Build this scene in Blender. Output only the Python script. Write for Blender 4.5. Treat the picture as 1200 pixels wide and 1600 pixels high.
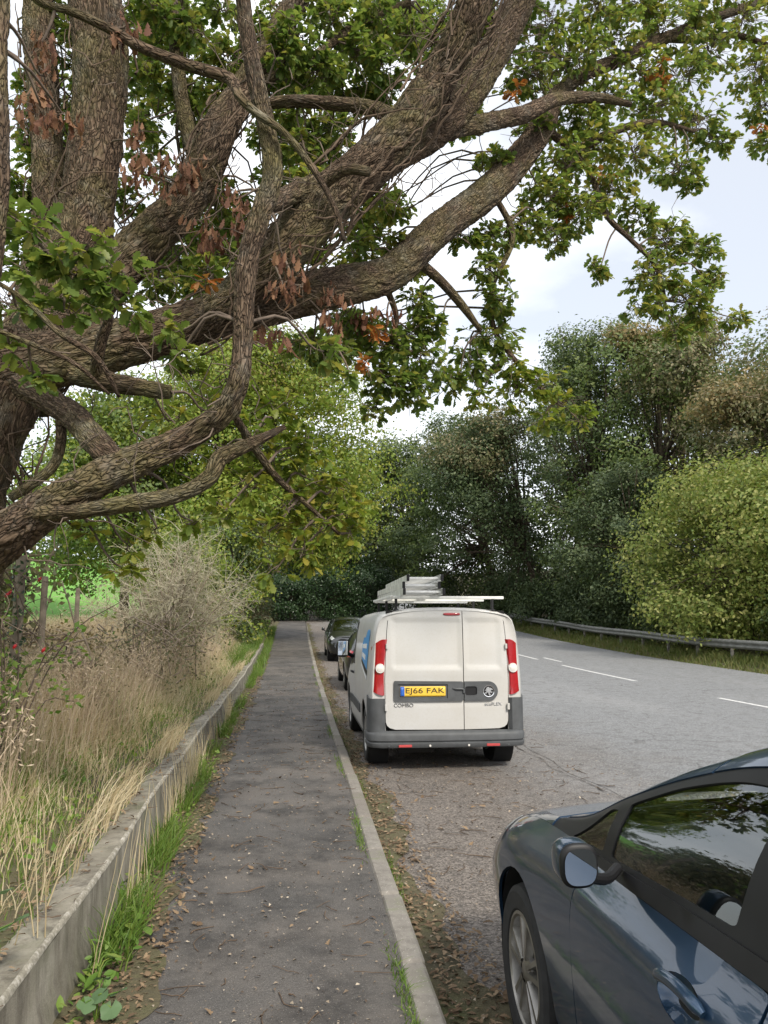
import bpy, bmesh, math, random
import numpy as np
from mathutils import Vector, Matrix
from mathutils.geometry import delaunay_2d_cdt

# ------------------------------------------------------------------ camera, sky, sun, exposure
for _o in list(bpy.data.objects):
    bpy.data.objects.remove(_o)
scene = bpy.context.scene
C = scene.collection
R = math.radians
cam = bpy.data.cameras.new("camera")
cam.sensor_fit = 'VERTICAL'
cam.angle = 2 * math.atan(800 / 1200)
cam.clip_start = 0.05
cam.clip_end = 3000
cam_o = bpy.data.objects.new("camera", cam)
C.objects.link(cam_o)
cam_o.location = (0, 0, 1.65)
cam_o.rotation_euler = (R(90 + 8.2), 0, R(-6.28))
scene.camera = cam_o
scene.view_settings.view_transform = 'Standard'
scene.view_settings.look = 'None'
scene.view_settings.gamma = 1
scene.view_settings.exposure = 1.0
scene.cycles.max_bounces = 8
scene.cycles.transparent_max_bounces = 16
scene.cycles.use_denoising = True

SUN_EL, SUN_AZ = 42, 158          # azimuth clockwise from +Y: behind the camera, to its right
world = bpy.data.worlds.new("World")
scene.world = world
world.use_nodes = True
nt = world.node_tree
nt.nodes.clear()
wo = nt.nodes.new('ShaderNodeOutputWorld')
bg = nt.nodes.new('ShaderNodeBackground')
sky = nt.nodes.new('ShaderNodeTexSky')
sky.sky_type = 'NISHITA'
sky.sun_disc = False
sky.sun_elevation = R(SUN_EL)
sky.sun_rotation = R(SUN_AZ)
sky.air_density = 1.0
sky.dust_density = 1.5
# thin broken cloud over the whole dome
tc = nt.nodes.new('ShaderNodeTexCoord')
mp = nt.nodes.new('ShaderNodeMapping')
mp.inputs['Scale'].default_value = (1.0, 1.0, 2.2)
mp.inputs['Location'].default_value = (0.35, 0.2, 0.1)
nz = nt.nodes.new('ShaderNodeTexNoise')
nz.inputs['Scale'].default_value = 1.7
nz.inputs['Detail'].default_value = 7
nz.inputs['Roughness'].default_value = 0.52
rp = nt.nodes.new('ShaderNodeValToRGB')
rp.color_ramp.elements[0].position = 0.36
rp.color_ramp.elements[0].color = (0.40, 0.40, 0.42, 1)
rp.color_ramp.elements[1].position = 0.62
rp.color_ramp.elements[1].color = (1, 1, 1, 1)
mx = nt.nodes.new('ShaderNodeMix')
mx.data_type = 'RGBA'
mx.inputs[7].default_value = (12.5, 12.7, 13.0, 1)
nt.links.new(tc.outputs['Generated'], mp.inputs[0])
nt.links.new(mp.outputs[0], nz.inputs[0])
nt.links.new(nz.outputs[0], rp.inputs[0])
nt.links.new(rp.outputs[0], mx.inputs[0])
nt.links.new(sky.outputs[0], mx.inputs[6])
nt.links.new(mx.outputs[2], bg.inputs[0])
bg.inputs[1].default_value = 0.07
nt.links.new(bg.outputs[0], wo.inputs[0])

sun = bpy.data.lights.new("sun", 'SUN')
sun.energy = 2.2
sun.angle = R(9)
sun.color = (1.0, 0.93, 0.82)
sun_o = bpy.data.objects.new("sun", sun)
C.objects.link(sun_o)
sd = Vector((math.sin(R(SUN_AZ)) * math.cos(R(SUN_EL)), math.cos(R(SUN_AZ)) * math.cos(R(SUN_EL)), math.sin(R(SUN_EL))))
sun_o.rotation_euler = sd.to_track_quat('Z', 'Y').to_euler()
sun_o.location = (10, -20, 30)

# ------------------------------------------------------------------ helpers
rng = np.random.default_rng(7)
random.seed(7)


def base_z(y):
    """rise of the road and path with distance"""
    y = np.asarray(y, float)
    d = np.clip(y - 12, 0, 38)
    return 0.00078 * d * d + np.clip(y - 50, 0, 400) * 0.0593


def tag(o, label=None, cat=None, group=None, kind=None):
    if label: o["label"] = label
    if cat: o["category"] = cat
    if group: o["group"] = group
    if kind: o["kind"] = kind
    return o


def empty(name, loc, rz=0.0, **kw):
    o = bpy.data.objects.new(name, None)
    o.empty_display_size = 0.2
    C.objects.link(o)
    o.location = loc
    o.rotation_euler = (0, 0, rz)
    return tag(o, **kw)


def np_mesh(name, V, polys, uv=None, smooth=False):
    """polys: list of int arrays (n,k); uv: per-vertex uv"""
    me = bpy.data.meshes.new(name)
    V = np.asarray(V, np.float32)
    polys = [np.asarray(p, np.int32) for p in polys if len(p)]
    loops = np.concatenate([p.ravel() for p in polys])
    tot = np.concatenate([np.full(len(p), p.shape[1], np.int32) for p in polys])
    st = np.concatenate([[0], np.cumsum(tot)[:-1]]).astype(np.int32)
    me.vertices.add(len(V)); me.vertices.foreach_set('co', V.ravel())
    me.loops.add(len(loops)); me.loops.foreach_set('vertex_index', loops)
    me.polygons.add(len(tot)); me.polygons.foreach_set('loop_start', st); me.polygons.foreach_set('loop_total', tot)
    if uv is not None:
        l = me.uv_layers.new(name='UVMap')
        l.data.foreach_set('uv', np.asarray(uv, np.float32)[loops].ravel())
    me.update(calc_edges=True)
    if smooth:
        me.polygons.foreach_set('use_smooth', np.ones(len(tot), bool))
    return me


def add(name, me, mat, parent=None, loc=None, **kw):
    o = bpy.data.objects.new(name, me)
    C.objects.link(o)
    if mat is not None and not me.materials:
        me.materials.append(M[mat] if isinstance(mat, str) else mat)
    if parent is not None: o.parent = parent
    if loc is not None: o.location = loc
    return tag(o, **kw)


def obj(name, V, polys, mat, parent=None, uv=None, smooth=False, loc=None, **kw):
    return add(name, np_mesh(name, V, polys, uv, smooth), mat, parent, loc, **kw)


class MB:
    """collects simple shapes into one mesh"""
    def __init__(s): s.V = []; s.F = []; s.n = 0
    def raw(s, V, F):
        V = np.asarray(V, float)
        s.V.append(V)
        for f in F: s.F.append([i + s.n for i in f])
        s.n += len(V); return s
    def box(s, c, d, rot=None, bev=0.0):
        x, y, z = [k / 2 for k in d]
        if bev > 0:
            b = min(bev, x * .9, y * .9, z * .9)
            V = []
            for sx in (-1, 1):
                for sy in (-1, 1):
                    for sz in (-1, 1):
                        V += [(sx * x, sy * (y - b), sz * (z - b)), (sx * (x - b), sy * y, sz * (z - b)), (sx * (x - b), sy * (y - b), sz * z)]
            bm = bmesh.new()
            for v in V: bm.verts.new(v)
            bmesh.ops.convex_hull(bm, input=bm.verts[:])
            bmesh.ops.dissolve_limit(bm, angle_limit=.01, verts=bm.verts[:], edges=bm.edges[:])
            bm.verts.index_update()
            V = np.array([v.co[:] for v in bm.verts]); F = [[v.index for v in f.verts] for f in bm.faces]
            bm.free()
        else:
            V = np.array([(a * x, b_ * y, c_ * z) for a in (-1, 1) for b_ in (-1, 1) for c_ in (-1, 1)])
            F = [(0, 1, 3, 2), (4, 6, 7, 5), (0, 4, 5, 1), (2, 3, 7, 6), (0, 2, 6, 4), (1, 5, 7, 3)]
        if rot is not None: V = V @ np.array(rot.to_3x3()).T
        return s.raw(V + np.array(c, float), F)
    def lathe(s, prof, c=(0, 0, 0), axis='X', n=32, a0=0, a1=2 * math.pi):
        """prof: (r, t) points, t along the axis"""
        full = abs(a1 - a0 - 2 * math.pi) < 1e-6
        A = np.linspace(a0, a1, n + (0 if full else 1), endpoint=not full)
        m = len(prof); V = []
        for a in A:
            for r, t in prof:
                p = (t, r * math.cos(a), r * math.sin(a))
                if axis == 'Y': p = (p[1], p[0], p[2])
                if axis == 'Z': p = (p[1], p[2], p[0])
                V.append(p)
        F = []
        k = len(A)
        for i in range(k if full else k - 1):
            j = (i + 1) % k
            for q in range(m - 1): F.append((i * m + q, i * m + q + 1, j * m + q + 1, j * m + q))
        return s.raw(np.array(V) + np.array(c, float), F)
    def tube(s, pts, r, n=8):
        V, F, _ = tube_np(pts, r, n)
        F = [list(f) for f in F] + [list(range(n))[::-1], list(range(len(V) - n, len(V)))]
        return s.raw(V, F)
    def build(s, name, mat, parent=None, smooth=False, sharp=35, loc=None, **kw):
        me = bpy.data.meshes.new(name)
        me.from_pydata(np.concatenate(s.V).tolist(), [], s.F)
        bm = bmesh.new(); bm.from_mesh(me)
        bmesh.ops.recalc_face_normals(bm, faces=bm.faces[:])
        bm.to_mesh(me); bm.free()
        if smooth: smooth_by_angle(me, sharp)
        return add(name, me, mat, parent, loc, **kw)


def smooth_by_angle(me, deg):
    me.polygons.foreach_set('use_smooth', np.ones(len(me.polygons), bool))
    me.set_sharp_from_angle(angle=R(deg))


def catmull(P, n):
    P = np.asarray(P, float)
    Q = np.vstack([2 * P[0] - P[1], P, 2 * P[-1] - P[-2]])
    t = np.linspace(0, len(P) - 1, n)
    i = np.minimum(t.astype(int), len(P) - 2); f = (t - i)[:, None]
    a, b, c, d = Q[i], Q[i + 1], Q[i + 2], Q[i + 3]
    return .5 * ((2 * b) + (c - a) * f + (2 * a - 5 * b + 4 * c - d) * f ** 2 + (3 * b - a - 3 * c + d) * f ** 3)


def tube_np(pts, rad, n=8):
    """tube along already dense points; returns V, quads, uv (metres)"""
    P = np.asarray(pts, float); m = len(P)
    rad = np.broadcast_to(np.asarray(rad, float), (m,))
    T = np.gradient(P, axis=0); T /= np.linalg.norm(T, axis=1)[:, None] + 1e-9
    u = np.cross(T[0], (0, 0, 1.0))
    if np.linalg.norm(u) < .1: u = np.cross(T[0], (1.0, 0, 0))
    U = []
    for k in range(m):
        u = u - T[k] * np.dot(u, T[k]); u = u / np.linalg.norm(u); U.append(u)
    U = np.array(U); W = np.cross(T, U)
    a = np.linspace(0, 2 * np.pi, n, endpoint=False)
    V = P[:, None] + rad[:, None, None] * (np.cos(a)[None, :, None] * U[:, None] + np.sin(a)[None, :, None] * W[:, None])
    L = np.concatenate([[0], np.cumsum(np.linalg.norm(np.diff(P, axis=0), axis=1))])
    uv = np.stack([np.broadcast_to(np.abs(((a / np.pi) % 2) - 1)[None] * np.pi * rad.mean(), (m, n)), np.broadcast_to(L[:, None], (m, n))], -1).reshape(-1, 2)
    i, j = np.meshgrid(np.arange(m - 1), np.arange(n), indexing='ij')
    F = np.stack([i * n + j, i * n + (j + 1) % n, (i + 1) * n + (j + 1) % n, (i + 1) * n + j], -1).reshape(-1, 4)
    return V.reshape(-1, 3), F, uv


def batch_tubes(P, r0, r1, n=3):
    """P (N,K,3) many thin tapered twigs at once"""
    P = np.asarray(P, float); N, K, _ = P.shape
    T = np.gradient(P, axis=1); T /= np.linalg.norm(T, axis=2, keepdims=True) + 1e-9
    ref = np.tile(np.array([0.31, 0.22, 0.92]), (N, K, 1))
    U = np.cross(T, ref); U /= np.linalg.norm(U, axis=2, keepdims=True) + 1e-9
    W = np.cross(T, U)
    a = np.linspace(0, 2 * np.pi, n, endpoint=False)
    t = np.linspace(0, 1, K)
    r = np.asarray(r0).reshape(-1, 1) * (1 - t) + np.asarray(r1).reshape(-1, 1) * t
    r = np.broadcast_to(r, (N, K))
    V = P[:, :, None] + r[:, :, None, None] * (np.cos(a)[None, None, :, None] * U[:, :, None] + np.sin(a)[None, None, :, None] * W[:, :, None])
    g, i, j = np.meshgrid(np.arange(N), np.arange(K - 1), np.arange(n), indexing='ij')
    b = g * K * n
    F = np.stack([b + i * n + j, b + i * n + (j + 1) % n, b + (i + 1) * n + (j + 1) % n, b + (i + 1) * n + j], -1).reshape(-1, 4)
    return V.reshape(-1, 3), F


def frames(nrm, roll):
    """rotation matrices whose z is nrm, spun by roll"""
    z = nrm / (np.linalg.norm(nrm, axis=1, keepdims=True) + 1e-9)
    ref = np.where(np.abs(z[:, 2:3]) < .9, np.array([[0, 0, 1.0]]), np.array([[1.0, 0, 0]]))
    x = np.cross(ref, z); x /= np.linalg.norm(x, axis=1, keepdims=True)
    y = np.cross(z, x)
    c, s = np.cos(roll)[:, None], np.sin(roll)[:, None]
    return np.stack([x * c + y * s, -x * s + y * c, z], -1)


def scatter(TV, TF, pos, rot, scale):
    """copies of a template: returns V and polys; TF an int array (f,k)"""
    TV = np.asarray(TV, float); N = len(pos)
    scale = np.asarray(scale, float)
    if scale.ndim == 1: scale = scale[:, None]
    V = np.einsum('nij,nvj->nvi', rot, TV[None] * scale[:, None, :]) + pos[:, None]
    out = []
    for f in (TF if isinstance(TF, list) else [TF]):
        f = np.asarray(f)
        out.append((f[None] + (np.arange(N) * len(TV))[:, None, None]).reshape(-1, f.shape[1]))
    return V.reshape(-1, 3), out


def merge(parts):
    Vs, Fs, n = [], [], 0
    for V, F in parts:
        Vs.append(V)
        for f in (F if isinstance(F, list) else [F]): Fs.append(np.asarray(f) + n)
        n += len(V)
    return np.concatenate(Vs), Fs


def unit(N):
    v = rng.normal(size=(N, 3)); return v / np.linalg.norm(v, axis=1, keepdims=True)


# leaf templates: unit length along +y, base at the origin, normal +z
LEAF = np.array([(0, 0, 0), (.3, .45, .06), (0, 1, -.06), (-.3, .45, .06)]); LEAF_F = [np.array([(0, 1, 2), (0, 2, 3)])]
_o = [(0, 0), (.07, .14), (.15, .24), (.10, .34), (.25, .46), (.16, .55), (.31, .68), (.18, .76), (.19, .88), (.06, .93), (0, 1)]
_v = [(x, y, .10 * x - .12 * y * y) for x, y in _o] + [(-x, y, .10 * x - .12 * y * y) for x, y in _o[1:-1]]
_r = list(range(0, 11)); _l = [0] + list(range(11, 20)) + [10]
_mid = len(_v); _v += [(0, .34, -.02), (0, .6, -.05), (0, .8, -.08)]
OAK = np.array(_v)
def _half(s, rev):
    f = [(s[0], s[1], _mid), (s[1], s[2], _mid), (s[2], s[3], _mid), (s[3], s[4], _mid), (s[4], s[5], _mid + 1), (_mid, s[4], _mid + 1), (s[5], s[6], _mid + 1), (s[6], s[7], _mid + 2), (_mid + 1, s[6], _mid + 2), (s[7], s[8], _mid + 2), (s[8], s[9], _mid + 2), (s[9], s[10], _mid + 2)]
    return [t[::-1] for t in f] if rev else f
OAK_F = [np.array(_half(_r, False) + _half(_l, True))]

# ------------------------------------------------------------------ materials
M = {}


def mat(name, build, **kw):
    m = bpy.data.materials.new(name); m.use_nodes = True
    n = m.node_tree; n.nodes.clear()
    out = n.nodes.new('ShaderNodeOutputMaterial')
    p = n.nodes.new('ShaderNodeBsdfPrincipled')
    n.links.new(p.outputs[0], out.inputs[0])
    build(n, p, out); M[name] = m
    return m


def N_(n, t, **inp):
    d = n.nodes.new('ShaderNode' + t)
    for k, v in inp.items():
        k = k.replace('_', ' ')
        if k in d.inputs: d.inputs[k].default_value = v
        else: setattr(d, k.replace(' ', '_'), v)
    return d


def ramp(n, src, stops):
    r = n.nodes.new('ShaderNodeValToRGB')
    e = r.color_ramp.elements
    while len(e) < len(stops): e.new(0.5)
    for k, (p, c) in enumerate(stops):
        e[k].position = p; e[k].color = (*c, 1) if len(c) == 3 else c
    n.links.new(src, r.inputs[0]); return r.outputs[0]


def mixc(n, a, b, f, mode='MIX'):
    m = n.nodes.new('ShaderNodeMix'); m.data_type = 'RGBA'; m.blend_type = mode
    for s, v in ((6, a), (7, b), (0, f)):
        if hasattr(v, 'is_linked') or hasattr(v, 'links'): n.links.new(v, m.inputs[s])
        else: m.inputs[s].default_value = (*v, 1) if isinstance(v, tuple) else v
    return m.outputs[2]


def noise(n, scale, detail=4, rough=.55, coord='Object', sc=None, dist=0):
    t = n.nodes.new('ShaderNodeTexCoord')
    src = t.outputs[coord]
    if sc is not None:
        mp = n.nodes.new('ShaderNodeMapping'); mp.inputs['Scale'].default_value = sc
        n.links.new(src, mp.inputs[0]); src = mp.outputs[0]
    z = N_(n, 'TexNoise', Scale=scale, Detail=detail, Roughness=rough, Distortion=dist)
    n.links.new(src, z.inputs['Vector']); return z.outputs[0]


def vor(n, scale, coord='Object', feature='F1', out=0):
    t = n.nodes.new('ShaderNodeTexCoord')
    z = n.nodes.new('ShaderNodeTexVoronoi'); z.feature = feature; z.inputs['Scale'].default_value = scale
    n.links.new(t.outputs[coord], z.inputs['Vector']); return z.outputs[out]


def bump(n, p, h, strength=.5, dist=.01):
    b = N_(n, 'Bump', Strength=strength, Distance=dist)
    n.links.new(h, b.inputs['Height']); n.links.new(b.outputs[0], p.inputs['Normal']); return b


def plain(name, col, rough=.5, metal=0, coat=0, spec=.5, var=.0, scale=8):
    def b(n, p, out):
        p.inputs['Roughness'].default_value = rough; p.inputs['Metallic'].default_value = metal
        p.inputs['Coat Weight'].default_value = coat; p.inputs['Coat Roughness'].default_value = .04
        p.inputs['Specular IOR Level'].default_value = spec
        if var:
            c = ramp(n, noise(n, scale, 5), [(.3, tuple(k * (1 - var) for k in col)), (.7, tuple(min(1, k * (1 + var)) for k in col))])
            n.links.new(c, p.inputs['Base Color'])
        else: p.inputs['Base Color'].default_value = (*col, 1)
    mat(name, b)


def foliage(name, cols, trans=.35, rough=.5, tint=(1, 1, 1)):
    """leaf colours picked per leaf, drifting over the crown, some light passing through"""
    def b(n, p, out):
        g = n.nodes.new('ShaderNodeNewGeometry')
        k = len(cols)
        mixr = N_(n, 'Math', operation='ADD')
        s = N_(n, 'Math', operation='MULTIPLY'); s.inputs[1].default_value = .62
        oi = n.nodes.new('ShaderNodeObjectInfo')
        fr = N_(n, 'Math', operation='ADD'); n.links.new(g.outputs['Random Per Island'], fr.inputs[0]); n.links.new(oi.outputs['Random'], fr.inputs[1])
        fc = N_(n, 'Math', operation='FRACT'); n.links.new(fr.outputs[0], fc.inputs[0])
        n.links.new(fc.outputs[0], s.inputs[0])
        s2 = N_(n, 'Math', operation='MULTIPLY'); s2.inputs[1].default_value = .62
        n.links.new(noise(n, .55, 3), s2.inputs[0])
        n.links.new(s.outputs[0], mixr.inputs[0]); n.links.new(s2.outputs[0], mixr.inputs[1])
        col = ramp(n, mixr.outputs[0], [(.12 + .8 * i / max(1, k - 1), c) for i, c in enumerate(cols)])
        n.links.new(col, p.inputs['Base Color']); p.inputs['Roughness'].default_value = rough
        p.inputs['Specular IOR Level'].default_value = .35
        t = n.nodes.new('ShaderNodeBsdfTranslucent')
        n.links.new(mixc(n, col, (1.0, 1.0, .45), .35, 'SOFT_LIGHT'), t.inputs[0])
        ms = n.nodes.new('ShaderNodeMixShader'); ms.inputs[0].default_value = trans
        n.links.new(p.outputs[0], ms.inputs[1]); n.links.new(t.outputs[0], ms.inputs[2]); n.links.new(ms.outputs[0], out.inputs[0])
    mat(name, b)


def asphalt(name, dark, light, speck, patch, patch_sc=.5, rough=.85, chips=0.0):
    def b(n, p, out):
        fine = noise(n, 160, 3, .7)
        c = ramp(n, fine, [(.32, dark), (.62, light)])
        c = mixc(n, c, patch, ramp(n, noise(n, patch_sc, 5, .6), [(.42, (0, 0, 0)), (.68, (.75, .75, .75))]))
        c = mixc(n, c, tuple(k * .55 for k in dark), ramp(n, noise(n, 2.3, 7, .7), [(.46, (0, 0, 0)), (.66, (.85, .85, .85))]))
        st = vor(n, 75)
        c = mixc(n, c, speck, ramp(n, st, [(.10, (.55, .55, .55)), (.22, (0, 0, 0))]))
        n.links.new(c, p.inputs['Base Color'])
        n.links.new(ramp(n, noise(n, 1.2, 4), [(.3, (rough - .18,) * 3), (.7, (rough + .1,) * 3)]), p.inputs['Roughness'])
        h = N_(n, 'Math', operation='ADD'); n.links.new(fine, h.inputs[0]); n.links.new(vor(n, 110), h.inputs[1])
        bump(n, p, h.outputs[0], .6, .006)
    mat(name, b)


asphalt('path_asphalt', (.037, .034, .032), (.104, .097, .090), (.27, .25, .22), (.140, .122, .106), .9)


def m_tarmac(n, p, out):
    """one surface: grey carriageway, browned by leaf mould towards the lay-by side, crazed and patched"""
    t = n.nodes.new('ShaderNodeTexCoord'); sp = n.nodes.new('ShaderNodeSeparateXYZ'); n.links.new(t.outputs['Object'], sp.inputs[0])
    fine = noise(n, 150, 3, .7)
    vc = n.nodes.new('ShaderNodeTexVoronoi'); vc.inputs['Scale'].default_value = 80; n.links.new(t.outputs['Object'], vc.inputs['Vector'])
    sv = n.nodes.new('ShaderNodeSeparateColor'); n.links.new(vc.outputs['Color'], sv.inputs[0])
    mxv = N_(n, 'Math', operation='MULTIPLY_ADD'); mxv.inputs[1].default_value = .55; n.links.new(sv.outputs[0], mxv.inputs[0])
    hf = N_(n, 'Math', operation='MULTIPLY'); hf.inputs[1].default_value = .5; n.links.new(fine, hf.inputs[0]); n.links.new(hf.outputs[0], mxv.inputs[2])
    grey = ramp(n, mxv.outputs[0], [(.22, (.095, .099, .104)), (.75, (.265, .270, .274))])
    brown = ramp(n, mxv.outputs[0], [(.22, (.052, .044, .038)), (.5, (.125, .107, .092)), (.75, (.235, .205, .178))])
    w = N_(n, 'Math', operation='MULTIPLY_ADD'); w.inputs[1].default_value = 3.2
    n.links.new(noise(n, .9, 6, .65), w.inputs[0]); n.links.new(sp.outputs[0], w.inputs[2])
    c = mixc(n, brown, grey, ramp(n, (lambda d: (n.links.new(w.outputs[0], d.inputs[0]), d.outputs[0])[1])(N_(n, 'MapRange', From_Min=3.4, From_Max=6.2)), [(0, (0, 0, 0)), (1, (1, 1, 1))]))
    c = mixc(n, c, (.30, .30, .30), ramp(n, noise(n, .35, 5, .6, sc=(1, .25, 1)), [(.50, (0, 0, 0)), (.70, (.35, .35, .35))]))
    c = mixc(n, c, (.07, .064, .058), ramp(n, noise(n, 5, 7, .72), [(.50, (0, 0, 0)), (.68, (.6, .6, .6))]))
    ck = n.nodes.new('ShaderNodeTexVoronoi'); ck.feature = 'DISTANCE_TO_EDGE'; ck.inputs['Scale'].default_value = .9
    av = n.nodes.new('ShaderNodeVectorMath'); av.operation = 'MULTIPLY_ADD'; av.inputs[1].default_value = (.5, .5, .5)
    wob = N_(n, 'TexNoise', Scale=2.5, Detail=6.0, Roughness=.7); n.links.new(t.outputs['Object'], wob.inputs[0])
    n.links.new(wob.outputs[1], av.inputs[0]); n.links.new(t.outputs['Object'], av.inputs[2]); n.links.new(av.outputs[0], ck.inputs['Vector'])
    crack = ramp(n, ck.outputs[0], [(.0, (1, 1, 1)), (.016, (0, 0, 0))])
    c = mixc(n, c, (.035, .032, .03), mixc(n, (0, 0, 0), crack, ramp(n, noise(n, .7, 3), [(.5, (0, 0, 0)), (.62, (.8, .8, .8))])))
    c = mixc(n, c, (.40, .38, .35), ramp(n, vor(n, 70), [(.09, (.5, .5, .5)), (.2, (0, 0, 0))]))
    n.links.new(c, p.inputs['Base Color']); p.inputs['Roughness'].default_value = .82
    h = N_(n, 'Math', operation='ADD'); n.links.new(fine, h.inputs[0]); n.links.new(vor(n, 95), h.inputs[1])
    bump(n, p, h.outputs[0], .8, .008)
mat('tarmac', m_tarmac)


def m_concrete(n, p, out):
    c = ramp(n, noise(n, 3.5, 7, .62), [(.3, (.135, .12, .090)), (.55, (.245, .225, .18)), (.75, (.335, .31, .26))])
    c = mixc(n, c, (.10, .105, .055), ramp(n, noise(n, 1.8, 6, .7, sc=(1, 1, .5)), [(.5, (0, 0, 0)), (.7, (.75, .75, .75))]))
    c = mixc(n, c, (.07, .06, .045), ramp(n, noise(n, 9, 6, .72, sc=(1, 1, .16)), [(.47, (0, 0, 0)), (.66, (.75, .75, .75))]))
    n.links.new(c, p.inputs['Base Color']); p.inputs['Roughness'].default_value = .9
    bump(n, p, noise(n, 60, 6, .7), .5, .01)
mat('concrete', m_concrete)


def m_rim(n, p, out):
    c = ramp(n, noise(n, 30, 6, .7), [(.3, (.15, .135, .105)), (.50, (.27, .25, .20)), (.68, (.50, .47, .42))])
    n.links.new(c, p.inputs['Base Color']); p.inputs['Roughness'].default_value = .9
    bump(n, p, noise(n, 90, 5, .7), .7, .01)
mat('worn_concrete', m_rim)


def m_kerb(n, p, out):
    i = n.nodes.new('ShaderNodeObjectInfo')
    c = ramp(n, noise(n, 8, 7, .68), [(.3, (.125, .113, .097)), (.55, (.235, .218, .192)), (.75, (.36, .34, .305))])
    c = mixc(n, c, (.15, .13, .11), ramp(n, i.outputs['Random'], [(0, (0, 0, 0)), (1, (.85, .85, .85))]))
    c = mixc(n, c, (.09, .11, .035), ramp(n, noise(n, 4, 5, .7), [(.56, (0, 0, 0)), (.7, (.65, .65, .65))]))
    st = vor(n, 60)
    c = mixc(n, c, (.55, .52, .47), ramp(n, st, [(.1, (.5, .5, .5)), (.2, (0, 0, 0))]))
    n.links.new(c, p.inputs['Base Color']); p.inputs['Roughness'].default_value = .92
    bump(n, p, noise(n, 110, 5, .75), .6, .008)
mat('kerb_concrete', m_kerb)


def m_ground(n, p, out):
    c = ramp(n, noise(n, 1.6, 7, .65), [(.3, (.055, .05, .028)), (.5, (.10, .085, .045)), (.7, (.085, .10, .035))])
    n.links.new(c, p.inputs['Base Color']); p.inputs['Roughness'].default_value = 1
    bump(n, p, noise(n, 25, 6, .7), .8, .03)
mat('earth', m_ground)


def m_field(n, p, out):
    c = ramp(n, noise(n, .08, 5, .6, sc=(1, .4, 1)), [(.3, (.12, .27, .055)), (.55, (.17, .36, .075)), (.75, (.22, .42, .10))])
    c = mixc(n, c, (.10, .20, .05), ramp(n, noise(n, 8, 4), [(.4, (0, 0, 0)), (.7, (.5, .5, .5))]))
    n.links.new(c, p.inputs['Base Color']); p.inputs['Roughness'].default_value = .95
    p.inputs['Specular IOR Level'].default_value = .15
    bump(n, p, noise(n, 14, 4), .4, .05)
mat('field_grass', m_field)


def m_bark(n, p, out):
    r1 = noise(n, 34, 8, .66, 'UV', (1.0, .20, 1), 1.2)
    v = n.nodes.new('ShaderNodeTexVoronoi'); v.feature = 'DISTANCE_TO_EDGE'; v.inputs['Scale'].default_value = 42
    t = n.nodes.new('ShaderNodeTexCoord'); mp = N_(n, 'Mapping', Scale=(1, .22, 1)); n.links.new(t.outputs['UV'], mp.inputs[0])
    wob = N_(n, 'TexNoise', Scale=9.0, Detail=3.0); n.links.new(mp.outputs[0], wob.inputs[0])
    av = n.nodes.new('ShaderNodeVectorMath'); av.operation = 'MULTIPLY_ADD'; av.inputs[1].default_value = (.30, .30, .30)
    n.links.new(wob.outputs[1], av.inputs[0]); n.links.new(mp.outputs[0], av.inputs[2]); n.links.new(av.outputs[0], v.inputs['Vector'])
    fis = ramp(n, v.outputs[0], [(.0, (.30, .30, .30)), (.14, (.85, .85, .85)), (.34, (1, 1, 1))])
    c = ramp(n, r1, [(.25, (.040, .027, .018)), (.45, (.115, .078, .052)), (.6, (.175, .126, .087)), (.75, (.27, .205, .15))])
    c = mixc(n, (.050, .034, .023), c, fis)
    c = mixc(n, c, (.165, .155, .055), ramp(n, noise(n, 1.5, 7, .72), [(.46, (0, 0, 0)), (.68, (.62, .62, .62))]))
    c = mixc(n, c, (.21, .20, .17), ramp(n, noise(n, 3.1, 7, .75), [(.52, (0, 0, 0)), (.68, (.5, .5, .5))]))
    c = mixc(n, c, (.30, .27, .22), ramp(n, noise(n, 6, 6, .75), [(.58, (0, 0, 0)), (.74, (.5, .5, .5))]))
    n.links.new(c, p.inputs['Base Color']); p.inputs['Roughness'].default_value = .95; p.inputs['Specular IOR Level'].default_value = .2
    h = N_(n, 'Math', operation='MULTIPLY_ADD'); h.inputs[1].default_value = .5
    n.links.new(r1, h.inputs[0]); n.links.new(fis, h.inputs[2])
    bump(n, p, h.outputs[0], 1.0, .03)
mat('oak_bark', m_bark)
def m_dead(n, p, out):
    g = noise(n, 30, 7, .65, 'UV', (1, .12, 1), .4)
    c = ramp(n, g, [(.3, (.10, .066, .042)), (.5, (.20, .138, .09)), (.7, (.34, .25, .175))])
    c = mixc(n, c, (.11, .078, .05), ramp(n, noise(n, 7, 6, .7), [(.42, (0, 0, 0)), (.6, (.85, .85, .85))]))
    n.links.new(c, p.inputs['Base Color']); p.inputs['Roughness'].default_value = .95; p.inputs['Specular IOR Level'].default_value = .15
    bump(n, p, g, 1.0, .012)
mat('bare_wood', m_dead)
plain('far_bark', (.085, .065, .048), .95, var=.4, scale=6, spec=.2)
plain('twig_bark', (.13, .10, .078), .9, var=.4, scale=12, spec=.2)
plain('dead_twig', (.27, .215, .16), .9, var=.35, scale=9, spec=.2)
plain('ivy_stem', (.11, .078, .055), .9, var=.45, scale=14, spec=.2)
plain('weathered_post', (.20, .165, .125), .95, var=.35, scale=9, spec=.2)
plain('rose_hip', (.42, .012, .018), .3)
foliage('oak_leaf', [(.056, .098, .025), (.090, .145, .033), (.130, .190, .042), (.178, .230, .052), (.27, .25, .055)], .52, .45)
foliage('oak_leaf_bright', [(.075, .120, .018), (.115, .170, .023), (.16, .215, .030), (.215, .245, .038), (.32, .26, .045)], .5, .45)
foliage('dead_leaf', [(.065, .026, .016), (.105, .044, .026), (.155, .072, .040), (.22, .115, .060)], .2, .75)
foliage('orange_leaf', [(.30, .085, .02), (.42, .14, .03), (.34, .17, .05)], .3, .6)
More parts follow.
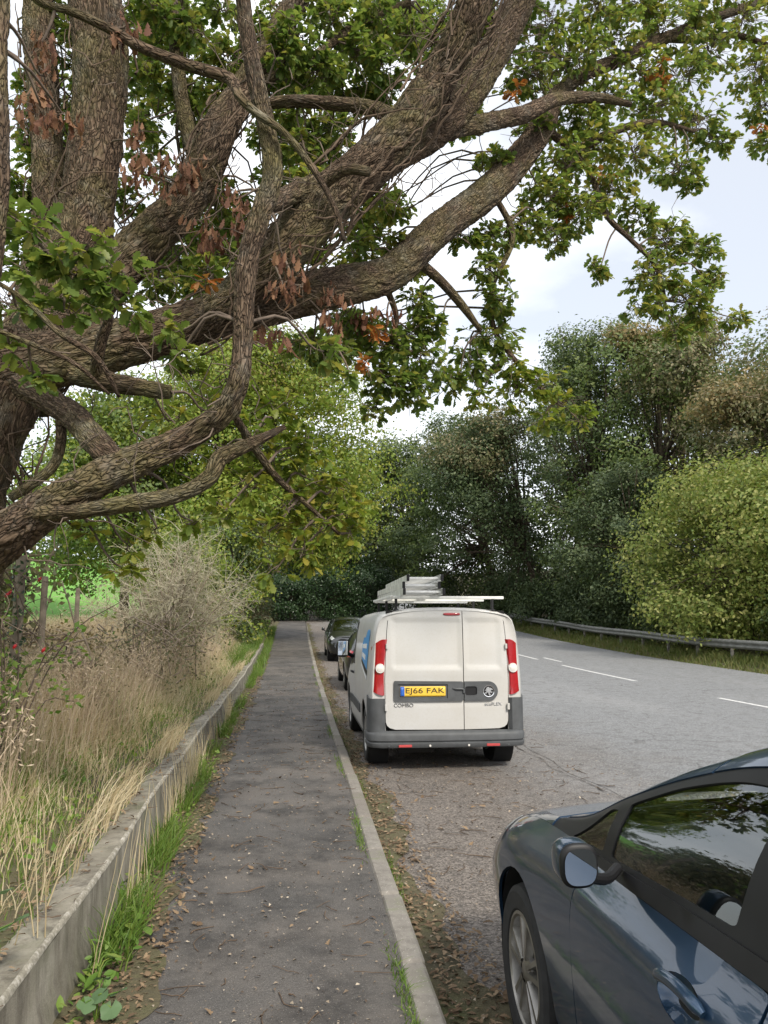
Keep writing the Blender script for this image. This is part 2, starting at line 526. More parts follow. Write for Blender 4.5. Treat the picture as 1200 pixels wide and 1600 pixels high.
foliage('far_green', [(.056, .094, .028), (.086, .132, .037), (.122, .168, .048), (.168, .200, .060)], .32, .55)
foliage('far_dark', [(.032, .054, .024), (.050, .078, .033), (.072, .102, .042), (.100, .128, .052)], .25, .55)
foliage('far_bright', [(.085, .140, .022), (.130, .200, .030), (.180, .250, .038), (.235, .285, .048), (.30, .29, .06)], .42, .5)
foliage('far_olive', [(.070, .088, .040), (.105, .122, .054), (.148, .155, .072), (.205, .188, .098), (.27, .22, .13)], .3, .55)
foliage('far_rust', [(.11, .12, .05), (.17, .155, .065), (.235, .18, .08), (.30, .215, .10)], .28, .55)
foliage('hazel', [(.085, .132, .032), (.130, .185, .042), (.185, .238, .056), (.255, .290, .076), (.34, .33, .115)], .42, .5)
foliage('ivy_and_shade_leaf', [(.015, .034, .014), (.024, .048, .018), (.036, .064, .022)], .15, .35)
foliage('weed_leaf', [(.07, .14, .022), (.10, .19, .030), (.15, .24, .04), (.23, .28, .06)], .35, .5)
foliage('mallow_leaf', [(.075, .135, .060), (.10, .17, .078), (.125, .20, .09)], .3, .55)
foliage('green_grass', [(.055, .105, .016), (.085, .155, .024), (.12, .20, .032), (.17, .22, .05)], .35, .5)
foliage('verge_grass', [(.060, .095, .022), (.090, .13, .028), (.13, .155, .04), (.19, .165, .07)], .3, .6)
foliage('straw', [(.27, .205, .115), (.40, .315, .19), (.52, .43, .275), (.62, .54, .38)], .36, .7)
foliage('pink_straw', [(.27, .195, .135), (.37, .28, .20), (.47, .37, .27), (.56, .46, .35)], .35, .7)
foliage('grey_twig', [(.27, .235, .165), (.39, .345, .25), (.50, .455, .345), (.36, .34, .19)], .1, .8)
foliage('litter_leaf', [(.070, .044, .028), (.125, .082, .048), (.195, .132, .078), (.29, .21, .13)], .12, .85)
foliage('litter_chip', [(.045, .033, .024), (.10, .072, .05), (.20, .155, .11), (.42, .36, .28)], .0, .85)
# ------------------------------------------------------------------ terrain, road, path, wall
def sst(a, b, x):
    t = np.clip((np.asarray(x, float) - a) / (b - a), 0, 1); return t * t * (3 - 2 * t)


def bend(y):
    return 0.0 * np.asarray(y, float)


def wall_x(y):
    """foot of the retaining wall"""
    y = np.asarray(y, float)
    return -0.92 - 0.028 * np.clip(y - 3, 0, 6) - .016 * np.clip(y - 9, 0, 40) + .012 * np.sin(y * 1.7)


def hills(x, y):
    return .10 * np.sin(x * .7 + 1.1 * np.sin(y * .31)) + .08 * np.sin(y * .53 + x * .2)


def terrain_z(x, y):
    x = np.asarray(x, float); y = np.asarray(y, float)
    xr = x - bend(y)
    z = base_z(y)
    left = .40 + .32 * sst(-1.2, -5, x) + .25 * np.clip(-x - 8, 0, 60) * .88
    left = np.minimum(left, .72 + 5.2 * sst(-6, -34, x) + .03 * np.clip(-x - 30, 0, 200))
    right = -.06 + .22 * sst(14.2, 15.6, xr) + 2.2 * sst(16.5, 30, xr) + .05 * np.clip(xr - 30, 0, 300)
    mid = np.full_like(z, -.06)
    wl = wall_x(y)
    k = np.where(xr < wl - .10, left - .025, np.where(xr > 14.2, right, mid))
    k = k + np.where(xr < wl - .4, hills(x, y) * sst(1.4, 4, -x), 0) + np.where(xr > 16, hills(x, y) * .8, 0)
    return z + k


def grid_sheet(name, xs, ys, zf, material, kind='structure', smooth=True, **kw):
    X, Y = np.meshgrid(xs, ys, indexing='ij')
    V = np.stack([X, Y, zf(X, Y)], -1).reshape(-1, 3)
    a, b = len(xs), len(ys)
    i, j = np.meshgrid(np.arange(a - 1), np.arange(b - 1), indexing='ij')
    F = np.stack([i * b + j, (i + 1) * b + j, (i + 1) * b + j + 1, i * b + j + 1], -1).reshape(-1, 4)
    return obj(name, V, [F], material, smooth=smooth, kind=kind, **kw)


ys_ = np.concatenate([np.arange(-30, 0, 2), np.arange(0, 30, .5), np.arange(30, 110, 1.5), np.linspace(110, 700, 30)])
xs_ = np.concatenate([np.arange(-9, -1.6, .3), np.arange(-1.6, -.8, .04), [-.7, 0, 2, 6, 10, 13.8], np.arange(14, 20, .3), np.arange(20, 60, 2), np.linspace(60, 500, 20)])
grid_sheet('ground', xs_, ys_, terrain_z, 'earth')
xf_ = np.concatenate([np.linspace(-500, -80, 20), np.arange(-78, -9.1, 1.5), [-9]])
grid_sheet('field', xf_, ys_, terrain_z, 'field_grass')


def strip(name, xl, xr, y0, y1, dz, material, step=.5, nx=6, parent=None, kind='structure', wob=0.0, **kw):
    ys = np.arange(y0, y1 + 1e-6, step)
    l = xl(ys) if callable(xl) else np.full_like(ys, xl)
    r = xr(ys) if callable(xr) else np.full_like(ys, xr)
    t = np.linspace(0, 1, nx)
    X = l[:, None] * (1 - t) + r[:, None] * t + bend(ys)[:, None]
    Y = np.repeat(ys[:, None], nx, 1)
    Z = base_z(Y) + dz
    if wob: Z = Z + wob * (np.sin(X * 2.3 + Y * .9) + np.sin(Y * 1.9 - X))
    V = np.stack([X, Y, Z], -1).reshape(-1, 3)
    i, j = np.meshgrid(np.arange(len(ys) - 1), np.arange(nx - 1), indexing='ij')
    F = np.stack([i * nx + j, i * nx + j + 1, (i + 1) * nx + j + 1, (i + 1) * nx + j], -1).reshape(-1, 4)
    return obj(name, V, [F], material, parent, smooth=True, kind=kind, **kw)


strip('layby', .56, 3.14, -12, 100, 0, 'tarmac')
def joint(y): return 3.08 + .05 * np.sin(y * 1.3) + .03 * np.sin(y * 4.1 + 1) + .08 * np.sin(y * .37)
road = strip('road', lambda y: joint(y), 14.25, -20, 110, .004, 'tarmac', step=.25)
strip('footpath', lambda y: wall_x(y) - .02, .505, -12, 75, .07, 'path_asphalt', step=.4, nx=10, wob=.003)
# ragged strips of soil that have built up at the foot of the wall and in the gutter
strip('soil', lambda y: wall_x(y) - .01, lambda y: wall_x(y) + .27 + .06 * np.sin(y * 2.1) + .05 * np.sin(y * 5.3 + 1) + .03 * np.sin(y * 13), -2, 60, .078, 'earth', step=.08, nx=5, wob=.001)
strip('soil', .61, lambda y: .83 + .06 * np.sin(y * 1.7 + 2) + .05 * np.sin(y * 4.3) + .03 * np.sin(y * 11), -2, 58, .006, 'earth', step=.08, nx=4)
plain('crack_fill', (.045, .036, .028), 1.0, var=.5, scale=30)
_cj = np.cumsum(rng.normal(0, .012, 800)); _cj -= np.linspace(_cj[0], _cj[-1], 800); _cw = np.clip(np.convolve(rng.normal(.003, .006, 800), np.ones(3) / 3, 'same'), .0004, .02)
def crack_c(y): return joint(y) + np.interp(y, np.linspace(3, 40, 800), _cj)
def crack_w(y): return np.interp(y, np.linspace(3, 40, 800), _cw)
strip('joint_crack', lambda y: crack_c(y) - crack_w(y), lambda y: crack_c(y) + crack_w(y), 3, 40, .009, 'crack_fill', step=.06, nx=2, parent=road, kind=None)


def m_paint(n, p, out):
    c = ramp(n, noise(n, 22, 6, .7), [(.36, (.20, .20, .20)), (.50, (.55, .55, .54)), (.7, (.76, .76, .74))])
    n.links.new(c, p.inputs['Base Color']); p.inputs['Roughness'].default_value = .8
mat('road_paint', m_paint)
for x, y0, y1 in ((9.12, 4.2, 10.0), (9.16, 10.6, 16.3), (9.22, 20.6, 26.8), (9.22, 29.4, 34.5), (9.3, 37, 43), (9.3, 47, 53), (9.75, 28.2, 30.4)):
    strip('lane_dash', x - .06, x + .06, y0, y1, .008, 'road_paint', step=.3, nx=2, parent=road, kind=None)

# kerb: one stone after another
kerb = empty('kerb', (0, 0, 0), kind='structure')
mb = MB().box((0, 0, 0), (.122, .898, .24), bev=.016)
stone = mb.build('kerb_stone', 'kerb_concrete', kerb)
stone_me = stone.data
y = -1.2
first = True
while y < 48:
    if first: o = stone; first = False
    else:
        o = bpy.data.objects.new('kerb_stone', stone_me); C.objects.link(o); o.parent = kerb
    sl = float(base_z(y + .5) - base_z(y - .5))
    o.location = (.5625 + random.uniform(-.009, .008), y, float(base_z(y)) - .042 + random.uniform(-.009, .006))
    o.rotation_euler = (math.atan(sl) + random.uniform(-.006, .006), random.uniform(-.02, .02), random.uniform(-.007, .007))
    y += .917

# low retaining wall: rendered concrete with a worn pale arris
wall = empty('retaining_wall', (-1.0, 3, .07), label='low stained concrete retaining wall between the footpath and the grassy bank', cat='wall')
ys = np.arange(-1.5, 34, .035)
j1 = np.cumsum(rng.normal(0, .0025, len(ys))); j1 -= np.linspace(j1[0], j1[-1], len(ys)); j1 = np.clip(j1, -.02, .02)
j2 = np.convolve(rng.normal(0, .0060, len(ys)), np.ones(6) / 6, 'same') - np.where(np.convolve(rng.random(len(ys)) < .05, np.ones(3), 'same') > 0, .007, 0) * rng.random(len(ys))
wx = wall_x(ys); bz = base_z(ys)
lead = [(.0, -.15), (.004, .05), (-.012, .2), (-.016 + 0, .379)]
rimp = [(-.016, .3795), (-.018, .391), (-.026, .4005), (-.036, .4015)]
topp = [(-.036, .401), (-.11, .398), (-.17, .392), (-.215, .383), (-.23, .25)]
def extr(prof, nz1, nz2):
    V = np.array([[(wx[k] + px + (j1[k] if pz > .1 else 0) + nz1 * j2[k], ys[k], bz[k] + pz + .5 * j1[k] * (pz > .3) + nz2 * j2[k]) for px, pz in prof] for k in range(len(ys))])
    m = len(prof)
    i, j = np.meshgrid(np.arange(len(ys) - 1), np.arange(m - 1), indexing='ij')
    F = np.stack([i * m + j, (i + 1) * m + j, (i + 1) * m + j + 1, i * m + j + 1], -1).reshape(-1, 4)
    V = V.reshape(-1, 3) - np.array(wall.location); return V, F
for nm, pr, mt, a, b in (('wall_face', lead, 'concrete', .25, .3), ('worn_edge', rimp, 'worn_concrete', 1.0, 1.0), ('wall_top', topp, 'concrete', .5, .6)):
    V, F = extr(pr, a, b)
    obj(nm, V, [F], mt, wall, smooth=(nm != 'worn_edge'))

# crash barrier along the far verge
plain('galvanised', (.19, .19, .18), .6, .35, var=.3, scale=5)
plain('barrier_post', (.17, .16, .14), .8, .2, var=.4, scale=9)
rail = empty('crash_barrier', (15.35, 20, 0), label='long weathered steel crash barrier on posts along the far verge', cat='barrier')
ys = np.arange(9, 76, .8)
prof = [(.00, .44), (-.012, .46), (-.075, .50), (-.078, .545), (-.01, .585), (-.01, .615), (-.078, .655), (-.075, .70), (-.012, .74), (0, .76), (.006, .76), (.006, .44)]
rx = 15.35 + bend(ys); rz = terrain_z(rx, ys) + .0
V = np.array([[(rx[k] + a - 15.35, ys[k] - 20, rz[k] + b + .02 * math.sin(ys[k] * .6)) for a, b in prof] for k in range(len(ys))])
m_ = len(prof)
i, j = np.meshgrid(np.arange(len(ys) - 1), np.arange(m_), indexing='ij')
F = np.stack([i * m_ + j, i * m_ + (j + 1) % m_, (i + 1) * m_ + (j + 1) % m_, (i + 1) * m_ + j], -1).reshape(-1, 4)
obj('beam', V.reshape(-1, 3), [F], 'galvanised', rail)
pm = None
for yy in np.arange(9.6, 75, 2.4):
    x0 = 15.35 + float(bend(yy)) + .09; z0 = float(terrain_z(x0, yy))
    if pm is None:
        pm = MB().box((0, 0, .33), (.11, .075, .86), bev=.006).box((-.05, 0, .60), (.07, .12, .2), bev=.005).build('post', 'barrier_post', rail)
        o = pm
    else:
        o = bpy.data.objects.new('post', pm.data); C.objects.link(o); o.parent = rail
    o.location = (x0 - 15.35, yy - 20, z0)
# ------------------------------------------------------------------ background trees and shrubs
def leaf_mass(lobes, n, size, flat=.6, clump=.55, per=26, up=.35, template=LEAF, tf=LEAF_F, shell=.55, bare=0.0):
    """lobes: list of (cx,cy,cz,rx,ry,rz); leaves sit in clumps spread through the outer part of each lobe"""
    lobes = np.asarray(lobes, float)
    vol = (lobes[:, 3] * lobes[:, 4] * lobes[:, 5]) ** (2 / 3)
    cnt = np.maximum(3, (n / per * vol / vol.sum()).astype(int))
    P, Nn, S = [], [], []
    for L, k in zip(lobes, cnt):
        d = unit(k)
        r = shell + (1.02 - shell) * rng.random(k) ** .6
        r *= 1 + .16 * np.sin(d[:, 0] * 5 + L[0]) * np.sin(d[:, 2] * 6 + L[1]) + .10 * rng.normal(size=k)
        c = L[:3] + d * r[:, None] * L[3:]
        q = np.maximum(4, rng.normal(per, per * .4, k).astype(int))
        cs = np.repeat(c, q, 0); ds = np.repeat(d, q, 0)
        cl = np.repeat(clump * (.6 + .8 * rng.random(k)), q)
        off = np.clip(rng.normal(size=(len(cs), 3)), -1.9, 1.9) * cl[:, None] * np.array([.75, .75, flat * .75])
        P.append(cs + off)
        Nn.append(ds * .95 + unit(len(cs)) * .75 + np.array([0, 0, up]))
        S.append(size * (.65 + .7 * rng.random(len(cs))))
    P = np.concatenate(P); Nn = np.concatenate(Nn); S = np.concatenate(S)
    return scatter(template, tf, P, frames(Nn, rng.random(len(P)) * 6.283), S)


def tree(name, base, lobes, mats, n, size, trunk_r, label, cat='tree', group=None, clump=.55, bark='far_bark', trunk_top=None, stems=1, per=26, shell=.55, twigs=0, flat=.6):
    """lobes relative to the base; trunk, limbs to every lobe, crown of leaf clumps"""
    root = empty(name, base, label=label, cat=cat, group=group)
    L = np.asarray(lobes, float)
    top = trunk_top or float(np.max(L[:, 2]))
    V = []
    mid = L[:, :3].mean(0)
    for s in range(stems):
        a = s * 2.4 + base[0]; o = np.array([math.cos(a), math.sin(a), 0]) * (trunk_r * 1.6 if stems > 1 else 0)
        tip = np.array([mid[0] * .7 + o[0] * 3, mid[1] * .7 + o[1] * 3, top])
        pts = catmull([o + (0, 0, -.4), o * 1.1 + (.02, 0, top * .15), o * 1.6 + (mid[0] * .15, mid[1] * .15, top * .45), tip], 16)
        t = np.linspace(0, 1, 16)
        v, f, uv = tube_np(pts, trunk_r * (1.15 - t * .95) * (1 + .5 * np.exp(-t * 14)), 10)
        V.append((v, [f]))
    v, fs = merge(V)
    obj('trunk', v, fs, bark, root, smooth=True)
    P = []
    for l in L:
        h0 = top * rng.uniform(.3, .6); s0 = np.array([mid[0] * .2, mid[1] * .2, h0])
        e = l[:3]
        for q in range(3):
            ee = e + unit(1)[0] * l[3:] * .75
            m1 = s0 * .55 + ee * .45 + np.array([0, 0, .3]) + rng.normal(0, .25, 3)
            P.append(catmull([s0, m1, ee], 6))
    v, f = batch_tubes(np.array(P), trunk_r * .34, .012, 5)
    obj('limbs', v, [f], bark, root, smooth=True)
    for k, m in enumerate(mats):
        nm, share, sel = m if isinstance(m, tuple) else (m, 1.0 / len(mats), None)
        LL = L if sel is None else L[list(sel)]
        v, fs = leaf_mass(LL, int(n * share), size, clump=clump, per=per, shell=shell, flat=flat)
        obj('crown', v, fs, nm, root)
    if twigs:
        k = twigs
        li = rng.integers(0, len(L), k); d = unit(k); d[:, 2] = np.abs(d[:, 2]) * .9 + .1
        s0 = L[li, :3] + d * L[li, 3:] * .75
        e = L[li, :3] + d * L[li, 3:] * (1.05 + .25 * rng.random((k, 1)))
        mid_ = (s0 + e) / 2 + rng.normal(0, .08, (k, 3))
        v, f = batch_tubes(np.stack([s0, mid_, e], 1), .014, .005, 3)
        obj('twigs', v, [f], 'dead_twig', root, kind='stuff')
    return root


def T(x, y): return (x, y, float(terrain_z(x, y)))


def puff(cx, cy, z0, z1, r, n, seed, taper=.55):
    """a set of overlapping lobes filling an uneven crown"""
    g = np.random.default_rng(seed); out = []
    n = int(n * 1.5)
    for k in range(n):
        t = (k + .5) / n; z = z0 + (z1 - z0) * t
        rr = r * (math.sin(math.pi * (.18 + .74 * t)) ** taper) * g.uniform(.38, .78)
        a = k * 2.4 + g.uniform(-.6, .6)
        s = r * g.uniform(.22, .50)
        out.append((cx + math.cos(a) * rr, cy + math.sin(a) * rr, max(s * .5, min(z, z1 - s * .8)), s * g.uniform(.85, 1.2), s * g.uniform(.85, 1.2), s * g.uniform(.6, .9)))
    return out


# right-hand wood, from the barrier back into the distance
tree('hazel_shrub', T(18.2, 29.8), puff(0, 0, 1.0, 7.9, 4.8, 22, 3) + [(-2.6, -1.5, 1.6, 1.5, 1.6, 1.3), (1.5, -3.2, 1.8, 1.8, 1.6, 1.4), (-1.5, 2.2, 1.5, 1.6, 1.6, 1.3)], ['hazel'], 60000, .16, .10,
     'tall yellow-green hazel shrub leaning over the crash barrier', 'shrub', stems=5, clump=.5)
tree('bramble_shrub', T(17.7, 25.0), puff(0, 0, .4, 2.4, 1.9, 9, 5), ['far_dark', 'far_green'], 10000, .12, .05,
     'low dark bramble in front of the yellow-green hazel, against the barrier', 'shrub', stems=3, clump=.35)
tree('bramble_shrub', T(17.5, 34.2), puff(0, 0, .3, 3.2, 2.2, 9, 6), ['far_dark', 'far_green'], 11000, .13, .05,
     'dark undergrowth bush behind the barrier just beyond the hazel', 'shrub', stems=3, clump=.4)
tree('wood_shrub', T(22.6, 33.0), puff(0, 0, 2, 12.4, 4.8, 14, 8), [('far_olive', .75, None), ('far_rust', .25, (17, 18, 19))], 26000, .19, .14,
     'pale olive and pinkish thicket rising behind the yellow-green hazel', 'shrub', stems=3, twigs=160)
tree('wood_tree', T(26.0, 37.0), puff(0, 0, 4, 14.6, 5.8, 16, 9), ['far_olive', 'far_green'], 34000, .22, .26,
     'tall grey-green tree at the right edge above the hazel', 'tree', twigs=160)
tree('wood_tree', T(21.6, 43.5), puff(0, 0, 1.5, 18.6, 5.0, 18, 10), [('far_green', .62, None), ('far_rust', .14, (24, 25, 26)), ('far_olive', .24, (15, 18, 20, 23))], 38000, .22, .28,
     'tall tree with a rusty orange top in the wood behind the barrier', 'tree', twigs=200)
tree('wood_tree', T(18.8, 47.0), puff(0, 0, 1.5, 19.9, 4.6, 19, 11), [('far_green', .5, None), ('far_dark', .5, None)], 40000, .21, .28,
     'tallest dark green ivy-clad tree standing over the van', 'tree', twigs=240)
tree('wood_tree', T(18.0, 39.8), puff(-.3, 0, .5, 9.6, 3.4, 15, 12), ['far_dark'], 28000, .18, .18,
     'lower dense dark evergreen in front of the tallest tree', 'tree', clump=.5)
tree('wood_tree', T(16.6, 53.5), puff(-3.6, 0, 5.2, 15.6, 4.8, 17, 14) + puff(-.4, 0, 1.0, 7, 2.4, 6, 15), [('far_dark', .6, None), ('far_olive', .3, (15, 17, 19, 21, 23))], 34000, .22, .26,
     'dark tree leaning over the road straight above the van roof', 'tree')
tree('wood_tree', T(15.6, 62.0), puff(-2.4, 0, 1.4, 17.0, 5.6, 18, 15), ['far_green', 'far_dark'], 38000, .25, .30,
     'broad dark tree overhanging the road beyond the van', 'tree')
tree('wood_tree', T(11.5, 74.0), puff(-2.5, 0, 1.2, 17.5, 6.2, 18, 16), ['far_dark', 'far_green'], 36000, .29, .32,
     'far tree at the bend, left end of the wood across the road', 'tree')
tree('wood_tree', T(27.5, 52.0), puff(0, 0, 3, 17.0, 6.0, 13, 17), ['far_olive'], 18000, .28, .3,
     'grey-green tree deep in the wood behind the rusty topped one', 'tree')
tree('wood_tree', T(32.0, 44.0), puff(0, 0, 3, 15.0, 6.0, 13, 18), ['far_olive'], 15000, .28, .3,
     'pale tree deep in the wood at the far right edge', 'tree')
tree('wood_tree', T(24.0, 64.0), puff(0, 0, 2, 19.0, 6.5, 14, 19), ['far_dark'], 18000, .3, .3,
     'dark tree deep in the wood behind the one over the van', 'tree')
tree('wood_tree', T(25.0, 25.5), puff(0, 0, 2.0, 10.0, 5.0, 14, 90), ['far_olive', 'far_green'], 22000, .24, .24,
     'grey-green tree just beyond the right edge of the picture', 'tree')
tree('wood_tree', T(21.0, 18.0), puff(0, 0, .8, 8.0, 4.0, 14, 91), ['far_green'], 20000, .2, .14,
     'bushy green tree behind the barrier, right of the picture', 'tree', stems=3)
tree('wood_tree', T(30.0, 33.0), puff(0, 0, 3, 12.5, 6.0, 13, 92), ['far_green'], 16000, .28, .28,
     'tall tree behind the grey-green one at the right edge', 'tree')
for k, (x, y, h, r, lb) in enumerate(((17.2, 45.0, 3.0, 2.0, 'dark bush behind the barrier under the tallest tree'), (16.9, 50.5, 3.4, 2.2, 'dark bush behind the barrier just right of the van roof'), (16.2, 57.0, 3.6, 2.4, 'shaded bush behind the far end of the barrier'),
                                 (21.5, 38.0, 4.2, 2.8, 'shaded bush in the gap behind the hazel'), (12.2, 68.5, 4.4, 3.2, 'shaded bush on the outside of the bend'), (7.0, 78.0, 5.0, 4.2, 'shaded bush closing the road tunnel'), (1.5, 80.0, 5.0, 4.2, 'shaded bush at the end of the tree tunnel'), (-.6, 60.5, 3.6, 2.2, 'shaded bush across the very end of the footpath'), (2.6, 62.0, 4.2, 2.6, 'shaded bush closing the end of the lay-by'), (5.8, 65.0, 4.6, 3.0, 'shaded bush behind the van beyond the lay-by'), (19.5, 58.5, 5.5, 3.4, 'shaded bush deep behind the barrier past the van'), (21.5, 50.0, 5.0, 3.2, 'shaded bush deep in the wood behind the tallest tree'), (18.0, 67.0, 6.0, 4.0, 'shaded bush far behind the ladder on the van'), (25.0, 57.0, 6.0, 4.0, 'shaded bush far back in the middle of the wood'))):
    tree('undergrowth_shrub', T(x, y), puff(0, 0, .3, h, r, 10, 80 + k), ['ivy_and_shade_leaf' if 4 <= k <= 9 else 'far_dark'], 11000, .17, .06, lb, 'shrub', stems=3, clump=.45)  # darker leaf colour on the closing bushes stands in for overhead shade
# trees closing the view at the bend
tree('wood_tree', T(1.8, 68.0), puff(0, 0, 2.0, 12.5, 5.0, 16, 33), ['ivy_and_shade_leaf'], 30000, .26, .3,
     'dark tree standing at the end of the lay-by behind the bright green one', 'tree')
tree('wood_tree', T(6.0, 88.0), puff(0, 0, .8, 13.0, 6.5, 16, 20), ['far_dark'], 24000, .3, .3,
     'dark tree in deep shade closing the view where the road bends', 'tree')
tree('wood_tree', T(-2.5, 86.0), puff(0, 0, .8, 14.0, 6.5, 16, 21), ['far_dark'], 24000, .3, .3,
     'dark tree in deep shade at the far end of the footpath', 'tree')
tree('wood_tree', T(-9.5, 70.0), puff(0, 0, 1.0, 13.0, 6.0, 16, 22), ['far_green'], 22000, .28, .3,
     'green tree far off beyond the end of the bank', 'tree')
# left-hand side
tree('roadside_tree', T(-4.0, 39.0), [(a + 2.0, b, c, d, e, f) for a, b, c, d, e, f in puff(0, 0, 4.2, 15.4, 6.0, 26, 24)] + [(4.4, -1.0, 5.2, 1.6, 1.8, 1.3), (5.4, 0, 7.6, 1.7, 1.8, 1.5), (2.6, -2.5, 4.6, 1.6, 1.6, 1.2), (.6, -3.0, 4.0, 1.8, 1.6, 1.4), (-1.0, -2.5, 3.0, 1.6, 1.6, 1.4), (3.6, -2.0, 6.4, 1.8, 1.8, 1.5), (4.8, 1.0, 4.6, 1.8, 2.0, 1.3), (6.2, 1.5, 5.6, 1.8, 2.0, 1.4), (5.6, 3.5, 4.8, 1.8, 2.0, 1.3)],
     [('far_bright', .92, None), ('far_rust', .06, (36, 37, 38))], 100000, .18, .30, 'big bright green tree arching over the footpath ahead of the parked cars', 'tree', clump=.6)
tree('roadside_tree', T(-8.2, 37.5), puff(0, 0, 2.2, 12.2, 4.6, 18, 25), ['far_bright', 'far_green'], 40000, .20, .26,
     'green tree further from the path, seen behind the oak limbs', 'tree', clump=.6)
tree('roadside_shrub', T(-2.9, 31.0), puff(0, 0, .5, 5.0, 1.9, 13, 26), ['far_dark', 'far_bright'], 24000, .13, .10,
     'dark green bush beside the path under the bright green tree', 'shrub', stems=3, clump=.4)
tree('roadside_shrub', T(-3.6, 43.0), puff(0, 0, .4, 4.4, 2.4, 11, 27), ['far_olive'], 15000, .14, .08,
     'dull brown-green bush at the end of the path', 'shrub', stems=3, clump=.4)
tree('roadside_shrub', T(-3.6, 24.0), puff(0, 0, .4, 3.9, 1.5, 10, 28), ['far_green', 'far_bright'], 15000, .10, .08,
     'leafy green bush just beyond the pale bare thorn bush', 'shrub', stems=3, clump=.35)


def thorn_bush(base, h, r, n, label, leaves=1800):
    """pale bush of bare curving twigs"""
    root = empty('thorn_bush', base, label=label, cat='bush')
    a = rng.random(n) * 6.283; q = np.sqrt(rng.random(n))
    ex = np.stack([np.cos(a) * q * r, np.sin(a) * q * r, h * (1 - .55 * q ** 2) * (.55 + .5 * rng.random(n))], -1)
    s0 = np.stack([np.cos(a) * .2 * q, np.sin(a) * .2 * q, np.zeros(n) - .1], -1)
    big = 70
    P = np.stack([s0, s0 * .6 + ex * .25 + np.array([0, 0, .35]), ex * .6 + np.array([0, 0, .25]) + rng.normal(0, .1, (n, 3)), ex], 1)[:big]
    P5 = np.stack([catmull(p, 8) for p in P])
    v, f = batch_tubes(P5, .022, .006, 5)
    obj('stems', v, [f], 'dead_twig', root, smooth=True)
    # side twigs off the stems
    k = n * 2
    bi = rng.integers(0, big, k); ti = rng.integers(2, 8, k); o = P5[bi, ti]
    d = unit(k) * np.array([1, 1, .8]) + np.array([0, 0, .25]) + (o - o.mean(0)) * .25
    L = rng.uniform(.25, .85, k)[:, None]
    m1 = o + d * L * .5 + rng.normal(0, .05, (k, 3)); e = o + d * L + rng.normal(0, .08, (k, 3)) - np.array([0, 0, .12]) * L
    v1, f1 = batch_tubes(np.stack([o, m1, e], 1), .006, .0025, 3)
    k2 = k * 2; si = rng.integers(0, k, k2); o2 = m1[si] * .5 + e[si] * .5
    e2 = o2 + unit(k2) * rng.uniform(.12, .35, k2)[:, None]
    v2, f2 = batch_tubes(np.stack([o2, (o2 + e2) / 2 + rng.normal(0, .03, (k2, 3)), e2], 1), .0038, .002, 3)
    v, fs = merge([(v1, f1), (v2, f2)])
    obj('twigs', v, fs, 'grey_twig', root, kind='stuff')
    p = e2[rng.integers(0, k2, leaves)] + rng.normal(0, .05, (leaves, 3))
    v, fs = scatter(LEAF, LEAF_F, p, frames(unit(leaves) + (0, 0, .4), rng.random(leaves) * 6.3), .05 + .04 * rng.random(leaves))
    obj('leaves', v, fs, 'far_olive', root)
    return root


thorn_bush(T(-2.75, 17.2), 3.1, 1.75, 1050, 'pale bare thorn bush of tangled twigs on the bank beside the path', 700)
# hedge along the top of the field
for k, (x, y, h, r) in enumerate(((-33, 100, 9, 6), (-42, 108, 7, 6), (-25, 104, 6, 5), (-52, 104, 8, 6), (-17, 98, 7, 5))):
    tree('hedgerow_tree', T(x, y), puff(0, 0, .6, h, r, 10, 40 + k), ['far_dark' if k % 2 else 'far_green'], 7000, .32, .2,
         ['dark hedgerow tree on the crest of the green field', 'broad hedgerow tree at the far left of the field crest', 'hedgerow bush where the field meets the thorn bushes',
          'hedgerow tree at the far left end of the field', 'hedgerow tree behind the thorn bushes at the top of the field'][k], 'tree')

# added hedge, mostly out of view, blocks the field's reflection in the car window
for k, (x, y, h, lb) in enumerate(((-4.8, 10.2, 2.2, 'added hedge bush behind the oak trunk, darkening the car window reflection'), (-6.3, 13.6, 2.3, 'second added hedge bush left of the oak trunk'), (-7.9, 17.0, 2.5, 'third added hedge bush along the field edge left of the oak'), (-9.6, 20.6, 2.8, 'last added hedge bush along the field edge left of the oak'))):
    tree('added_hedge_bush', T(x, y), puff(0, 0, .3, h, 1.5, 9, 120 + k), ['far_olive'], 9000, .10, .06, lb, 'bush', stems=3, clump=.35)
